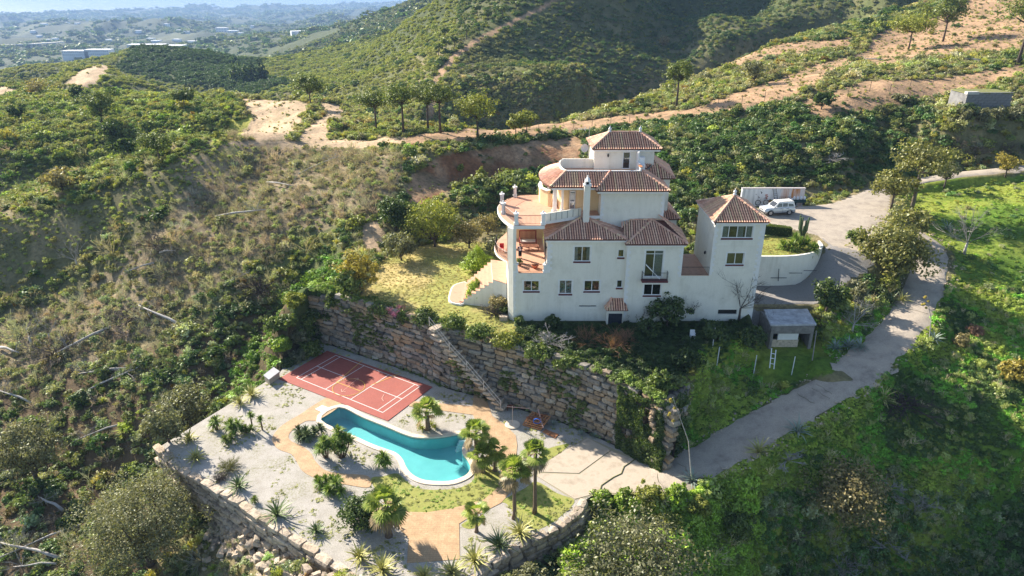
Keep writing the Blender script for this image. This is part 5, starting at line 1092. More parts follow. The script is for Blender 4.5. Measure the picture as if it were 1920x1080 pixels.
mm = N(t, 'ShaderNodeMath', operation='MULTIPLY'); t.links.new(mr.outputs[0], mm.inputs[0]); t.links.new(mr2.outputs[0], mm.inputs[1]); kk = ramp(t, n1, [(.42, (0, 0, 0)), (.56, (1, 1, 1))]); base = ramp(t, n1, [(.3, (.45, .46, .48)), (.5, (.72, .73, .75)), (.7, (.78, .78, .79))])
c = mix(t, mix(t, 1.0, kk, mm.outputs[0], 'MULTIPLY'), base, (.48, .20, .06)); t.links.new(c, b.inputs['Base Color']); MURAL = m
yw = 97.3; zb_, zt_ = 11.7, A(1450, 354, 97.3)[2]; xl, xr = A(1388, 385, yw)[0], A(1505, 385, yw)[0]
MB().box(xl, xr, yw, yw+.4, zb_, zt_).build('wall', MURAL, mwl); MB().box(xl-.05, xr+.05, yw-.04, yw+.44, zt_, zt_+.1).build('coping', mat('lichened_cap', (.38, .34, .33), (.5, .47, .46), 2), mwl)
BLK = mat('black_paint', (.02, .02, .025)); bic = MB()
def mp_(px, py): p = A(px, py, yw-.004); return p
def ring(mb, c, r, w, n=24):
    vs = []
    for k in range(n): a = 2*math.pi*k/n; vs += [(c[0]+(r-w)*math.cos(a), c[1], c[2]+(r-w)*math.sin(a)), (c[0]+r*math.cos(a), c[1], c[2]+r*math.sin(a))]
    mb.add(vs, [(2*k, 2*k+1, (2*k+3) % (2*n), (2*k+2) % (2*n)) for k in range(n)])
w1, w2 = mp_(1421, 380), mp_(1436.5, 379.5); ring(bic, w1, .42, .1); ring(bic, w2, .42, .1)
def sl2(mb, a, b_, w=.085): mb.bar(a, b_, w, .004)
bb = (w1[0]+.45, w1[1], w1[2]+.02); st = (w1[0]+.36, w1[1], w1[2]+.55); hd = (w2[0]-.22, w2[1], w2[2]+.55)
for a, b_ in ((w1, bb), (w1, st), (bb, st), (bb, hd), (st, hd), (hd, w2), (st, (st[0]-.02, st[1], st[2]+.18)), (hd, (hd[0]-.04, hd[1], hd[2]+.2)), ((hd[0]-.15, hd[1], hd[2]+.2), (hd[0]+.12, hd[1], hd[2]+.22)), ((st[0]-.14, st[1], st[2]+.18), (st[0]+.1, st[1], st[2]+.2))): sl2(bic, a, b_)
bic.build('bicycle_painting', BLK, mwl, label='black painted bicycle silhouette')
for (px0, py0), s in (((1429, 361), .5), ((1424, 370), .45), ((1418.5, 364.5), .25)):
    c0 = mp_(px0, py0); MB().add([c0, (c0[0]+.35*s*1.6, c0[1], c0[2]+.6*s), (c0[0]+.1*s, c0[1], c0[2]+.05), (c0[0]-.5*s, c0[1], c0[2]+.5*s), (c0[0]-.05, c0[1], c0[2]-.5*s)], [(0, 1, 2), (0, 2, 4), (0, 4, 3)]).build('bird_painting', BLK, mwl)
fl = MB(); random.seed(3)
for k in range(26): c0 = mp_(1437+random.uniform(-2.6, 2.6), 369+random.uniform(-4.5, 4)); r = .09; fl.add([(c0[0], c0[1]-.001*k/26, c0[2]+r), (c0[0]-r, c0[1]-.001*k/26, c0[2]-r*.5), (c0[0]+r, c0[1]-.001*k/26, c0[2]-r*.5)], [(0, 1, 2)])
fl.build('flower_painting', mat('faded_red_paint', (.35, .10, .08)), mwl, kind='stuff')
ld = empty('ladder', 'thin metal ladder leaning on the white mural wall', 'ladder', A(1456, 384, 96.6)); a0, a1 = A(1453.5, 384, 96.5), A(1449, 353, yw-.05); b0, b1 = A(1459, 383, 96.5), A(1455.5, 353, yw-.05)
MB().tube([a0, a1], .03).build('rail', IRON, ld); MB().tube([b0, b1], .03).build('rail', IRON, ld)
for k in range(1, 9): f = k/9; MB().tube([Vector(a0).lerp(Vector(a1), f), Vector(b0).lerp(Vector(b1), f)], .022).build('rung', IRON, ld)
x, y, z = G(1443.5, 385, 12.0); pot('flower_pot', x, y, 12.0, .28, .7, mat('orange_clay', (.5, .12, .04)), 'orange clay pot standing at the foot of the mural wall')
x, y, z = G(1497, 383, 12.0); cb = empty('crates_and_cans', 'dark cart loaded with white canisters at the right end of the mural wall', 'cart', (x, y, 12))
MB().box(x-.9, x+.9, y-.4, y+.4, 12.35, 12.75).build('tray', mat('dark_green_plastic', (.02, .05, .05)), cb)
for k in range(4): MB().lathe((x-.75+.5*k, y, 12.75), [(.17, 0), (.19, .3), (.08, .42), (.06, .5)], 8).build('canister', FRAME, cb)
for dx in (-.6, .6): MB().lathe((x+dx, y-.3, 12.17), [(.17, -.17), (.17, .17)], 8).build('wheel', IRON, cb)
MB().box(x-1.35, x-1.0, y-.3, y+.3, 12.02, 12.95).build('white_drum', FRAME, cb)
gx, gy, _ = G(1466, 384, 12.0); rk = MB()
for k in range(7): rk.tube([(gx-.5+k*.28, 97.0, 12.02), (gx-.5+k*.28, 97.0, 13.2)], .018, n=4)
rk.tube([(gx-.5, 97.0, 13.2), (gx+1.2, 97.0, 13.2)], .02); rk.tube([(gx-.5, 97.0, 12.5), (gx+1.2, 97.0, 12.5)], .02); tag(rk.build('metal_rack', mat('brown_metal', (.2, .13, .1))), 'thin brown metal rack against the rust-stained wall', 'rack')
# concrete shed
sh = empty('concrete_shed', 'small grey concrete shed with flat slab roof below the garage yard', 'shed', (30.4, 68.5, 5.5))
zr = 7.85; SL = [G(1445, 609, zr)[:2], G(1531, 607.5, zr)[:2], G(1514, 579, zr)[:2], G(1432, 580, zr)[:2]]
MB().prism(SL, zr-.18, zr).build('roof', mat('cracked_grey_slab', (.24, .24, .25), (.42, .42, .43), 1.2, .9, .03, c3=(.60, .61, .63)), sh)
GRY = mat('grey_render', (.14, .13, .12), (.27, .25, .23), 2, .9, .03); x0, x1 = SL[0][0]+.2, SL[1][0]-.2; y0 = SL[0][1]
MB().box(x0, x1, y0+.05, y0+.25, zr-1.1, zr-.19).build('lintel', GRY, sh)
for x in (x0+.15, x1-.15): MB().box(x-.15, x+.15, y0+.06, y0+.36, 3.6, zr-1.1).build('pillar', GRY, sh)
MB().box(x0, x0+.2, y0+.4, SL[3][1], 3.6, zr-.19).build('wall', GRY, sh); MB().box(x1-.2, x1, y0+.4, SL[2][1], 3.6, zr-.19).build('wall', GRY, sh)
MB().box(x0+.3, x1-1.3, y0+.45, y0+.65, 4.0, 5.8).build('wall', PALE, sh); MB().box(x0+1.0, x1-1.4, y0+.44, y0+.66, 5.802, 6.74).build('wall', WHITE, sh); MB().box(x0+.25, x1-.25, y0+2.8, y0+3.0, 3.8, zr-.2).build('back_wall', ROOM, sh)
for k, (a, b_) in enumerate((((1447, 653), (1443, 690)), ((1455, 656), (1451, 692)))): MB().tube([A(*a, 62.5), A(*b_, 61.8)], .05).build('prop', FRAME, sh)
for py in (662, 671, 681): MB().tube([A(1446-(py-653)*.1, py, 62.2), A(1454.5-(py-656)*.1, py+2, 62.2)], .035).build('crossbar', FRAME, sh)
MB().tube([A(1531, 620, 64), A(1523, 676, 61.5)], .05).build('prop', GRY, sh)
# water tank on the hillside
wt_ = empty('water_tank', 'old grey block-built water tank on the hillside, grass on its roof', 'tank', A(1850, 205, 121)); Yt = 121.0; a = A(1806, 206, Yt); b_ = A(1892, 206, Yt); zt_ = A(1850, 176, Yt)[2]; x0, x1, z0_ = a[0], b_[0], a[2]-.7
m, t, b = nodes('old_block'); b.inputs['Roughness'].default_value = .95; n1 = noise(t, .8, 6, .7); t.links.new(ramp(t, n1, [(.3, (.10, .10, .10)), (.6, (.22, .215, .21))]), b.inputs['Base Color']); OB = m
MB().box(x0+.15, x1-.15, Yt+.1, Yt+5, z0_, zt_).build('core', OB, wt_)
n_ = 0; z = z0_; row = 0; W_ = (x1-x0); bmsh = MB().box(-.5, .5, -.5, .5, -.5, .5).mesh('block', OB)
while z < zt_-.1:
    x = x0-(row % 2)*.55
    while x < x1: 
        l = min(x+1.1, x1)-max(x, x0)
        if l > .2: o = link('block', bmsh, wt_, loc=(max(x, x0)+l/2-wt_.location.x, Yt+.1+random.uniform(-.03, .03)-wt_.location.y, z+.22-wt_.location.z)); o.scale = (l*.96, .3, .43)
        x += 1.1
    z += .45; row += 1
MB().box(x0-.1, x0+1.9, Yt-.2, Yt+.7, zt_-.1, zt_+.35).build('hatch', mat('pale_concrete', (.4, .39, .36), (.5, .48, .45), 2), wt_); MB().box(x0, x1, Yt-.05, Yt+4.8, zt_+.002, zt_+.15).build('roof', mat('grass_roof', (.13, .15, .04), (.22, .21, .08), 2), wt_)
# ================================================================ CAR
def car():
    x, y, _ = G(1461, 406, 12.0); c = empty('parked_car', 'silver estate off-roader parked in front of the mural wall', 'car', (0, 0, 0))
    BODY = mat('silver_paint', (.58, .60, .62), rough=.25, metallic=.35, spec=.6); ROOF = mat('white_paint', (.75, .74, .70)); BG = mat('car_glass', (.02, .025, .03), rough=.06, spec=.8); TY = mat('tyre_rubber', (.02, .02, .02), rough=.9); RIM = mat('alloy', (.45, .45, .46), rough=.35, metallic=.7); PL = mat('dark_plastic', (.03, .03, .035), rough=.7)
    # profile (x along the car: front = -2.25), half width 0.9
    def loft(sec, name, m_):
        mb = MB(); n = len(sec[0]); vs = [p for s in sec for p in s]; mb.add(vs, [(i*n+j, i*n+(j+1) % n, (i+1)*n+(j+1) % n, (i+1)*n+j)[::-1] for i in range(len(sec)-1) for j in range(n)]+[tuple(range(n)), tuple((len(sec)-1)*n+j for j in range(n))[::-1]])
        return mb.build(name, m_, c, smooth=False)
    def sec(X, hw, z0, z1, bul=.04): return [(X, -hw+.05, z0), (X, hw-.05, z0), (X, hw, z0+.18), (X, hw+bul, (z0+z1)/2), (X, hw-.02, z1-.1), (X, hw-.1, z1), (X, -hw+.1, z1), (X, -hw+.02, z1-.1), (X, -hw-bul, (z0+z1)/2), (X, -hw, z0+.18)]
    body = loft([sec(-2.25, .78, .42, .82), sec(-2.15, .86, .32, .95), sec(-1.6, .92, .3, 1.03), sec(-.95, .93, .3, 1.08), sec(0, .94, .3, 1.12), sec(1.2, .94, .3, 1.13), sec(2.05, .92, .32, 1.13), sec(2.22, .86, .4, 1.08)], 'body', BODY)
    def cab(X, hw, z): return [(X, -hw, z), (X, hw, z)]
    loft([[(-1.05, -.84, 1.08), (-1.05, .84, 1.08), (-.35, .70, 1.74), (-.35, -.70, 1.74)], [(2.12, -.84, 1.1), (2.12, .84, 1.1), (1.95, .70, 1.80), (1.95, -.70, 1.80)]], 'cabin', BODY)
    MB().add([(-.42, -.72, 1.72), (-.42, .72, 1.72), (1.98, .72, 1.79), (1.98, -.72, 1.79), (-.3, -.66, 1.82), (-.3, .66, 1.82), (1.9, .66, 1.88), (1.9, -.66, 1.88)], [(4, 5, 6, 7), (0, 4, 7, 3), (1, 2, 6, 5), (0, 1, 5, 4), (2, 3, 7, 6)]).build('roof', ROOF, c)
    def gl_(n_, pts): MB().add(pts, [tuple(range(len(pts)))]).build(n_, BG, c)
    gl_('windscreen', [(-.99, -.74, 1.13), (-.99, .74, 1.13), (-.42, .63, 1.69), (-.42, -.63, 1.69)]); MB().add([(-.995, -.74, 1.13), (-.995, .74, 1.13), (-.425, .63, 1.69), (-.425, -.63, 1.69)], [(3, 2, 1, 0)]).build('windscreen', BG, c)
    for s in (-1, 1):
        def sp(X, z): f = (z-1.09)/.66; return (X, s*(.847-.14*f), z)
        for a in ((-.62, .22, -.28, .22), (.3, 1.02, .3, 1.02), (1.14, 1.92, 1.12, 1.82)):
            f = [sp(a[0], 1.18), sp(a[1], 1.18), sp(a[3], 1.66), sp(a[2], 1.66)]; MB().add(f, [(0, 1, 2, 3) if s < 0 else (3, 2, 1, 0)]).build('side_window', BG, c)
        for X in (.26, 1.08): MB().box(X-.01, X+.01, s*.975-.012, s*.975+.012, .45, 1.08).build('door_seam', PL, c)
        for X in (.05, .9): MB().box(X-.1, X+.1, s*.965-.02, s*.965+.02, .93, .97).build('door_handle', PL, c)
        MB().box(-2.0, 2.1, s*.93-.02, s*.93+.02, .28, .40).build('side_skirt', PL, c); MB().box(-.78, -.6, s*.98-.1, s*.98+.1, 1.12, 1.26).build('mirror', BODY, c)
        MB().box(-2.27, -2.1, s*.62-.16, s*.62+.16, .72, .88).build('headlight', mat('lamp_glass', (.6, .62, .65), rough=.1), c); MB().box(2.16, 2.25, s*.8-.06, s*.8+.08, .75, 1.05).build('tail_light', mat('red_lamp', (.35, .02, .02), rough=.2), c)
        MB().tube([(-.2, s*.64, 1.86), (1.8, s*.64, 1.93)], .025).build('roof_rail', PL, c)
        for X in (-1.42, 1.35):
            w = MB(); w.lathe((0, 0, 0), [(.30, -.11), (.36, -.10), (.37, 0), (.36, .10), (.30, .11)], 20); w.v = [(X+v[0], s*.86+v[2], .37+v[1]) for v in w.v]; wo_ = w.build('wheel', TY, c)
            h = MB(); h.lathe((0, 0, 0), [(.235, .112), (.225, .12)], 16); 
            h.v = [(X+v[0], s*(.86+v[2]), .37+v[1]) for v in h.v]; h.build('rim', RIM, wo_); 
            ar = MB(); ar.tube([(X+.42*math.cos(a_*math.pi/8), s*.92, .37+.42*math.sin(a_*math.pi/8)) for a_ in range(9)], .06, n=5); ar.build('wheel_arch', PL, c)
    MB().box(-2.3, -2.1, -.8, .8, .34, .52).build('bumper', PL, c); MB().box(2.14, 2.3, -.8, .8, .36, .56).build('bumper', PL, c); MB().box(-2.275, -2.2, -.42, .42, .7, .84).build('grille', PL, c)
    c.location = (x, y+1.1, 12.1); c.rotation_euler = (0, 0, R(9)); return c
car()
# ================================================================ VEGETATION
def leaves(C, s, out=None, up=.35, asp=.55, r=None):
    r = r or rng; n = len(C); s = np.broadcast_to(np.asarray(s, float), (n,))
    N_ = r.normal(size=(n, 3)); N_ /= np.linalg.norm(N_, axis=1)[:, None]
    if out is not None: N_ = N_*.7+out*.6
    N_[:, 2] += up; N_ /= np.linalg.norm(N_, axis=1)[:, None]
    T = np.cross(N_, r.normal(size=(n, 3))); T /= np.linalg.norm(T, axis=1)[:, None]+1e-9; B = np.cross(N_, T)
    a = (s*r.uniform(.7, 1.3, n))[:, None]; V = np.stack([C-T*a, C-B*a*asp, C+T*a, C+B*a*asp], 1).reshape(-1, 3)
    return V, np.arange(4*n).reshape(n, 4)
def clumps(n_cl, per, rad, ctr, cl_r, s, shell=.55, up=.35, seed=None, dome=False):
    """leaf clumps spread through an ellipsoid"""
    r = np.random.default_rng(seed) if seed is not None else rng
    D = r.normal(size=(n_cl, 3)); D /= np.linalg.norm(D, axis=1)[:, None]
    if dome: D[:, 2] = np.abs(D[:, 2])
    K = np.array(ctr)+D*np.array(rad)*(shell+(1-shell)*r.uniform(0, 1, (n_cl, 1)))
    if n_cl > 30: K = np.array(ctr)+(K-np.array(ctr))*(.78+.5*r.uniform(0, 1, (n_cl, 1))**2)
    o = r.normal(size=(n_cl, per, 3)); o /= np.linalg.norm(o, axis=2)[:, :, None]; o[:, :, 2] = o[:, :, 2]*.8+.1
    rr = r.uniform(.45, 1.0, (n_cl, per, 1))*cl_r*r.uniform(.7, 1.3, (n_cl, 1, 1)); C = (K[:, None]+o*rr).reshape(-1, 3); O = (o+D[:, None]*.5).reshape(-1, 3); O /= np.linalg.norm(O, axis=1)[:, None]
    V, Q = leaves(C, s, O, up, r=r); return V, Q, K
def cat_(parts):
    V = []; Q = []; o = 0
    for v, q in parts: V.append(v); Q.append(q+o); o += len(v)
    return np.vstack(V), np.vstack(Q)
def blades(n, L, w, spread, seed, droop=.25, ctr=(0, 0, 0)):
    """rosette of pointed blades, two segments each"""
    r = np.random.default_rng(seed); V = []; Q = []
    for i in range(n):
        a = r.uniform(0, 6.283); el = math.radians(r.uniform(*spread)); l = L*r.uniform(.75, 1.15); d = np.array([math.cos(a)*math.cos(el), math.sin(a)*math.cos(el), math.sin(el)]); sd = np.array([-math.sin(a), math.cos(a), 0])
        p0 = np.array(ctr)+d*.04; p1 = p0+d*l*.55; p2 = p0+d*l+np.array([0, 0, -droop*l*math.cos(el)]); b = len(V)
        V += [p0-sd*w*.5, p0+sd*w*.5, p1+sd*w*.6+np.array([0, 0, w*.3]), p1-sd*w*.6+np.array([0, 0, w*.3]), p2+sd*w*.08, p2-sd*w*.08]; Q += [(b, b+1, b+2, b+3), (b+3, b+2, b+4, b+5)]
    return np.array(V), np.array(Q)
def twigs(n, L, w, seed, ctr=(0, 0, 0), el=(20, 85), sub=2):
    r = np.random.default_rng(seed); V = []; Q = []
    def stick(p, d, l, ww, lev):
        e = p+d*l; s1 = np.cross(d, r.normal(size=3)); s1 /= np.linalg.norm(s1)+1e-9; s2 = np.cross(d, s1)
        for s in (s1, s2): b = len(V); V.extend([p-s*ww, p+s*ww, e+s*ww*.5, e-s*ww*.5]); Q.append((b, b+1, b+2, b+3))
        if lev > 0:
            for k in range(3):
                f = r.uniform(.35, 1); dd = d+r.normal(size=3)*.5; dd[2] += .1; dd /= np.linalg.norm(dd); stick(p+d*l*f, dd, l*.55, ww*.6, lev-1)
    for i in range(n):
        a = r.uniform(0, 6.283); e_ = math.radians(r.uniform(*el)); stick(np.array(ctr, float), np.array([math.cos(a)*math.cos(e_), math.sin(a)*math.cos(e_), math.sin(e_)]), L*r.uniform(.35, .6), w, sub)
    return np.array(V), np.array(Q)
SCR = leafmat('scrub_leaf', (0, 0, 0), (0, 0, 0), inst=True)
def proto(name, V, Q, m=SCR): me = npmesh(name, V, Q, m); o = bpy.data.objects.new(name, me); return o
protos = []
for k in range(4): V, Q, _ = clumps(16, 16, (.85, .85, .75), (0, 0, .25), .34, .15, .5, seed=20+k, dome=True); protos.append(proto('round_bush', V, Q))
for k in range(3):
    V, Q, _ = clumps(22, 8, (.8, .8, .7), (0, 0, .3), .26, .12, .35, seed=30+k, dome=True); v2, q2 = blades(70, .95, .05, (35, 88), 60+k, .1); protos.append(proto('wispy_bush', *cat_([(V, Q), (v2, q2)])))
for k in range(2): v2, q2 = blades(110, .9, .045, (25, 85), 70+k, .15); V, Q, _ = clumps(12, 6, (.7, .7, .55), (0, 0, .3), .3, .12, .4, seed=73+k, dome=True); protos.append(proto('broom_bush', *cat_([(V, Q), (v2, q2)])))
for k in range(2): protos.append(proto('dry_bush', *twigs(12, 1.6, .016, 80+k, sub=2)))
for k in range(2): V, Q, _ = clumps(14, 15, (.95, .95, .22), (0, 0, .08), .26, .13, .2, seed=90+k, dome=True, up=.9); protos.append(proto('ground_ivy', V, Q))
for k in range(3): V, Q, _ = clumps(8, 9, (.7, .7, .8), (0, 0, .5), .55, .34, .4, seed=100+k); protos.append(proto('far_tree', V, Q))
PK = dict(round=(0, 4), wispy=(4, 7), broom=(7, 9), dry=(9, 11), ivy=(11, 13), far=(13, 16))
PC = bpy.data.collections.new('plant_sources')
order = []
for i, o in enumerate(protos): o.name = 'source_%02d' % i; PC.objects.link(o)
def scatter(name, P, rot, scl, kind, tint):
    me = bpy.data.meshes.new(name); n = len(P); me.vertices.add(n); me.vertices.foreach_set('co', P.astype(np.float32).ravel())
    for nm, ty, arr, pr in (('rot', 'FLOAT_VECTOR', rot, 'vector'), ('scl', 'FLOAT_VECTOR', scl, 'vector'), ('tint', 'FLOAT_COLOR', tint, 'color')):
        a = me.attributes.new(nm, ty, 'POINT'); a.data.foreach_set(pr, arr.astype(np.float32).ravel())
    a = me.attributes.new('kind', 'INT', 'POINT'); a.data.foreach_set('value', kind.astype(np.int32)); me.update()
    o = link(name, me, kind='stuff'); g = bpy.data.node_groups.new(name, 'GeometryNodeTree'); g.interface.new_socket('Geometry', in_out='INPUT', socket_type='NodeSocketGeometry'); g.interface.new_socket('Geometry', in_out='OUTPUT', socket_type='NodeSocketGeometry')
    gi, go = g.nodes.new('NodeGroupInput'), g.nodes.new('NodeGroupOutput'); ci = g.nodes.new('GeometryNodeCollectionInfo'); ci.inputs[0].default_value = PC; ci.inputs[1].default_value = True; ci.inputs[2].default_value = True
    ip = g.nodes.new('GeometryNodeInstanceOnPoints'); ip.inputs['Pick Instance'].default_value = True
    def na(nm, ty): q = g.nodes.new('GeometryNodeInputNamedAttribute'); q.data_type = ty; q.inputs[0].default_value = nm; return q.outputs[0]
    g.links.new(gi.outputs[0], ip.inputs['Points']); g.links.new(ci.outputs[0], ip.inputs['Instance']); g.links.new(na('kind', 'INT'), ip.inputs['Instance Index']); g.links.new(na('scl', 'FLOAT_VECTOR'), ip.inputs['Scale'])
    er = g.nodes.new('FunctionNodeEulerToRotation'); g.links.new(na('rot', 'FLOAT_VECTOR'), er.inputs[0]); g.links.new(er.outputs[0], ip.inputs['Rotation'])
    g.links.new(ip.outputs[0], go.inputs[0]); md = o.modifiers.new('plants', 'NODES'); md.node_group = g; return o
VILLAFP = [(-.8, 69), (19.5, 68), (27.2, 69), (27.2, 77), (19.5, 83), (9.7, 84), (-2, 82), (-7.8, 79.5), (-7.6, 73.5)]
def blocked(x, y, pad=.6):
    b = inpoly(x, y, offset_loop(POOLT, .4)) | inpoly(x, y, GARDEN) | inpoly(x, y, VILLAFP) | inpoly(x, y, LAWN)
    for L, w in ((ROAD, 2.3), (PATH2, 1.7), (SPUR, 1.3)): d, _ = distline(x, y, L); b |= d < w+pad*.4
    for Pn in (LOT, PARK): d, _ = distline(x, y, Pn, True); b |= inpoly(x, y, Pn) | (d < .3)
    d, _ = distline(x, y, BW); b |= d < 1.3
    b |= (x > 26) & (x < 34) & (y > 61.5) & (y < 71) | (x > xl-.5) & (x < xr+.8) & (y > 96) & (y < 98.6); return b
OLIVE, GREY, DARK, YELLOWG, VIVID, BROWN, TAN = [np.array(c) for c in ((.23, .26, .085), (.36, .38, .22), (.075, .125, .036), (.42, .42, .09), (.20, .32, .04), (.30, .25, .18), (.46, .40, .24))]
def sample(n, y0, y1, umax=1.0, p=1.0, umin=None):
    y = (y0**(p+1)+(y1**(p+1)-y0**(p+1))*rng.uniform(size=n))**(1/(p+1)); u = rng.uniform(-umax if umin is None else umin, umax, n); return u*y, y
def dirtmask(x, y, z, px, py):
    n1 = fbm(x/7, y/7, 4, 11); n2 = fbm(x/2.2, y/2.2, 3, 21); d = np.zeros(len(x), bool)
    for poly, a, b in DIRT: d |= inpoly(px+(n1-.5)*16, py+(n2-.5)*8, poly) & (y > a) & (y < b)
    for tr in TRACK:
        q, _ = distline(px, py, tr); d |= (q < 3.6+py*0.02)*(y > 190)*(y < 700)
    return d
def near_scrub():
    X, Y = sample(151000, 15, 262, 1.12); k = ~blocked(X, Y); X, Y = X[k], Y[k]; Z = terrain(X, Y); px, py = project(X, Y, Z)
    k = (px > -330) & ((px < 2260) & (px > -330) | (Y < 34)) & (py < 4000); X, Y, Z, px, py = X[k], Y[k], Z[k], px[k], py[k]
    n = len(X); d = dirtmask(X, Y, Z, px, py); n1 = fbm(X/11, Y/11, 3, 41); n2 = fbm(X/28, Y/28, 3, 51); u = rng.uniform(size=n)
    green = inpoly(px, py, [(1230,930),(1330,880),(1500,790),(1640,700),(1740,600),(1790,480),(1700,400),(1690,340),(2200,290),(2200,1300),(1050,1300),(1090,960)]) & (Y < 125)
    green |= inpoly(px, py, [(1315,640),(1640,600),(1660,560),(1690,600),(1560,700),(1480,720),(1380,800),(1280,880),(1290,800)]) & (Y < 80)
    gully = inpoly(px+(n1-.5)*50, py, [(420,740),(470,640),(540,560),(590,480),(650,470),(640,560),(620,640),(540,700),(500,760)]) & (Y < 110)
    bank = inpoly(px, py, [(900,250),(1130,238),(1400,190),(1720,180),(1800,290),(1690,345),(1520,350),(1240,420),(900,420),(850,300)]) & (Y < 140)
    lr = (px < 420) & (py > 580) & (n1 > .55)
    thin = d & (u > np.where(px > 1280, .2, .08)); bare = ((n2 > .56) | (n1 > .62)) & (~bank) & (~green) & (px < 600) & (py > 300) & (u > np.where(py > 560, .8, .6)); keep = ~(thin | bare)
    X, Y, Z, px, py, n1, n2, green, gully, bank, d = [a[keep] for a in (X, Y, Z, px, py, n1, n2, green, gully, bank, d)]; n = len(X); u = rng.uniform(size=n); v = rng.uniform(size=n)
    kind = np.zeros(n, int); tint = np.zeros((n, 3)); s = np.exp(rng.normal(-.6, .38, n))*np.where(Y > 150, 1.25, 1.0)
    def pick(m, nm): a, b = PK[nm]; kind[m] = rng.integers(a, b, m.sum())
    base = ~(green | gully | bank)
    m1 = base & (u < .34); pick(m1, 'wispy'); tint[m1] = GREY*1.0; m2 = base & (u >= .34) & (u < .66); pick(m2, 'round'); tint[m2] = OLIVE; m3 = base & (u >= .66) & (u < .73+.08*(n1 > .5)); pick(m3, 'round'); tint[m3] = DARK; s[m3] *= 1.35
    m4 = base & (u >= .73+.08*(n1 > .5)) & (u < .93); pick(m4, 'broom'); tint[m4] = YELLOWG; m5 = base & (u >= .93); pick(m5, 'dry'); tint[m5] = BROWN*1.2
    tt = base & (n2 > .52) & (v < .6); tint[tt] = tint[tt]*.5+TAN*.5
    sun_ = base & (Y > 90) & (v > .55); tint[sun_] = tint[sun_]*.5+YELLOWG*.45
    m = gully; pick(m, 'ivy'); tint[m] = VIVID*1.1; m = gully & (u > .6); pick(m, 'round'); tint[m] = VIVID*.7; 
    m = bank; pick(m, 'round'); tint[m] = DARK*1.2; s[m] *= 1.25; m = bank & (u < .35); tint[m] = OLIVE*.85; m = bank & (u > .88); pick(m, 'wispy'); tint[m] = GREY*.9; m = bank & (u > .965); tint[m] = YELLOWG
    m = green; pick(m, 'ivy'); s[m] = np.clip(s[m]*.62, .25, .8); tint[m] = VIVID*.9; mm = green & (n1 > .5); tint[mm] = VIVID*.6+YELLOWG*.55; mm = green & (u > np.where(py > 930, .8, .93)); pick(mm, 'round'); tint[mm] = DARK*1.8; s[mm] *= 1.3; mm = green & (u > .86) & (py > 880); tint[mm] = OLIVE
    mm = green & (u > .965); pick(mm, 'wispy'); tint[mm] = GREY; mm = green & (n2 < .42); tint[mm] = tint[mm]*.6+DARK*.4
    org = base & (rng.uniform(size=n) < .006); tint[org] = np.array([.30, .19, .03])
    dead = base & (inpoly(px, py, [(430,250),(760,290),(740,400),(560,420),(300,520),(250,470),(330,380)]) & (u > .45) | inpoly(px, py, [(0,560),(330,520),(400,600),(330,700),(0,770)]) & (u > .72) | inpoly(px, py, [(250,430),(420,380),(600,420),(480,560),(250,600)]) & (u > .68)); pick(dead, 'dry'); tint[dead] = np.array([.40, .35, .29]); s[dead] *= 1.25; m = inpoly(px, py, [(430,255),(760,290),(740,400),(560,430),(420,520),(300,620),(120,720),(-60,760),(-60,600),(120,560),(280,440),(340,360)]) & base & ~dead; tint[m] = tint[m]*.6+np.array([.34, .31, .17])*.4; s[m] *= .82
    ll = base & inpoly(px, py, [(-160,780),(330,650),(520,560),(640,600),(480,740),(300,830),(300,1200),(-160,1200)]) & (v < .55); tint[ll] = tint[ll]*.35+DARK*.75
    sm = base & inpoly(px, py, [(480,262),(420,330),(250,420),(100,500),(-160,600),(-160,400),(100,400),(280,330),(380,270)]); tint[sm] = tint[sm]*.35+np.array([.36, .40, .11])*.65; s[sm] *= .6
    twg = base & (px < 700) & (py > 280) & (rng.uniform(size=n) < .07); pick(twg, 'dry'); tint[twg] = np.array([.46, .42, .36]); s[twg] *= 1.7
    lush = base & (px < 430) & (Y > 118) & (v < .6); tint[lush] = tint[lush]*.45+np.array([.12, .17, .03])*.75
    tint = tint*rng.uniform(.72, 1.32, (n, 1))*(1+rng.normal(0, .07, (n, 3)))
    s[(d)] *= .45; flat_ = rng.uniform(.7, 1.1, n); scl = np.stack([s, s, s*flat_], 1); scl[gully | green, 2] *= .9
    rot = np.stack([rng.normal(0, .12, n), rng.normal(0, .12, n), rng.uniform(0, 6.28, n)], 1); P = np.stack([X, Y, Z-.08*s], 1); T4 = np.hstack([np.clip(tint, 0.005, 1), np.ones((n, 1))])
    reg = np.where(green | gully, 0, np.where(bank, 1, 2))
    for r_, nm in ((0, 'green_undergrowth'), (1, 'dark_bank_bushes'), (2, 'hillside_scrub')):
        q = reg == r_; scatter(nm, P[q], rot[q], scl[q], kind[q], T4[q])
near_scrub()
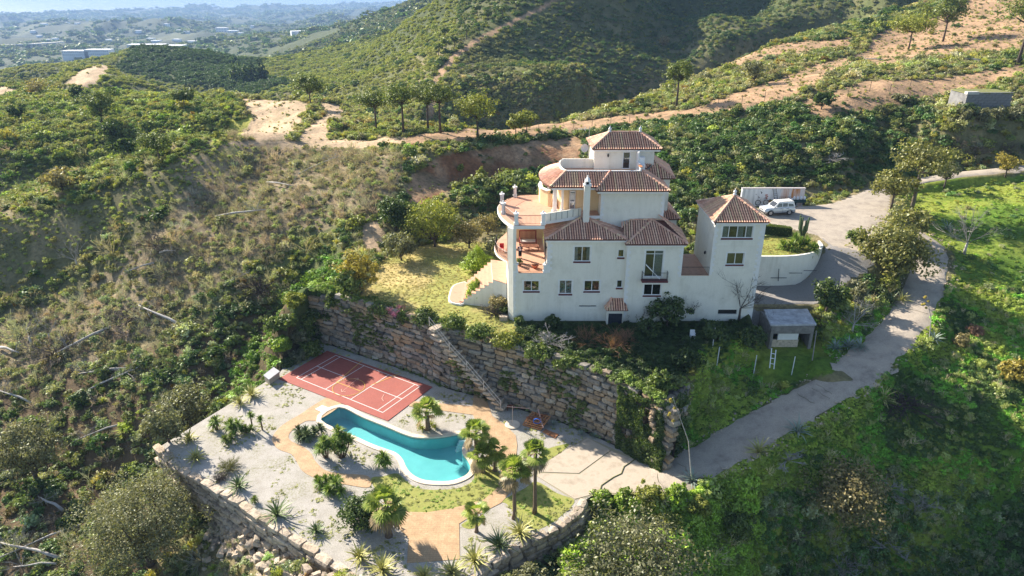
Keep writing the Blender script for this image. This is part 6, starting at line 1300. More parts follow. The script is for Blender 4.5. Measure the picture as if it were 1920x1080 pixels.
def slope_cover():
    """close, leafy ground cover of the slopes nearest the camera, right of the terrace"""
    X, Y = sample(60000, 36, 84, 1.0, 1.0, umin=.0); k = ~blocked(X, Y, .1); X, Y = X[k], Y[k]; Z = terrain(X, Y); px, py = project(X, Y, Z); k = (px > 1060) & (px < 2050) & (py < 1180) & (py > 540); X, Y, Z, px, py = X[k], Y[k], Z[k], px[k], py[k]; n = len(X); u = rng.uniform(size=n); n1 = fbm(X/5, Y/5, 3, 141); n3 = fbm(X/14, Y/14, 3, 151)
    kind = rng.integers(11, 13, n); tint = np.tile(np.array([.13, .27, .03]), (n, 1)); s = np.exp(rng.normal(-1.25, .33, n)); m = n1 > .52; tint[m] = np.array([.24, .29, .05]); m = (n1 < .4); tint[m] = np.array([.06, .10, .025])
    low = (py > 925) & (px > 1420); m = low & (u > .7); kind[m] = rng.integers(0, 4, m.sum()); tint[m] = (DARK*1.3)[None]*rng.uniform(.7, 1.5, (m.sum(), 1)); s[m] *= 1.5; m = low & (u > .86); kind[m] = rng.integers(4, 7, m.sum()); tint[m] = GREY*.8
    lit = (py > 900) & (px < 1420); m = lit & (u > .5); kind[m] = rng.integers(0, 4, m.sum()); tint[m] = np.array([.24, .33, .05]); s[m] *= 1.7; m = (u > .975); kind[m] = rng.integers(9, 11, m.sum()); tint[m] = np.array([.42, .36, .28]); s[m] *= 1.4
    m = (~low) & (u > .93) & (u < .965); kind[m] = rng.integers(0, 9, m.sum()); tint[m] = OLIVE; s[m] *= 1.3
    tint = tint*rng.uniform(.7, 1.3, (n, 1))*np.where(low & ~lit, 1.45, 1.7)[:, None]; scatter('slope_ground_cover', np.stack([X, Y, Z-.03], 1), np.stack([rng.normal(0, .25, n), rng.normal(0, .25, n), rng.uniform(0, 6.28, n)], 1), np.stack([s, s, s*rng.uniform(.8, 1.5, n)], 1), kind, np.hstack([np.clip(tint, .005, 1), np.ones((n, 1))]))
slope_cover()
def hill_scrub():
    X, Y = sample(150000, 200, 1000, .98, .0); Z = terrain(X, Y); px, py = project(X, Y, Z); k = (px > -60) & (px < 1990) & (py > -40); X, Y, Z, px, py = X[k], Y[k], Z[k], px[k], py[k]
    k = (Y > 262) | (rng.uniform(size=len(X)) < .5); d = dirtmask(X, Y, Z, px, py); k &= ~(d & (rng.uniform(size=len(X)) > .03)); X, Y, Z, px, py = X[k], Y[k], Z[k], px[k], py[k]; n = len(X); u = rng.uniform(size=n)
    n2 = fbm(X/60, Y/60, 3, 61); s = np.exp(rng.normal(-.08, .28, n))*(1+Y/1500); kind = np.where(u < .75, rng.integers(0, 4, n), rng.integers(4, 9, n)); tint = np.tile(OLIVE*.72, (n, 1)); m = u < .36; tint[m] = DARK*1.2; m = u > .86; tint[m] = YELLOWG*.65; m = n2 > .55; tint[m] = tint[m]*.6+TAN*.22
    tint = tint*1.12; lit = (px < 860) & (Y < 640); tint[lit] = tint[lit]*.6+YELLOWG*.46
    wood = inpoly(px+(n2-.5)*120, py+(n2-.5)*20, [(240,80),(380,82),(470,110),(520,150),(470,176),(340,160),(250,140)]) & (Y > 330); tint[wood] = DARK*.9; s[wood] *= 1.5  # far wood; shade on the hill's near side is put into its tint
    big = rng.uniform(size=n) < .012; s[big] *= 1.7; tint[big] = DARK
    tint = tint*rng.uniform(.85, 1.17, (n, 1)); sc = np.stack([s, s, s*.8], 1); rot = np.stack([np.zeros(n), np.zeros(n), rng.uniform(0, 6.28, n)], 1)
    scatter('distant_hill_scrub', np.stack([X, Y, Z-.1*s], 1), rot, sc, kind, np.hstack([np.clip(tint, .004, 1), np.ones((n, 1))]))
    X, Y = sample(46000, 600, 8200, .85, .1); Z = terrain(X, Y); px, py = project(X, Y, Z); f = fbm(X/140, Y/260, 3, 77); k = (px > -60) & (px < 1500) & (py > -30) & (Z > SEA+8) & (f < .61); X, Y, Z = X[k], Y[k], Z[k]; n = len(X)
    s = np.exp(rng.normal(1.2, .35, n))*(.8+Y/2500); tint = np.where(rng.uniform(size=(n, 1)) < .6, DARK*1.1, OLIVE*.7)*rng.uniform(.7, 1.3, (n, 1)); sc = np.stack([s*1.3, s*1.3, s*.9], 1)
    scatter('far_woods', np.stack([X, Y, Z-.3*s], 1), np.stack([np.zeros(n), np.zeros(n), rng.uniform(0, 6.28, n)], 1), sc, rng.integers(13, 16, n), np.hstack([np.clip(tint, .004, 1), np.ones((n, 1))]))
hill_scrub()
def yard_grass():
    """weeds on the gravel, grass tufts on the lawns"""
    P = []; T_ = []; S_ = []; KN = []
    def addp(x, y, z, s, k, t_): P.append((x, y, z)); S_.append(s); KN.append(k); T_.append(t_)
    x = rng.uniform(-35, 14, 16000); y = rng.uniform(38, 76, 16000); f = fbm(x/3.0, y/3.0, 4, 91)+.3*fbm(x/.7, y/.7, 2, 5); ok = inpoly(x, y, offset_loop(POOLT, -.6)) & ~inpoly(x, y, offset_loop(POOL, 1.0)) & (f > .71)
    for q in (pa, pb): ok &= ~inpoly(x, y, offset_loop(gl(q), .15))
    ok &= ~inpoly(x, y, [tuple(L_), tuple(B_), tuple(R_), tuple(K_)]) & ~((x > 2) & (y > 48) & (y < 56))
    for a, b in zip(x[ok], y[ok]): addp(a, b, -.02, rng.uniform(.12, .3), rng.integers(11, 13), np.array([.42, .42, .17])*rng.uniform(.7, 1.3))
    for q in GP:
        pl = gl(q); xs = [p[0] for p in pl]; ys = [p[1] for p in pl]; nn = int((max(xs)-min(xs))*(max(ys)-min(ys))*5); a = rng.uniform(min(xs), max(xs), nn); b = rng.uniform(min(ys), max(ys), nn); ok = inpoly(a, b, pl) & ~inpoly(a, b, offset_loop(POOL, .7)); f = fbm(a/2, b/2, 3, 8)
        for i in np.nonzero(ok)[0]: addp(a[i], b[i], .01, rng.uniform(.12, .3), 11+i % 2, (np.array([.26, .36, .06]) if f[i] > .5 else np.array([.38, .38, .12]))*rng.uniform(.7, 1.3))
    x = rng.uniform(-25, 38.5, 19000); y = rng.uniform(57, 96, 19000); g = (inpoly(x, y, GARDEN) & (x < .5)) | inpoly(x, y, LAWN); sh_ = inpoly(x, y, GARDEN) & (x >= .5) & (y < 69) | inpoly(x, y, GARDEN) & (x > 19) & (y > 77); g &= ~inpoly(x, y, VILLAFP); Z = terrain(x, y)
    for i in np.nonzero(g)[0]: addp(x[i], y[i], Z[i], rng.uniform(.07, .2), 11+i % 2, np.array([.55, .47, .18])*rng.uniform(.75, 1.2))
    for i in np.nonzero(sh_)[0]: addp(x[i], y[i], Z[i], rng.uniform(.2, .55), 11+i % 2 if i % 5 else 2, np.array([.06, .10, .025])*rng.uniform(.6, 1.4))
    for k in range(2600):   # greenery hanging over the crest and foot of the big wall
        s = random.random()*(len(WB)-1.01); j = int(s); f = s-j; wx = WB[j][0]+(WB[j+1][0]-WB[j][0])*f; wy = WB[j][1]+(WB[j+1][1]-WB[j][1])*f; h = random.random(); cl = fbm(np.array([s*1.3]), np.array([h*2.5]), 2, 3)[0]
        if h > .86: addp(wx+random.uniform(-.3, .3), wy+1.4+random.uniform(-.5, 1.3), 6.7, random.uniform(.25, .6), random.choice((11, 12, 1)), (VIVID*.5+OLIVE*.5)*random.uniform(.6, 1.3))
        elif cl > .60 or h < .05: z = h*6.6; addp(wx-.12, wy+z*.13-.12, z, random.uniform(.2, .45), 11+k % 2, (OLIVE*.8+DARK*.4)*random.uniform(.6, 1.3))
    n = len(P); s = np.array(S_); scatter('yard_weeds', np.array(P), np.stack([rng.normal(0, .2, n), rng.normal(0, .2, n), rng.uniform(0, 6.28, n)], 1), np.stack([s, s, s*np.where(np.array([p[2] for p in P]) < .5, .5, 1)], 1), np.array(KN), np.hstack([np.array(T_), np.ones((n, 1))]))
yard_grass()
# ================================================================ TREES AND PLANTS ONE BY ONE
BARK = mat('grey_bark', (.10, .08, .06), (.22, .18, .14), 4, .95, .03); BARKD = mat('dark_bark', (.05, .04, .035), (.12, .09, .07), 4, .95, .03); BARKW = mat('bleached_wood', (.27, .25, .225), (.50, .47, .43), 3, .9, .02); PALMB = mat('palm_bark', (.09, .06, .04), (.22, .16, .11), 9, .95, .05)
L_PINE = leafmat('pine_needles', (.07, .11, .025), (.14, .18, .04), (.24, .27, .07)); L_OLIVE = leafmat('olive_leaves', (.13, .135, .075), (.20, .205, .11), (.25, .25, .14)); L_DARK = leafmat('dark_leaves', (.03, .06, .015), (.07, .11, .03), (.14, .19, .05))
L_LIME = leafmat('lime_leaves', (.16, .19, .03), (.26, .29, .05), (.38, .38, .09)); L_TAN = leafmat('tan_leaves', (.17, .14, .06), (.28, .24, .11), (.40, .33, .16)); L_MID = leafmat('mid_leaves', (.07, .12, .025), (.14, .20, .04), (.24, .28, .08)); L_GOLD = leafmat('gold_leaves', (.20, .17, .03), (.34, .28, .05), (.46, .38, .09))
L_OAK = leafmat('oak_leaves', (.15, .155, .08), (.22, .22, .12), (.28, .275, .16)); L_VIV = leafmat('vivid_leaves', (.12, .20, .02), (.22, .34, .035), (.36, .46, .07)); L_CYP = leafmat('cypress_leaves', (.16, .24, .02), (.28, .40, .03), (.42, .52, .06)); L_LOQ = leafmat('loquat_leaves', (.11, .125, .035), (.20, .205, .06), (.32, .30, .11)); L_PALM = leafmat('palm_fronds', (.13, .20, .035), (.24, .32, .06), (.38, .42, .12)); L_PALMD = leafmat('dry_fronds', (.22, .17, .10), (.36, .28, .17)); L_AG = leafmat('agave_blades', (.18, .21, .06), (.38, .38, .14), (.62, .56, .28), trans=.1); L_AGB = leafmat('blue_agave', (.15, .20, .18), (.26, .33, .30), (.42, .48, .42), trans=.1); L_AGD = leafmat('green_agave', (.06, .10, .04), (.12, .17, .07), (.22, .27, .12), trans=.1)
L_YUC = leafmat('yucca_blades', (.09, .16, .03), (.17, .27, .045), (.32, .38, .10), trans=.25); L_PINK = leafmat('pink_flowers', (.45, .12, .25), (.6, .25, .4)); L_IVY = leafmat('ivy', (.04, .08, .02), (.09, .14, .035), (.18, .22, .08)); L_RED = leafmat('reddish_twigs', (.26, .14, .09), (.40, .24, .16))
sd = [1000]
def nseed(): sd[0] += 1; return sd[0]
def tree(name, label, cat, base, h, cw, chh, leaf, trunk=BARKD, form='round', n=60, per=22, ls=.16, r0=None, lean=(0, 0), group=None, ncl=None, up=.4, clf=.13):
    x, y, z = base; root = empty(name, label, cat, (x, y, z-.15), group=group); s = nseed(); r = np.random.default_rng(s); R_s = random.Random(s)
    if form == 'umbrella': ctr = (lean[0], lean[1], h-chh*.45); rad = (cw/2, cw/2, chh/2); shell = .25; clr = cw*.13
    elif form == 'cone': ctr = (0, 0, h*.45); rad = (cw/2, cw/2, h*.5); shell = .5; clr = cw*.16
    else: ctr = (lean[0], lean[1], h-chh/2); rad = (cw/2*.88, cw/2*.88, chh/2*.85); shell = .45; clr = cw*clf
    V, Q, K = clumps(n, per, rad, ctr, clr, ls, shell, up, seed=s)
    if form == 'cone':
        f = np.clip((V[:, 2]/h), 0, 1); k = np.clip(1.18*(1-f)**.75+.05, .05, 1)*np.clip(f*4+.45, 0, 1); V[:, 0] *= k*1.25; V[:, 1] *= k*1.25
    if form == 'umbrella':   # flat-bottomed plates
        lowz = h-chh; V[:, 2] = np.maximum(V[:, 2], lowz+.1*(V[:, 2]-lowz))
    tr = MB(); r0 = r0 or h*.028+.04; fork = (lean[0]*.5, lean[1]*.5, max(h-chh*.95, h*.15) if form != 'cone' else h*.3)
    bend = [(0, 0, 0), (R_s.uniform(-.05, .05)*h*.3, R_s.uniform(-.05, .05)*h*.3, fork[2]*.5), fork, (lean[0]*.8, lean[1]*.8, h-chh*.5)]
    tr.tube(bend, [r0, r0*.8, r0*.65, r0*.4], n=7)
    idx = r.choice(len(K), min(len(K), ncl or 12), replace=False)
    for i in idx:
        k = K[i]; m_ = ((fork[0]+k[0])/2+R_s.uniform(-.3, .3), (fork[1]+k[1])/2+R_s.uniform(-.3, .3), fork[2]+(k[2]-fork[2])*.35); tr.tube([fork, m_, tuple(k)], [r0*.42, r0*.25, r0*.08], n=5, cap=False)
    link('trunk', tr.mesh('trunk', trunk, True), root, loc=(0, 0, 0)); 
    if leaf: link('crown', npmesh('crown', V, Q, leaf), root, loc=(0, 0, 0))
    return root
def bare(name, label, cat, base, h, w, seed, m=BARKW, n=9, trunk=.25, el=(15, 80), sub=3, tw=.03, group=None, lean=0):
    root = empty(name, label, cat, (base[0], base[1], base[2]-.1), group=group); V, Q = twigs(n, h*1.15, tw, seed, ctr=(lean*.5, 0, h*trunk), el=el, sub=sub); V[:, 0] *= w/h; V[:, 1] *= w/h
    link('branches', npmesh('branches', V, Q, m), root, loc=(0, 0, 0))
    if trunk: link('trunk', MB().tube([(0, 0, 0), (lean*.2, .05, h*trunk*.5), (lean*.5, 0, h*trunk*1.05)], h*.035+.03, h*.022+.02).mesh('trunk', m, True), root, loc=(0, 0, 0))
    return root
def palm(label, base, h, cr, nf=26, seed=1, group='fan palms round the pool', r0=.2, dead=8):
    root = empty('fan_palm', label, 'palm', (base[0], base[1], base[2]), group=group); r = np.random.default_rng(seed)
    link('trunk', MB().tube([(0, 0, -.1), (.04, .02, h*.12), (.02, 0, h*.5), (0, 0, h)], [r0*1.5, r0*1.05, r0*.85, r0*.95], n=10).mesh('trunk', PALMB, True), root, loc=(0, 0, 0))
    for i in range(nf+dead):
        isd = i >= nf; V = []; Q = []; a = r.uniform(0, 6.283); el = math.radians(r.uniform(-60, -25) if isd else r.uniform(-15, 80)); l = cr*r.uniform(.45, .6); d = np.array([math.cos(a)*math.cos(el), math.sin(a)*math.cos(el), math.sin(el)]); s = np.array([-math.sin(a), math.cos(a), 0]); nn = np.cross(s, d)
        p0 = np.array([0, 0, h]); p1 = p0+d*l; w = .02; V += [p0-s*w, p0+s*w, p1+s*w, p1-s*w]; Q.append((0, 1, 2, 3)); L = cr*r.uniform(.5, .62)
        for k in range(15):
            t_ = (k-7)/7*1.9; dd = d*math.cos(t_)+s*math.sin(t_); dd = dd-nn*abs(math.sin(t_))*.18; sd_ = np.cross(dd, nn); e = p1+dd*L*(1-.25*abs(t_)/1.9)+np.array([0, 0, -.22*L*(1+.5*r.uniform())]); m_ = p1+dd*L*.55; b = len(V); ww = L*.085
            V += [p1, m_-sd_*ww, e, m_+sd_*ww]; Q.append((b, b+1, b+2, b+3))
        link('dead_frond' if isd else 'frond', npmesh('frond', np.array(V), np.array(Q), L_PALMD if isd else L_PALM), root, loc=(0, 0, 0))
    return root
def agave(name, label, cat, base, L, leaf, n=34, w=.1, seed=1, spread=(8, 80), group=None, droop=.2):
    root = empty(name, label, cat, (base[0], base[1], base[2]), group=group); r = np.random.default_rng(seed); me = []
    for k in range(3): V, Q = blades(1, L, w, (0, 0), 500+k, droop); a = math.atan2(V[2:4, 1].mean(), V[2:4, 0].mean()); c, s = math.cos(-a), math.sin(-a); V = np.stack([V[:, 0]*c-V[:, 1]*s, V[:, 0]*s+V[:, 1]*c, V[:, 2]], 1); me.append(npmesh('blade', V, Q, leaf))
    for i in range(n):
        o = link('blade', me[i % 3], root, loc=(0, 0, .05)); o.rotation_euler = (r.normal(0, .15), -math.radians(spread[0]+(spread[1]-spread[0])*((i+.5)/n)**1.1), i*2.4+r.uniform(-.2, .2)); k = r.uniform(.7, 1.15); o.scale = (k, 1, 1)
    return root
def yucca(label, base, stems, L, leaf, seed, name='yucca', cat='yucca', group=None):
    root = empty(name, label, cat, (base[0], base[1], base[2]), group=group); r = np.random.default_rng(seed); tr = MB()
    for i, (dx, dy, h) in enumerate(stems):
        tr.tube([(dx*.3, dy*.3, 0), (dx*.8, dy*.8, h*.6), (dx, dy, h)], .09, .07); V, Q = blades(95, L, .06*L/.7+.015, (-35, 88), seed*7+i, .2, ctr=(dx, dy, h)); link('leaf_head', npmesh('leaf_head', V, Q, leaf), root, loc=(0, 0, 0))
    link('stems', tr.mesh('stems', PALMB, True), root, loc=(0, 0, 0)); return root
def on(px, py): return hit(px, py)
def gz(px, py, z=0): return G(px, py, z)
def ph(py_top, base):      # height of something whose foot is at base and whose top shows at row py_top
    return A(960, py_top, base[1])[2]-base[2]
def pw(wpx, base): return wpx*math.hypot(base[0], base[1], base[2]-CH)/F
def T(name, label, cat, bx, by, top, wpx, leaf, form='round', chf=.6, **kw):
    b = on(bx, by); h = max(.6, ph(top, b)); return tree(name, label, cat, b, h, pw(wpx, b), h*chf, leaf, form=form, **kw)
# --- pines on the ridges
for bx, by, tp, w, lb, chf in ((583,203,142,48,'lone dark umbrella pine at the edge of the sandy clearing',.55),(347,205,168,36,'small umbrella pine on the left ridge above the scrub',.5),(706,247,168,56,'leftmost of the tall umbrella pines on the ridge track, thin trunk',.42),
    (757,253,158,60,'tall umbrella pine with dense flat crown, second along the ridge track',.4),(803,247,160,40,'umbrella pine with reddish trunk crowding the widest ridge pine',.4),(826,250,153,56,'dark full-crowned umbrella pine in the middle of the ridge row',.42),(895,259,173,66,'broad pale green pine with spreading boughs, right of the ridge row',.6),
    (967,252,214,30,'short dark bushy pine on the track right of the broad pale pine',.7),(988,249,207,36,'short bright green pine leaning over the track above the villa',.65),(1268,201,114,44,'tall thin open pine at the start of the bare orange slope',.45),
    (1703,94,29,62,'bright flat-topped pine standing alone on the bare orange slope',.5),(1768,78,-8,50,'slender pine cut by the top edge on the bare orange slope',.6),(1908,120,-15,92,'big leaning dark pine at the right edge of the picture',.45),
    (300,303,246,50,'thin-crowned pine standing on the left scrub slope',.6),(193,232,168,44,'dark shaggy pine at the upper left of the scrub slope',.8)):
    b = on(bx, by); h = ph(tp, b); lm = L_LIME if 'bright' in lb or 'pale' in lb else (L_PINE if 'dark' not in lb else L_PINE)
    tree('umbrella_pine', lb, 'pine', b, h, pw(w, b)*1.22, h*chf, lm, form='umbrella', n=80, per=32, ls=max(.16, b[1]*.0016), ncl=16, r0=h*.022+.05, up=.8, group='pines along the ridges')
for i, (bx, by, tp, w) in enumerate(((915,38,18,18),(942,34,10,22),(875,74,45,24),(823,107,80,20),(837,99,70,24),(852,90,67,20),(895,30,8,18),(835,75,50,22),(865,98,86,16),(968,18,0,20))):
    lbs = ['small pine low on the far spur beside the red track','little pine near the top of the far spur','rounded pine halfway down the far spur','slim pine left of the track pines on the far spur','taller pine of the trio by the far track','right pine of the trio by the far track','faint little pine high on the far spur, left','dark tree above the trio on the far spur','low bush-like pine beside the far track bend','uppermost small pine by the far red track']
    b = on(bx, by); h = max(3, ph(tp, b)); tree('far_pine', lbs[i], 'pine', b, h, pw(w, b), h*.5, L_PINE, form='umbrella', n=16, per=16, ls=.5, ncl=5, group='small pines on the far spur')
for bx, by, tp, w, lb, lf in ((1413,160,108,50,'pale round grey-green tree on the scrub above the orange slope',L_OLIVE),(1243,90,64,24,'single pale bush glowing in the shaded valley of the far hill',L_TAN),(75,178,146,56,'golden-brown round tree on the left skyline ridge',L_TAN),(145,186,158,26,'small dark round tree on the left skyline ridge',L_DARK),
    (500,50,47,8,'tiny dark tree',L_DARK),(210,262,222,40,'dark round tree on the upper left slope',L_DARK),(118,360,315,66,'shadowy brown-green tree in the left slope hollow',L_TAN),(240,290,258,40,'deep green tree beside the thin pine on the left slope',L_DARK),(35,225,190,30,'dark little tree at the far left ridge slope',L_DARK),(1690,190,176,30,'thorny pale bush by the red bank on the right hillside',L_OLIVE),
    (1480,232,196,30,'small upright green tree beside the fence on the red bank',L_MID),(1540,205,170,44,'dark green bush cluster on top of the red bank',L_DARK)):
    if lb.startswith('tiny'): continue
    T('round_tree', lb, 'tree', bx, by, tp, w, lf, chf=.8, n=34, per=26, ls=.3)
for i, (bx, tp) in enumerate(((440,112),(452,108),(463,114),(475,106),(488,104),(497,112))):
    b = on(bx, 152); h = max(8, ph(tp, b)); tree('poplar', ['first','second','third','fourth','fifth','last'][i]+' slim poplar from the left in the far valley row', 'poplar', b, h, pw(11, b), h*.9, L_MID if i < 3 else L_DARK, form='cone', n=30, per=16, ls=.8, ncl=3, group='poplars in the far valley')
# --- garden
T('weeping_tree','large light green feathery tree at the back of the lawn','tree',815,462,366,104,L_LIME,chf=.9,n=120,per=40,ls=.17)
T('dark_tree','dense dark green tree behind the lawn, left of the feathery tree','tree',742,432,364,78,L_DARK,chf=.85,n=90,per=34,ls=.2)
T('shrub_tree','olive green rounded shrub tree at the left back of the lawn','tree',752,488,430,72,L_OLIVE,chf=.9,n=80,per=34,ls=.17)
T('citrus_tree','yellow-topped green tree at the left end of the lawn','tree',676,546,466,84,L_GOLD,chf=.85,n=70,per=34,ls=.19)
T('citrus_tree','dark green round tree below the yellow-topped tree by the wall end','tree',655,560,502,60,L_MID,chf=.85,n=60,per=34,ls=.19)
T('bush','pale olive bush between the feathery tree and the villa','bush',880,465,405,70,L_TAN,chf=.9,n=70,per=28,ls=.15)
T('bush','grey-green bush beside the villa terrace steps','bush',930,478,440,60,L_OLIVE,chf=.95,n=60,per=28,ls=.15)
T('bush','brownish tangled shrub just left of the round terrace','bush',915,440,396,64,L_TAN,chf=.9,n=60,per=24,ls=.14)
T('bush','grey-brown low bush under the terrace steps','bush',935,585,548,50,L_TAN,chf=.95,n=50,per=24,ls=.12); T('bush','low green bush against the steps side wall','bush',945,590,565,34,L_MID,chf=.95,n=40,per=24,ls=.12)
T('conical_cypress','bright green egg-shaped cypress on the lawn','cypress',895,508,456,44,L_CYP,form='cone',n=170,per=60,ls=.1,up=.6)
T('conical_cypress','lower bright green cypress beside the foot of the steps','cypress',893,563,517,34,L_CYP,form='cone',n=130,per=50,ls=.1,up=.6)
T('round_shrub','round bright shrub touching the lower cypress','bush',910,562,531,30,L_CYP,chf=.95,n=80,per=36,ls=.12)
T('bush','small bright tree in the red gully behind the lawn','bush',903,342,310,26,L_LIME,chf=.85,n=50,per=24,ls=.16)
T('bush','small lime bush higher in the red gully','bush',864,322,306,16,L_LIME,chf=.85,n=30,per=20,ls=.16)
for bx, by, tp, w, lf, lb in ((760,608,580,40,L_MID,'low hedge mound at the top of the stone stairs'),(720,600,562,70,L_MID,'green hedge bush on the wall crest left of the stairs'),(800,612,578,60,L_DARK,'dark hedge mound just right of the stairs on the wall'),(850,622,590,62,L_MID,'second hedge mound along the wall crest'),(900,640,605,62,L_MID,'middle hedge mound along the wall crest'),(950,655,622,58,L_LIME,'sunny hedge mound near the villa corner on the wall'),(1005,675,645,60,L_MID,'hedge mound on the wall below the bare bushes'),(1060,692,665,56,L_MID,'ivy-like hedge mound further right on the wall')):
    b = on(bx, by-8); tree('hedge_bush', lb, 'bush', b, ph(tp, b), pw(w, b), ph(tp, b), lf, n=60, per=30, ls=.13, ncl=4, group='hedge along the wall crest')
for bx, by, tp, w, lf, lb in ((1128,955,915,56,L_VIV,'bright green bush hanging over the pad edge, nearest the curved wall'),(1172,955,918,54,L_VIV,'bright green bush at the middle of the pad edge'),(1218,948,905,54,L_LIME,'yellow-green bush at the road end of the pad'),(1268,935,908,40,L_VIV,'vivid green bush just below the driveway mouth'),(1305,965,928,50,L_LIME,'sunny yellow-green bush on the slope below the driveway mouth'),(1350,935,898,42,L_VIV,'vivid green bush beside the driveway, below the golden agave'),(1250,1010,960,66,L_LIME,'lime bush above the broad olive crown'),(1380,1010,960,60,L_MID,'mid green bush on the lower slope')):
    T('bush', lb, 'bush', bx, by, tp, w, lf, chf=.95, n=80, per=34, ls=.13)
b = on(742, 590); tree('flowering_bush', 'bush with dark pink flowers above the stone wall', 'bush', b, 1.2, 2.6, 1.1, L_PINK, n=24, per=26, ls=.09, ncl=3)
# --- bare shrubs before the house and elsewhere
for bx, by, h, w, m_, lb, n_ in ((1030,642,1.6,3.0,BARKW,'pale leafless shrub on the earth below the first windows',16),(1100,640,2.0,2.2,L_RED,'rusty brown leafless shrub left of the basement door',22),(1145,650,2.3,3.6,L_RED,'reddish bushy leafless shrub below the basement door',30),(1175,640,1.8,2.2,L_RED,'smaller reddish leafless shrub right of the basement door',18),
    (930,590,1.8,2.8,BARK,'brown leafless shrub beside the lit villa corner',20),(1385,600,5.2,5.0,BARKD,'tall dark leafless tree in front of the square tower',12),(1320,590,3.2,3.4,BARKD,'dark leafless climber at the foot of the low wing',9),(1290,600,3.0,2.2,BARKD,'thin dark leafless stems against the low wing',8),(1200,605,2.4,2.4,BARKD,'thin bare stems right beside the door canopy',7),
    (1598,622,3.2,3.6,BARKW,'white-branched leafless tree below the yard edge',8),(1808,476,5.2,5.4,BARKW,'tall pale leafless tree on the bright grass slope',11),(1320,455,3.6,4.2,BARK,'brown leafless tree between villa and square tower',12),(1340,420,3.0,4.5,L_RED,'reddish leafless thicket behind the square tower',20),
    (1655,925,2.4,3.4,BARKW,'grey dead shrub right of the tawny bush',14),(1715,960,2.2,3.6,BARKW,'sprawling dead shrub on the dark slope, further right',13),(1585,1062,2.4,3.4,BARKW,'fan of dead branches at the bottom right edge',16),(1678,1035,1.8,3.0,BARKW,'dead shrub with curved pale twigs near the bottom right',14),(1475,862,1.2,2.6,BARKW,'dead twiggy shrub below the golden agave',14),(1495,1005,1.6,2.4,BARK,'thin grey dead shrub low on the dark slope',8),
    (1555,300,1.8,4,BARKW,'pale dead bush at the foot of the dark bank',12),(1830,290,2.2,4,BARK,'grey dead bush below the water tank',14),(1890,285,2.2,4,BARK,'brownish dead bush at the right edge of the bank',14),(1790,275,2.0,3.5,BARK,'dead bush left of the tank on the bank',12),
    (490,560,3.0,5.5,BARKD,'dark spiky dead bush in the middle of the scrub slope',26),(60,650,5,4.5,BARKW,'bleached dead tree trunk standing at the left edge',6),(95,640,4,3,BARKW,'second bleached dead tree by the left edge',5),(145,500,4,3.4,BARKW,'pale-trunked half-dead tree on the left slope',8),(290,460,2.5,6,BARK,'grey tangle of dead brush high on the left slope',22),(110,665,2.6,7,BARK,'brown dead brushwood heap at the left',20),(240,600,2,6,BARK,'brown dead brush beside the long fallen trunk',18),(1700,760,1.6,5,BARKD,'dark heap of cut brushwood on the grass',26),
    (860,350,2.6,3,BARK,'grey bare bush in the shaded gully',12),(700,395,2.2,3,BARK,'bare grey bush beside the red earth patch',12)):
    b = on(bx, by); bare('bare_shrub', lb, 'shrub', b, h, w, nseed(), m=m_, n=n_, trunk=.0 if h < 3 else .3, tw=.035 if m_ is not L_RED else .02)
for bx, by, tp, w, lf, lb in ((540,610,588,40,L_MID,'mid green bush on the gully rim left of the wall end'),(562,645,610,46,L_OLIVE,'olive bush in the gully beside the wall end'),(552,575,545,44,L_LIME,'lime bush at the top of the gully left of the wall'),(528,660,630,40,L_VIV,'vivid green bush low in the gully by the court'),(578,610,580,40,L_MID,'mid green bush close to the wall end, upper'),(520,620,590,40,L_MID,'green bush on the slope side of the gully'),(605,600,570,50,L_DARK,'dark bush at the left end of the big stone wall, upper'),(600,640,600,56,L_DARK,'dark bush at the left end of the big wall, middle'),(585,672,640,50,L_MID,'green bush at the left end of the big wall, lowest'),(570,640,605,50,L_MID,'green bush left of the dark bushes at the wall end'),(560,680,655,40,L_OLIVE,'grey-green bush behind the court corner'),(630,575,550,44,L_MID,'bush on the left tip of the wall crest'),(540,690,670,30,L_DARK,'small dark bush at the far left court corner')):
    T('bush', lb, 'bush', bx, by, tp, w, lf, chf=.95, n=70, per=30, ls=.15)
T('shrub_tree','leafy dark green tree against the middle of the villa front','tree',1250,612,556,84,L_DARK,chf=.8,n=60,per=24,ls=.2)
T('bush','dark green bush at the right of the villa front door area','bush',1215,628,595,50,L_DARK,chf=.95,n=50,per=24,ls=.17)
for bx, by, tp, w, lf, lb in ((975,606,590,24,L_MID,'small leafy plant at the lit villa corner'),(1035,612,588,30,L_DARK,'dark leafy plant under the flowered window'),(1075,690,665,40,L_MID,'green plant on the earth above the wall'),(1340,640,600,60,L_DARK,'dark bush in front of the low wing'),(1410,650,610,60,L_DARK,'dark bush left of the concrete shed'),(1290,690,655,60,L_DARK,'shadowed bush near the wall end'),(1240,735,690,50,L_MID,'bush on the crest at the right end of the wall')):
    T('bush', lb, 'bush', bx, by, tp, w, lf, chf=.95, n=44, per=24, ls=.17)
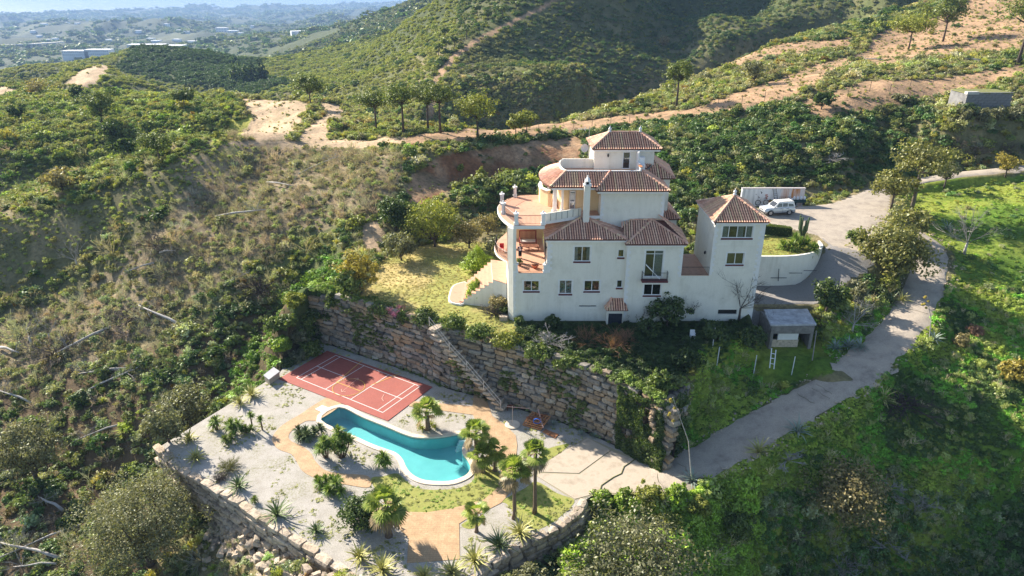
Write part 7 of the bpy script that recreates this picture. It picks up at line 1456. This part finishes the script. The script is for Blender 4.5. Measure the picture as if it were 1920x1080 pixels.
# --- right side
T('loquat_tree','tall pale umbrella-shaped tree beside the parking yard','tree',1708,400,268,104,L_LOQ,form='umbrella',chf=.42,n=90,per=50,ls=.2,trunk=BARK)
T('loquat_tree','lower spreading tree under the tall pale tree by the parking','tree',1670,392,325,90,L_LOQ,chf=.6,n=70,per=34,ls=.22)
T('fig_tree','big leafy tree with dull golden leaves between yard and driveway','tree',1664,528,420,128,L_LOQ,chf=.85,n=150,per=44,ls=.2)
T('fig_tree','tree crown joining the big leafy tree on its upper side','tree',1690,460,385,90,L_LOQ,chf=.8,n=80,per=34,ls=.22)
T('young_tree','small golden young tree above the right road','tree',1884,332,286,40,L_GOLD,chf=.7,n=40,per=26,ls=.17)
T('young_tree','young olive green tree right of the tall pale tree','tree',1770,352,300,44,L_OLIVE,chf=.7,n=40,per=26,ls=.18)
T('bush','large dark green bush at the left bend of the garage yard','bush',1548,590,522,64,L_DARK,chf=.8,n=80,per=30,ls=.18)
T('bush','upright light green bush on the round yard edge','bush',1607,575,520,34,L_OLIVE,chf=.85,n=50,per=26,ls=.15)
T('bush','yellow-green bush below the big leafy tree','bush',1662,545,512,40,L_LIME,chf=.9,n=50,per=26,ls=.17)
T('bush','brown dry bush on the mural wall corner','bush',1376,372,346,22,L_TAN,chf=.95,n=40,per=24,ls=.12)
T('bush','dark bush at the right yard edge below the parking','bush',1605,460,425,40,L_MID,chf=.9,n=44,per=26,ls=.17)
for bx, tp, w, lb in ((1808,196,30,'left bush at the foot of the water tank'),(1838,200,34,'middle bush at the foot of the water tank'),(1868,198,32,'right bush at the foot of the water tank'),(1900,194,36,'bush just right of the water tank')):
    T('bush', lb, 'bush', bx, 226, tp, w, L_OLIVE, chf=.95, n=40, per=24, ls=.2)
T('bush','tan pinkish bush on the bright slope','bush',1800,650,625,32,L_TAN,chf=.9,n=44,per=26,ls=.12); T('bush','reddish brown bush lower on the bright slope','bush',1828,628,608,28,L_RED,chf=.9,n=40,per=26,ls=.12)
T('bush','yellow-green bush at the right edge of the slope','bush',1900,712,676,56,L_GOLD,chf=.85,n=60,per=30,ls=.17)
T('tawny_bush','big tawny green spreading bush on the dark lower slope','bush',1580,975,870,150,L_TAN,chf=.9,n=150,per=34,ls=.15)
T('olive_tree','broad grey-green olive crown at the bottom, right of the terrace','olive tree',1180,1120,985,240,L_OLIVE,chf=.85,n=190,per=44,ls=.14,trunk=BARK)
T('olive_tree','small olive crown touching the bottom edge below the curved wall','olive tree',1000,1125,1058,70,L_OLIVE,chf=.8,n=60,per=34,ls=.14)
T('cork_oak','huge grey-green spreading oak beside the lower terrace wall','oak',285,1056,905,225,L_OAK,chf=.85,n=150,per=170,ls=.10,clf=.095,r0=.45,ncl=30,trunk=BARKD)
T('cork_oak','grey-green oak in the scrub at the lower left edge','oak',70,905,790,115,L_OAK,chf=.8,n=70,per=120,ls=.13,r0=.3,ncl=20)
T('cork_oak','olive grey tree in the scrub left of the terrace corner','oak',360,800,716,90,L_OLIVE,chf=.85,n=90,per=36,ls=.16)
T('cork_oak','second grey-green tree hugging the terrace corner','oak',318,835,758,70,L_OLIVE,chf=.85,n=70,per=34,ls=.16)
# cactus and agaves by the garage lawn
b = (36.2, 81.6, 11.6); cac = empty('candelabra_cactus', 'tall candelabra cactus at the corner of the small lawn', 'cactus', b)
for k in range(11):
    a = k*2.4; rr = .25+.55*((k*7) % 5)/5; h = 2.6+1.3*((k*3) % 7)/7; link('arm', MB().tube([(0, 0, 0), (math.cos(a)*rr*.5, math.sin(a)*rr*.5, 1.2), (math.cos(a)*rr, math.sin(a)*rr, 2.0), (math.cos(a)*rr*1.1, math.sin(a)*rr*1.1, h)], [.09, .07, .11, .09], n=7).mesh('arm', mat('cactus_skin', (.05, .09, .04), (.11, .15, .07), 5, .7)), cac, loc=(0, 0, 0))
yucca('leafy palm-like clump at the tip of the small lawn', (35.2, 79.7, 11.6), [(0, 0, .6), (-1.1, -.3, .5), (.9, .2, .7), (-.3, .8, .9), (1.3, -.9, .4), (-1.9, .2, .4)], 1.1, L_YUC, 41, name='cycad', cat='cycad')
hd_ = empty('clipped_hedge', 'long clipped hedge between the car yard and the small lawn', 'hedge', (31, 85.5, 11.6)); mbh = MB(); HL = [(27.3, 86.4), (30.5, 86.0), (33.5, 85.4), (35.8, 84.4)]
P_ = []
for k in range(5200):
    s = random.random()*2.999; j = int(s); f = s-j; P_.append((HL[j][0]+(HL[j+1][0]-HL[j][0])*f-31+random.uniform(-.02, .02), HL[j][1]+(HL[j+1][1]-HL[j][1])*f-85.5+random.uniform(-.45, .45), random.choice((random.uniform(0, 1.25), 1.2+random.uniform(-.06, .08)))))
V, Q = leaves(np.array(P_), .09, None, .5); link('foliage', npmesh('foliage', V, Q, L_MID), hd_, loc=(0, 0, 0))
for j in range(3): p, q_ = HL[j], HL[j+1]; mbh.prism([(p[0]-31, p[1]-.38-85.5), (q_[0]-31, q_[1]-.38-85.5), (q_[0]-31, q_[1]+.38-85.5), (p[0]-31, p[1]+.38-85.5)], 0, 1.12)
link('core', mbh.mesh('core', mat('hedge_core', (.02, .04, .01))), hd_, loc=(0, 0, 0))
# --- palms
def PB(bx, by): return G(bx, by, 0)
palm('tall slim fan palm at the right of the terrace, nearest the concrete pad', PB(1002, 962), 6.2, 1.35, 30, 1, dead=12, r0=.17)
palm('leaning-looking shaggy fan palm left of the tallest one', PB(964, 972), 4.9, 1.55, 30, 2, dead=14, r0=.17)
palm('short young fan palm beside the square ochre deck', PB(893, 997), 2.0, 1.25, 18, 3, dead=4, r0=.14)
palm('stocky fan palm with drooping fronds left of the square deck', PB(729, 1005), 3.1, 1.9, 24, 4, dead=14, r0=.24)
palm('small stout fan palm on gravel between court and pool', PB(802, 805), 2.1, 1.7, 20, 5, dead=3, r0=.25)
palm('full bright fan palm at the rounded end of the pool', PB(893, 868), 3.4, 1.6, 24, 6, dead=5, r0=.2)
palm('lower fan palm hugging the right end of the pool', PB(905, 885), 1.8, 1.6, 20, 7, dead=6, r0=.2)
palm('dark fan palm shading the path at the pool end', PB(928, 882), 2.2, 1.4, 18, 8, dead=6, r0=.2)
# --- agaves and yuccas on the gravel
AGL = [(355,826,.95,L_AG,'yellowish agave near the upper left corner of the terrace'),(367,862,.95,L_AG,'yellow-green agave second from the terrace corner'),(450,758,1.0,L_AG,'pale agave by the left terrace edge'),(473,743,1.1,L_AG,'taller pale agave by the left terrace edge near the court'),(447,914,1.0,L_AGD,'green agave midway along the lower wall'),(520,968,1.35,L_AGD,'large dark green agave near the lower wall'),(593,998,.7,L_AGD,'small green agave between two larger ones'),
 (675,1048,1.0,L_AG,'striped yellow agave left of the square deck at the bottom'),(717,1072,1.15,L_AG,'striped yellow agave just below the deck corner, left'),(847,1078,1.1,L_AG,'striped agave below the deck at the bottom edge'),(890,1054,1.15,L_AG,'striped agave right of the deck'),(935,1025,1.2,L_AGD,'dark spiky agave beside the curved wall'),(975,1003,1.2,L_AG,'big yellow agave at the foot of the tall palms'),(795,1085,.9,L_AG,'agave at the bottom edge under the deck')]
for i, (px, py, L, m_, lb) in enumerate(AGL): agave('agave', lb, 'agave', PB(px, py), L*1.28, m_, n=42, w=.12 if m_ is not L_AGD else .105, seed=200+i, spread=(5, 82), group='agaves on the gravel terrace')
for i, (px, py, L, m_, lb) in enumerate(((1495,812,1.35,L_AGB,'silver-white agave at the edge of the driveway'),(1422,850,1.2,L_AG,'golden dried agave beside the driveway'),(1590,652,1.1,L_AGB,'blue agave on the shaded bank above the driveway'),(1613,655,1.1,L_AGB,'second blue agave beside the first on the bank'),(1655,752,1.3,L_AG,'tall thin-leaved pale agave on the grass slope'),(1750,640,.9,L_AGB,'small blue agave on the bright grass right of the driveway'),(1690,565,1.1,L_AG,'yellow agave beside the driveway bend'),(1670,570,1.1,L_AGD,'green agave left of the driveway bend'),(1640,570,1.0,L_AGD,'green agave under the big leafy tree'),(1297,905,1.1,L_AGB,'grey agave where the driveway meets the pad'),(1565,655,.9,L_AGB,'small blue agave left of the blue pair'),(1775,432,1.0,L_AGB,'blue agave by the leafless pale tree'),(1605,600,1.2,L_AG,'pale agave below the yard edge'))):
    b = on(px, py); agave('agave', lb, 'agave', b, L*1.2, m_, n=36, seed=300+i, w=.1)
for i, (px, py, st, L, lf, lb) in enumerate(((408,806,[(0,0,1.1),(-.4,.1,.6)],.55,L_YUC,'dark yucca clump on the gravel, left'),(437,815,[(0,0,1.3),(.3,-.4,.9),(-.4,.3,.8),(.5,.3,1.0)],.55,L_YUC,'bushy bright yucca group on the left gravel'),(474,805,[(0,0,1.7)],.42,L_YUC,'single-stemmed yucca with round head'),(492,806,[(0,0,1.3)],.4,L_YUC,'smaller single-stemmed yucca at the right of its group'),(424,832,[(0,0,.5),(.5,.2,.5)],.5,L_MID,'low green leafy clump on the left gravel'),(462,812,[(0,0,.5),(.5,.1,.45),(-.4,.1,.4)],.45,L_MID,'low leafy clump between the yuccas'),
   (575,818,[(0,0,.6),(.8,.1,.5),(-.8,.2,.5),(.3,-.7,.5),(-.4,-.6,.4),(1.3,.4,.6)],.6,L_AGD,'grey-green succulent thicket inside the path curve'),(612,858,[(0,0,1.9),(.4,-.3,1.5),(-.3,-.2,1.2),(-.6,.2,.8)],.6,L_YUC,'tall yucca group beside the pool, left stems'),(640,858,[(0,0,2.4),(.5,.1,2.2),(-.4,-.2,1.8),(.2,-.4,1.5),(.9,.2,1.9),(-.1,.4,2.7)],.6,L_YUC,'tallest dark yucca group beside the pool'),(628,850,[(0,0,1.2),(.5,0,1.0)],.8,L_LIME,'yellow-green palm tuft inside the yucca group'),(720,875,[(0,0,1.1),(.3,-.2,.7),(-.4,.1,.6)],.6,L_YUC,'small yucca at the pool edge curve'),
   (612,912,[(0,0,.7),(.6,.1,.7),(-.5,-.2,.5),(1.2,-.2,.8),(.5,-.8,.5)],.55,L_YUC,'succulent thicket below the curving path'),(632,925,[(0,0,1.1),(-.6,-.4,.6),(.5,-.5,.6)],.55,L_YUC,'green yucca cluster beside the dark bush'),(596,905,[(0,0,.4)],.4,L_MID,'low green tuft near the path curve'),(478,942,[(0,0,.3)],.35,L_MID,'tiny green tuft on the lower gravel'))):
    yucca(lb, PB(px, py), st, L*1.25, lf, 400+i)
b = PB(680, 985); tree('dark_bush', 'large dark green bush left of the stocky palm', 'bush', b, 2.9, 4.2, 2.8, L_DARK, n=110, per=34, ls=.13)
b = PB(430, 878); bare('wispy_shrub', 'pale wispy grass-like shrub on the lower left gravel', 'shrub', b, 1.3, 1.9, 77, m=L_OLIVE, n=60, trunk=0, sub=2, tw=.02); b = PB(412, 900); bare('wispy_shrub', 'small brown wispy shrub near the lower wall', 'shrub', b, .8, 1.3, 78, m=BARK, n=40, trunk=0, sub=2, tw=.02)
for i, (px, py) in enumerate(((786,800),(815,803),(792,806),(809,797))): agave('yucca_tuft', ['bright tuft left of the stout palm','bright tuft right of the stout palm','low tuft at the foot of the stout palm','tuft behind the stout palm'][i], 'yucca', PB(px, py), .55, L_LIME, n=26, seed=600+i, w=.06)
for i, (px, py) in enumerate(((1038,797),(1090,815),(1115,820),(1142,828))): agave('blue_tuft', ['blue-grey tuft by the white pipe at the wall foot','blue-grey tuft near the middle right of the wall foot','blue tuft close to the ivy at the wall foot','rightmost blue tuft at the wall foot'][i], 'agave', PB(px, py), .6, L_AGB, n=22, seed=620+i, w=.07)
# ivy mass over the right end of the big wall
b = (12.6, 54.2, 0); root = empty('ivy_mass', 'thick dark ivy tumbling over the right end of the big stone wall', 'ivy', b); r = np.random.default_rng(9); n_ = 21000; t1_ = r.uniform(0, 1, n_); z = r.uniform(0, 6.6, n_)
xx = 9.9+t1_*6.6; yy = np.interp(xx, [9.9, 11.2, 13.4, 15.2, 16.5], [56.2, 54.9, 52.4, 53.9, 55.6]); lump = (fbm(xx*1.1, z*.9, 3, 6)-.35)*2.4; keep = lump > r.uniform(-.1, .5, n_); off = np.clip(lump, 0, 2)*r.uniform(.6, 1, n_)
C = np.stack([xx-b[0]+.3*off, yy-b[1]+z*.13-off*.9-.15, z], 1)[keep]; V, Q = leaves(C, .13, np.tile([0.2, -.9, .3], (len(C), 1)), .2); link('foliage', npmesh('foliage', V, Q, L_IVY), root, loc=(0, 0, 0))
# tall dry flower stalks
for px, py, tp, lb in ((1297,905,745,'tall leaning agave flower stalk at the driveway mouth'),(1742,640,555,'tall thin flower stalk on the slope right of the driveway')):
    b = on(px, py); e = empty('flower_stalk', lb, 'stalk', b); h = ph(tp, b); link('stem', MB().tube([(0, 0, 0), (-.5*h/6, 0, h*.5), (-1.7*h/6, 0, h)], .05, .03).mesh('stem', BARKW), e, loc=(0, 0, 0))
    for k in range(6): link('flower', MB().lathe((-1.7*h/6+.25*math.cos(k*2), .25*math.sin(k*2), h*.72+k*.05*h), [(.03, 0), (.16, .1), (.1, .25)], 6).mesh('flower', L_GOLD), e, loc=(0, 0, 0))
# --- fallen trunks
LOGS = [((350,620),(262,583),.22,'long fallen trunk with splayed roots in the middle left slope'),((210,617),(110,672),.22,'bleached fallen trunk slanting down the left slope'),((290,497),(235,522),.16,'dark fallen trunk above the middle of the left slope'),((405,410),(500,403),.2,'dark straight fallen trunk in the upper scrub'),((245,695),(150,712),.15,'pale fallen trunk with twigs on the lower left slope'),((120,962),(80,945),.17,'short bright white log at the lower left'),((115,1052),(-10,1026),.16,'long white fallen trunk at the bottom left corner'),((150,990),(-5,1062),.12,'thin crossing fallen trunk at the bottom left'),((108,1062),(30,1076),.1,'thin white branch on the ground at the bottom edge'),((0,655),(40,672),.2,'bleached log cut by the left edge'),((150,745),(262,700),.13,'pale fallen trunk lying below the middle of the left slope'),((230,800),(150,835),.12,'thin pale trunk in the dark lower scrub'),((420,540),(470,520),.12,'short grey trunk in the upper scrub'),((60,760),(0,742),.14,'pale trunk stub at the left edge'),((560,330),(640,300),.12,'grey fallen trunk in the dry brush under the clearing'),((500,345),(560,360),.12,'second grey trunk in the dry brush under the clearing'),((300,478),(330,480),.15,'short pale log on the upper scrub'),((1840,117),(1795,118),.2,'bleached fallen trunk on the right hillside'),((1655,115),(1610,118),.14,'dark curved fallen trunk on the orange slope')]
for (a, b_, r_, lb) in LOGS:
    p = Vector(on(*a))+Vector((0, 0, .35)); q_ = Vector(on(*b_))+Vector((0, 0, .9)); root = empty('fallen_trunk', lb, 'log', p); d = q_-p
    link('log', MB().tube([(0, 0, 0), tuple(d*.35+Vector((0, .1, .15))), tuple(d*.7+Vector((0, -.1, .1))), tuple(d)], [r_, r_*.85, r_*.6, r_*.3], n=7).mesh('log', BARKW, True), root, loc=(0, 0, 0))
    V, Q = twigs(7, min(3.5, d.length*.5), .03, nseed(), ctr=tuple(d*.8), el=(-5, 60), sub=2); link('branches', npmesh('branches', V, Q, BARKW), root, loc=(0, 0, 0))
# --- fence posts
random.seed(11)
def post(px, py, h, lb, grp, m_=BARK, cat='post', name='fence_post'):
    b = on(px, py); o = MB().tube([(b[0], b[1], b[2]-.1), (b[0]+.03, b[1], b[2]+h)], .045, n=5).build(name, m_); return tag(o, lb, cat, grp)
for k, (px, py) in enumerate(((660,252),(1010,246),(1040,243),(1075,240),(1110,237),(1145,232),(1180,228),(1222,214),(1257,205),(1290,196),(1345,205),(1390,198),(1433,190),(1465,200),(1512,193),(1588,185),(1630,172),(1667,178),(1706,163),(1750,155),(1790,152),(1425,213),(1512,182))):
    post(px, py, 2.0, 'thin wooden fence post on the ridge, '+('first','second','third','fourth','fifth','sixth','seventh','eighth','ninth','tenth','eleventh','twelfth','thirteenth','fourteenth','fifteenth','sixteenth','seventeenth','eighteenth','nineteenth','twentieth','last but two','lower left','lower right')[k]+' along the row from the left', 'fence posts along the ridge')
for k, (px, py, lb) in enumerate(((1344,685,'white metal post on the shaded slope left of the shed'),(1413,700,'white metal post below the concrete shed'),(1484,703,'white metal post right below the shed'),(1336,650,'grey metal post near the bushes left of the shed'))): post(px, py, 2.2, lb, 'fence posts below the shed', FRAME)
wc = on(1298, 634); cw2 = empty('garden_chair', 'white plastic garden chair in the shade below the villa', 'chair', wc); x, y, z = wc
for dx in (-.22, .22):
    for dy in (-.2, .2): MB().box(x+dx-.03, x+dx+.03, y+dy-.03, y+dy+.03, z-.05, z+.42).build('leg', FRAME, cw2)
    MB().box(x+dx-.03, x+dx+.03, y-.22, y+.22, z+.6, z+.64).build('armrest', FRAME, cw2)
MB().box(x-.25, x+.25, y-.25, y+.23, z+.42, z+.46).build('seat', FRAME, cw2); MB().box(x-.25, x+.25, y+.2, y+.25, z+.46, z+.9).build('backrest', FRAME, cw2)
sb_ = on(944, 600); o = MB().box(sb_[0]-.45, sb_[0]+.45, sb_[1]-.3, sb_[1]+.3, sb_[2]-.1, sb_[2]+.5).build('stone_block', PALE); tag(o, 'pale square stone block on the grass by the villa corner', 'block')
pot('flower_pot', 2.55, 70.9, 12.69, .36, .35, mat('orange_clay', (.5, .12, .04)), 'wide red clay bowl on the lower terrace near the railing'); 
for x_, y_, lb, m_ in ((-1.2, 76.2, 'red plastic chair on the curved lower balcony', 'chair'),):
    e = empty('red_chair', lb, m_, (x_, y_, 12.69)); RD = mat('red_plastic', (.55, .02, .02), rough=.5); MB().box(x_-.25, x_+.25, y_-.25, y_+.25, 13.1, 13.15).build('seat', RD, e); MB().box(x_-.25, x_+.25, y_+.2, y_+.25, 13.15, 13.6).build('backrest', RD, e)
    for dx in (-.22, .22):
        for dy in (-.22, .22): MB().box(x_+dx-.025, x_+dx+.025, y_+dy-.025, y_+dy+.025, 12.69, 13.1).build('leg', RD, e)
e = pot('flower_pot', .85, 71.6, 12.69, .26, .4, mat('brown_clay', (.25, .12, .07)), 'clay pot with a leafy plant beside the corner pillar'); V, Q, _ = clumps(14, 16, (.35, .35, .3), (0, 0, .65), .16, .09, .3, seed=5); link('plant', npmesh('plant', V, Q, L_MID), e, loc=(0, 0, 0))
# ================================================================ FAR BUILDINGS
WB_ = mat('far_white_wall', (.70, .72, .75)); FG = mat('far_window', (.32, .36, .42), rough=.4)
def far_block(px, py, wpx, hm, dm, label, wins=10, rows=2, roofm=None, name='long_building', Y=1300):
    b = A(px, py, Y); w = pw(wpx, b); e = empty(name, label, 'building', (b[0], b[1], b[2])); MB().box(b[0]-w/2, b[0]+w/2, b[1], b[1]+dm, b[2]-8, b[2]+hm).build('wall', WB_, e)
    MB().box(b[0]-w/2-.5, b[0]+w/2+.5, b[1]-.6, b[1]+dm+.5, b[2]+hm, b[2]+hm+.6).build('roof', roofm or WB_, e)
    me = MB().box(-.5, .5, -.5, .5, -.5, .5).mesh('window', FG)
    for r_ in range(rows):
        for k in range(wins): o = link('window', me, e, loc=(-w/2+w*(k+.5)/wins, -.02, hm*(r_+.6)/rows)); o.scale = (w/wins*.5, .3, hm/rows*.4)
    return e
far_block(142, 106, 40, 9, 20, 'long white low building on the left far hillside', 14, 2); far_block(182, 105, 38, 10, 20, 'white low building joined right of the long one on the far hillside', 12, 2); far_block(273, 92, 58, 7, 20, 'long thin white building behind the dark far hill', 16, 1); far_block(322, 96, 36, 9, 20, 'white building right of the thin one behind the dark hill', 10, 2)
far_block(416, 66, 18, 22, 20, 'pale square keep-like building on the far wooded hill', 4, 3, name='keep', Y=2400); far_block(436, 68, 16, 16, 20, 'white stepped building below the keep on the far hill', 4, 2, name='hill_house', Y=2300); far_block(444, 66, 8, 10, 10, 'small white house with reddish roof beside the keep', 2, 1, CL, name='hill_house', Y=2350)
rr_ = random.Random(5); hm_ = MB().box(-.5, .5, -.5, .5, 0, 1).mesh('house', WB_)
for k in range(44):
    px = rr_.uniform(60, 860); py = rr_.uniform(18, 82); Y = None; b = on(px, py)
    if b[1] > 9000 or b[1] < 1300 or b[2] < SEA+5: continue
    o = bpy.data.objects.new('far_house', hm_); COL.objects.link(o); o.location = (b[0], b[1], b[2]-2); o.scale = (rr_.uniform(12, 26), rr_.uniform(10, 16), rr_.uniform(6, 10)); o.rotation_euler = (0, 0, rr_.uniform(-.5, .5)); tag(o, 'tiny pale house scattered on the hazy far plain', 'house', 'houses on the far plain')
# motorway viaduct line on the left
vp = [on(px, py) for px, py in ((-30, 93), (60, 90), (118, 86))]; vd = empty('viaduct', 'pale motorway viaduct crossing the far valley at the left', 'viaduct', vp[0]); mbv = MB()
for i in range(2): mbv.bar((vp[i][0], vp[i][1], vp[i][2]+9), (vp[i+1][0], vp[i+1][1], vp[i+1][2]+9), 14, 2.5)
mbv.build('deck', mat('pale_deck', (.6, .57, .5)), vd)
for i in range(2):
    for f in (0, .25, .5, .75): p = Vector(vp[i]).lerp(Vector(vp[i+1]), f); MB().box(p.x-2, p.x+2, p.y-2, p.y+2, p.z-12, p.z+8.5).build('pillar', mat('pale_deck', (.6, .57, .5)), vd)
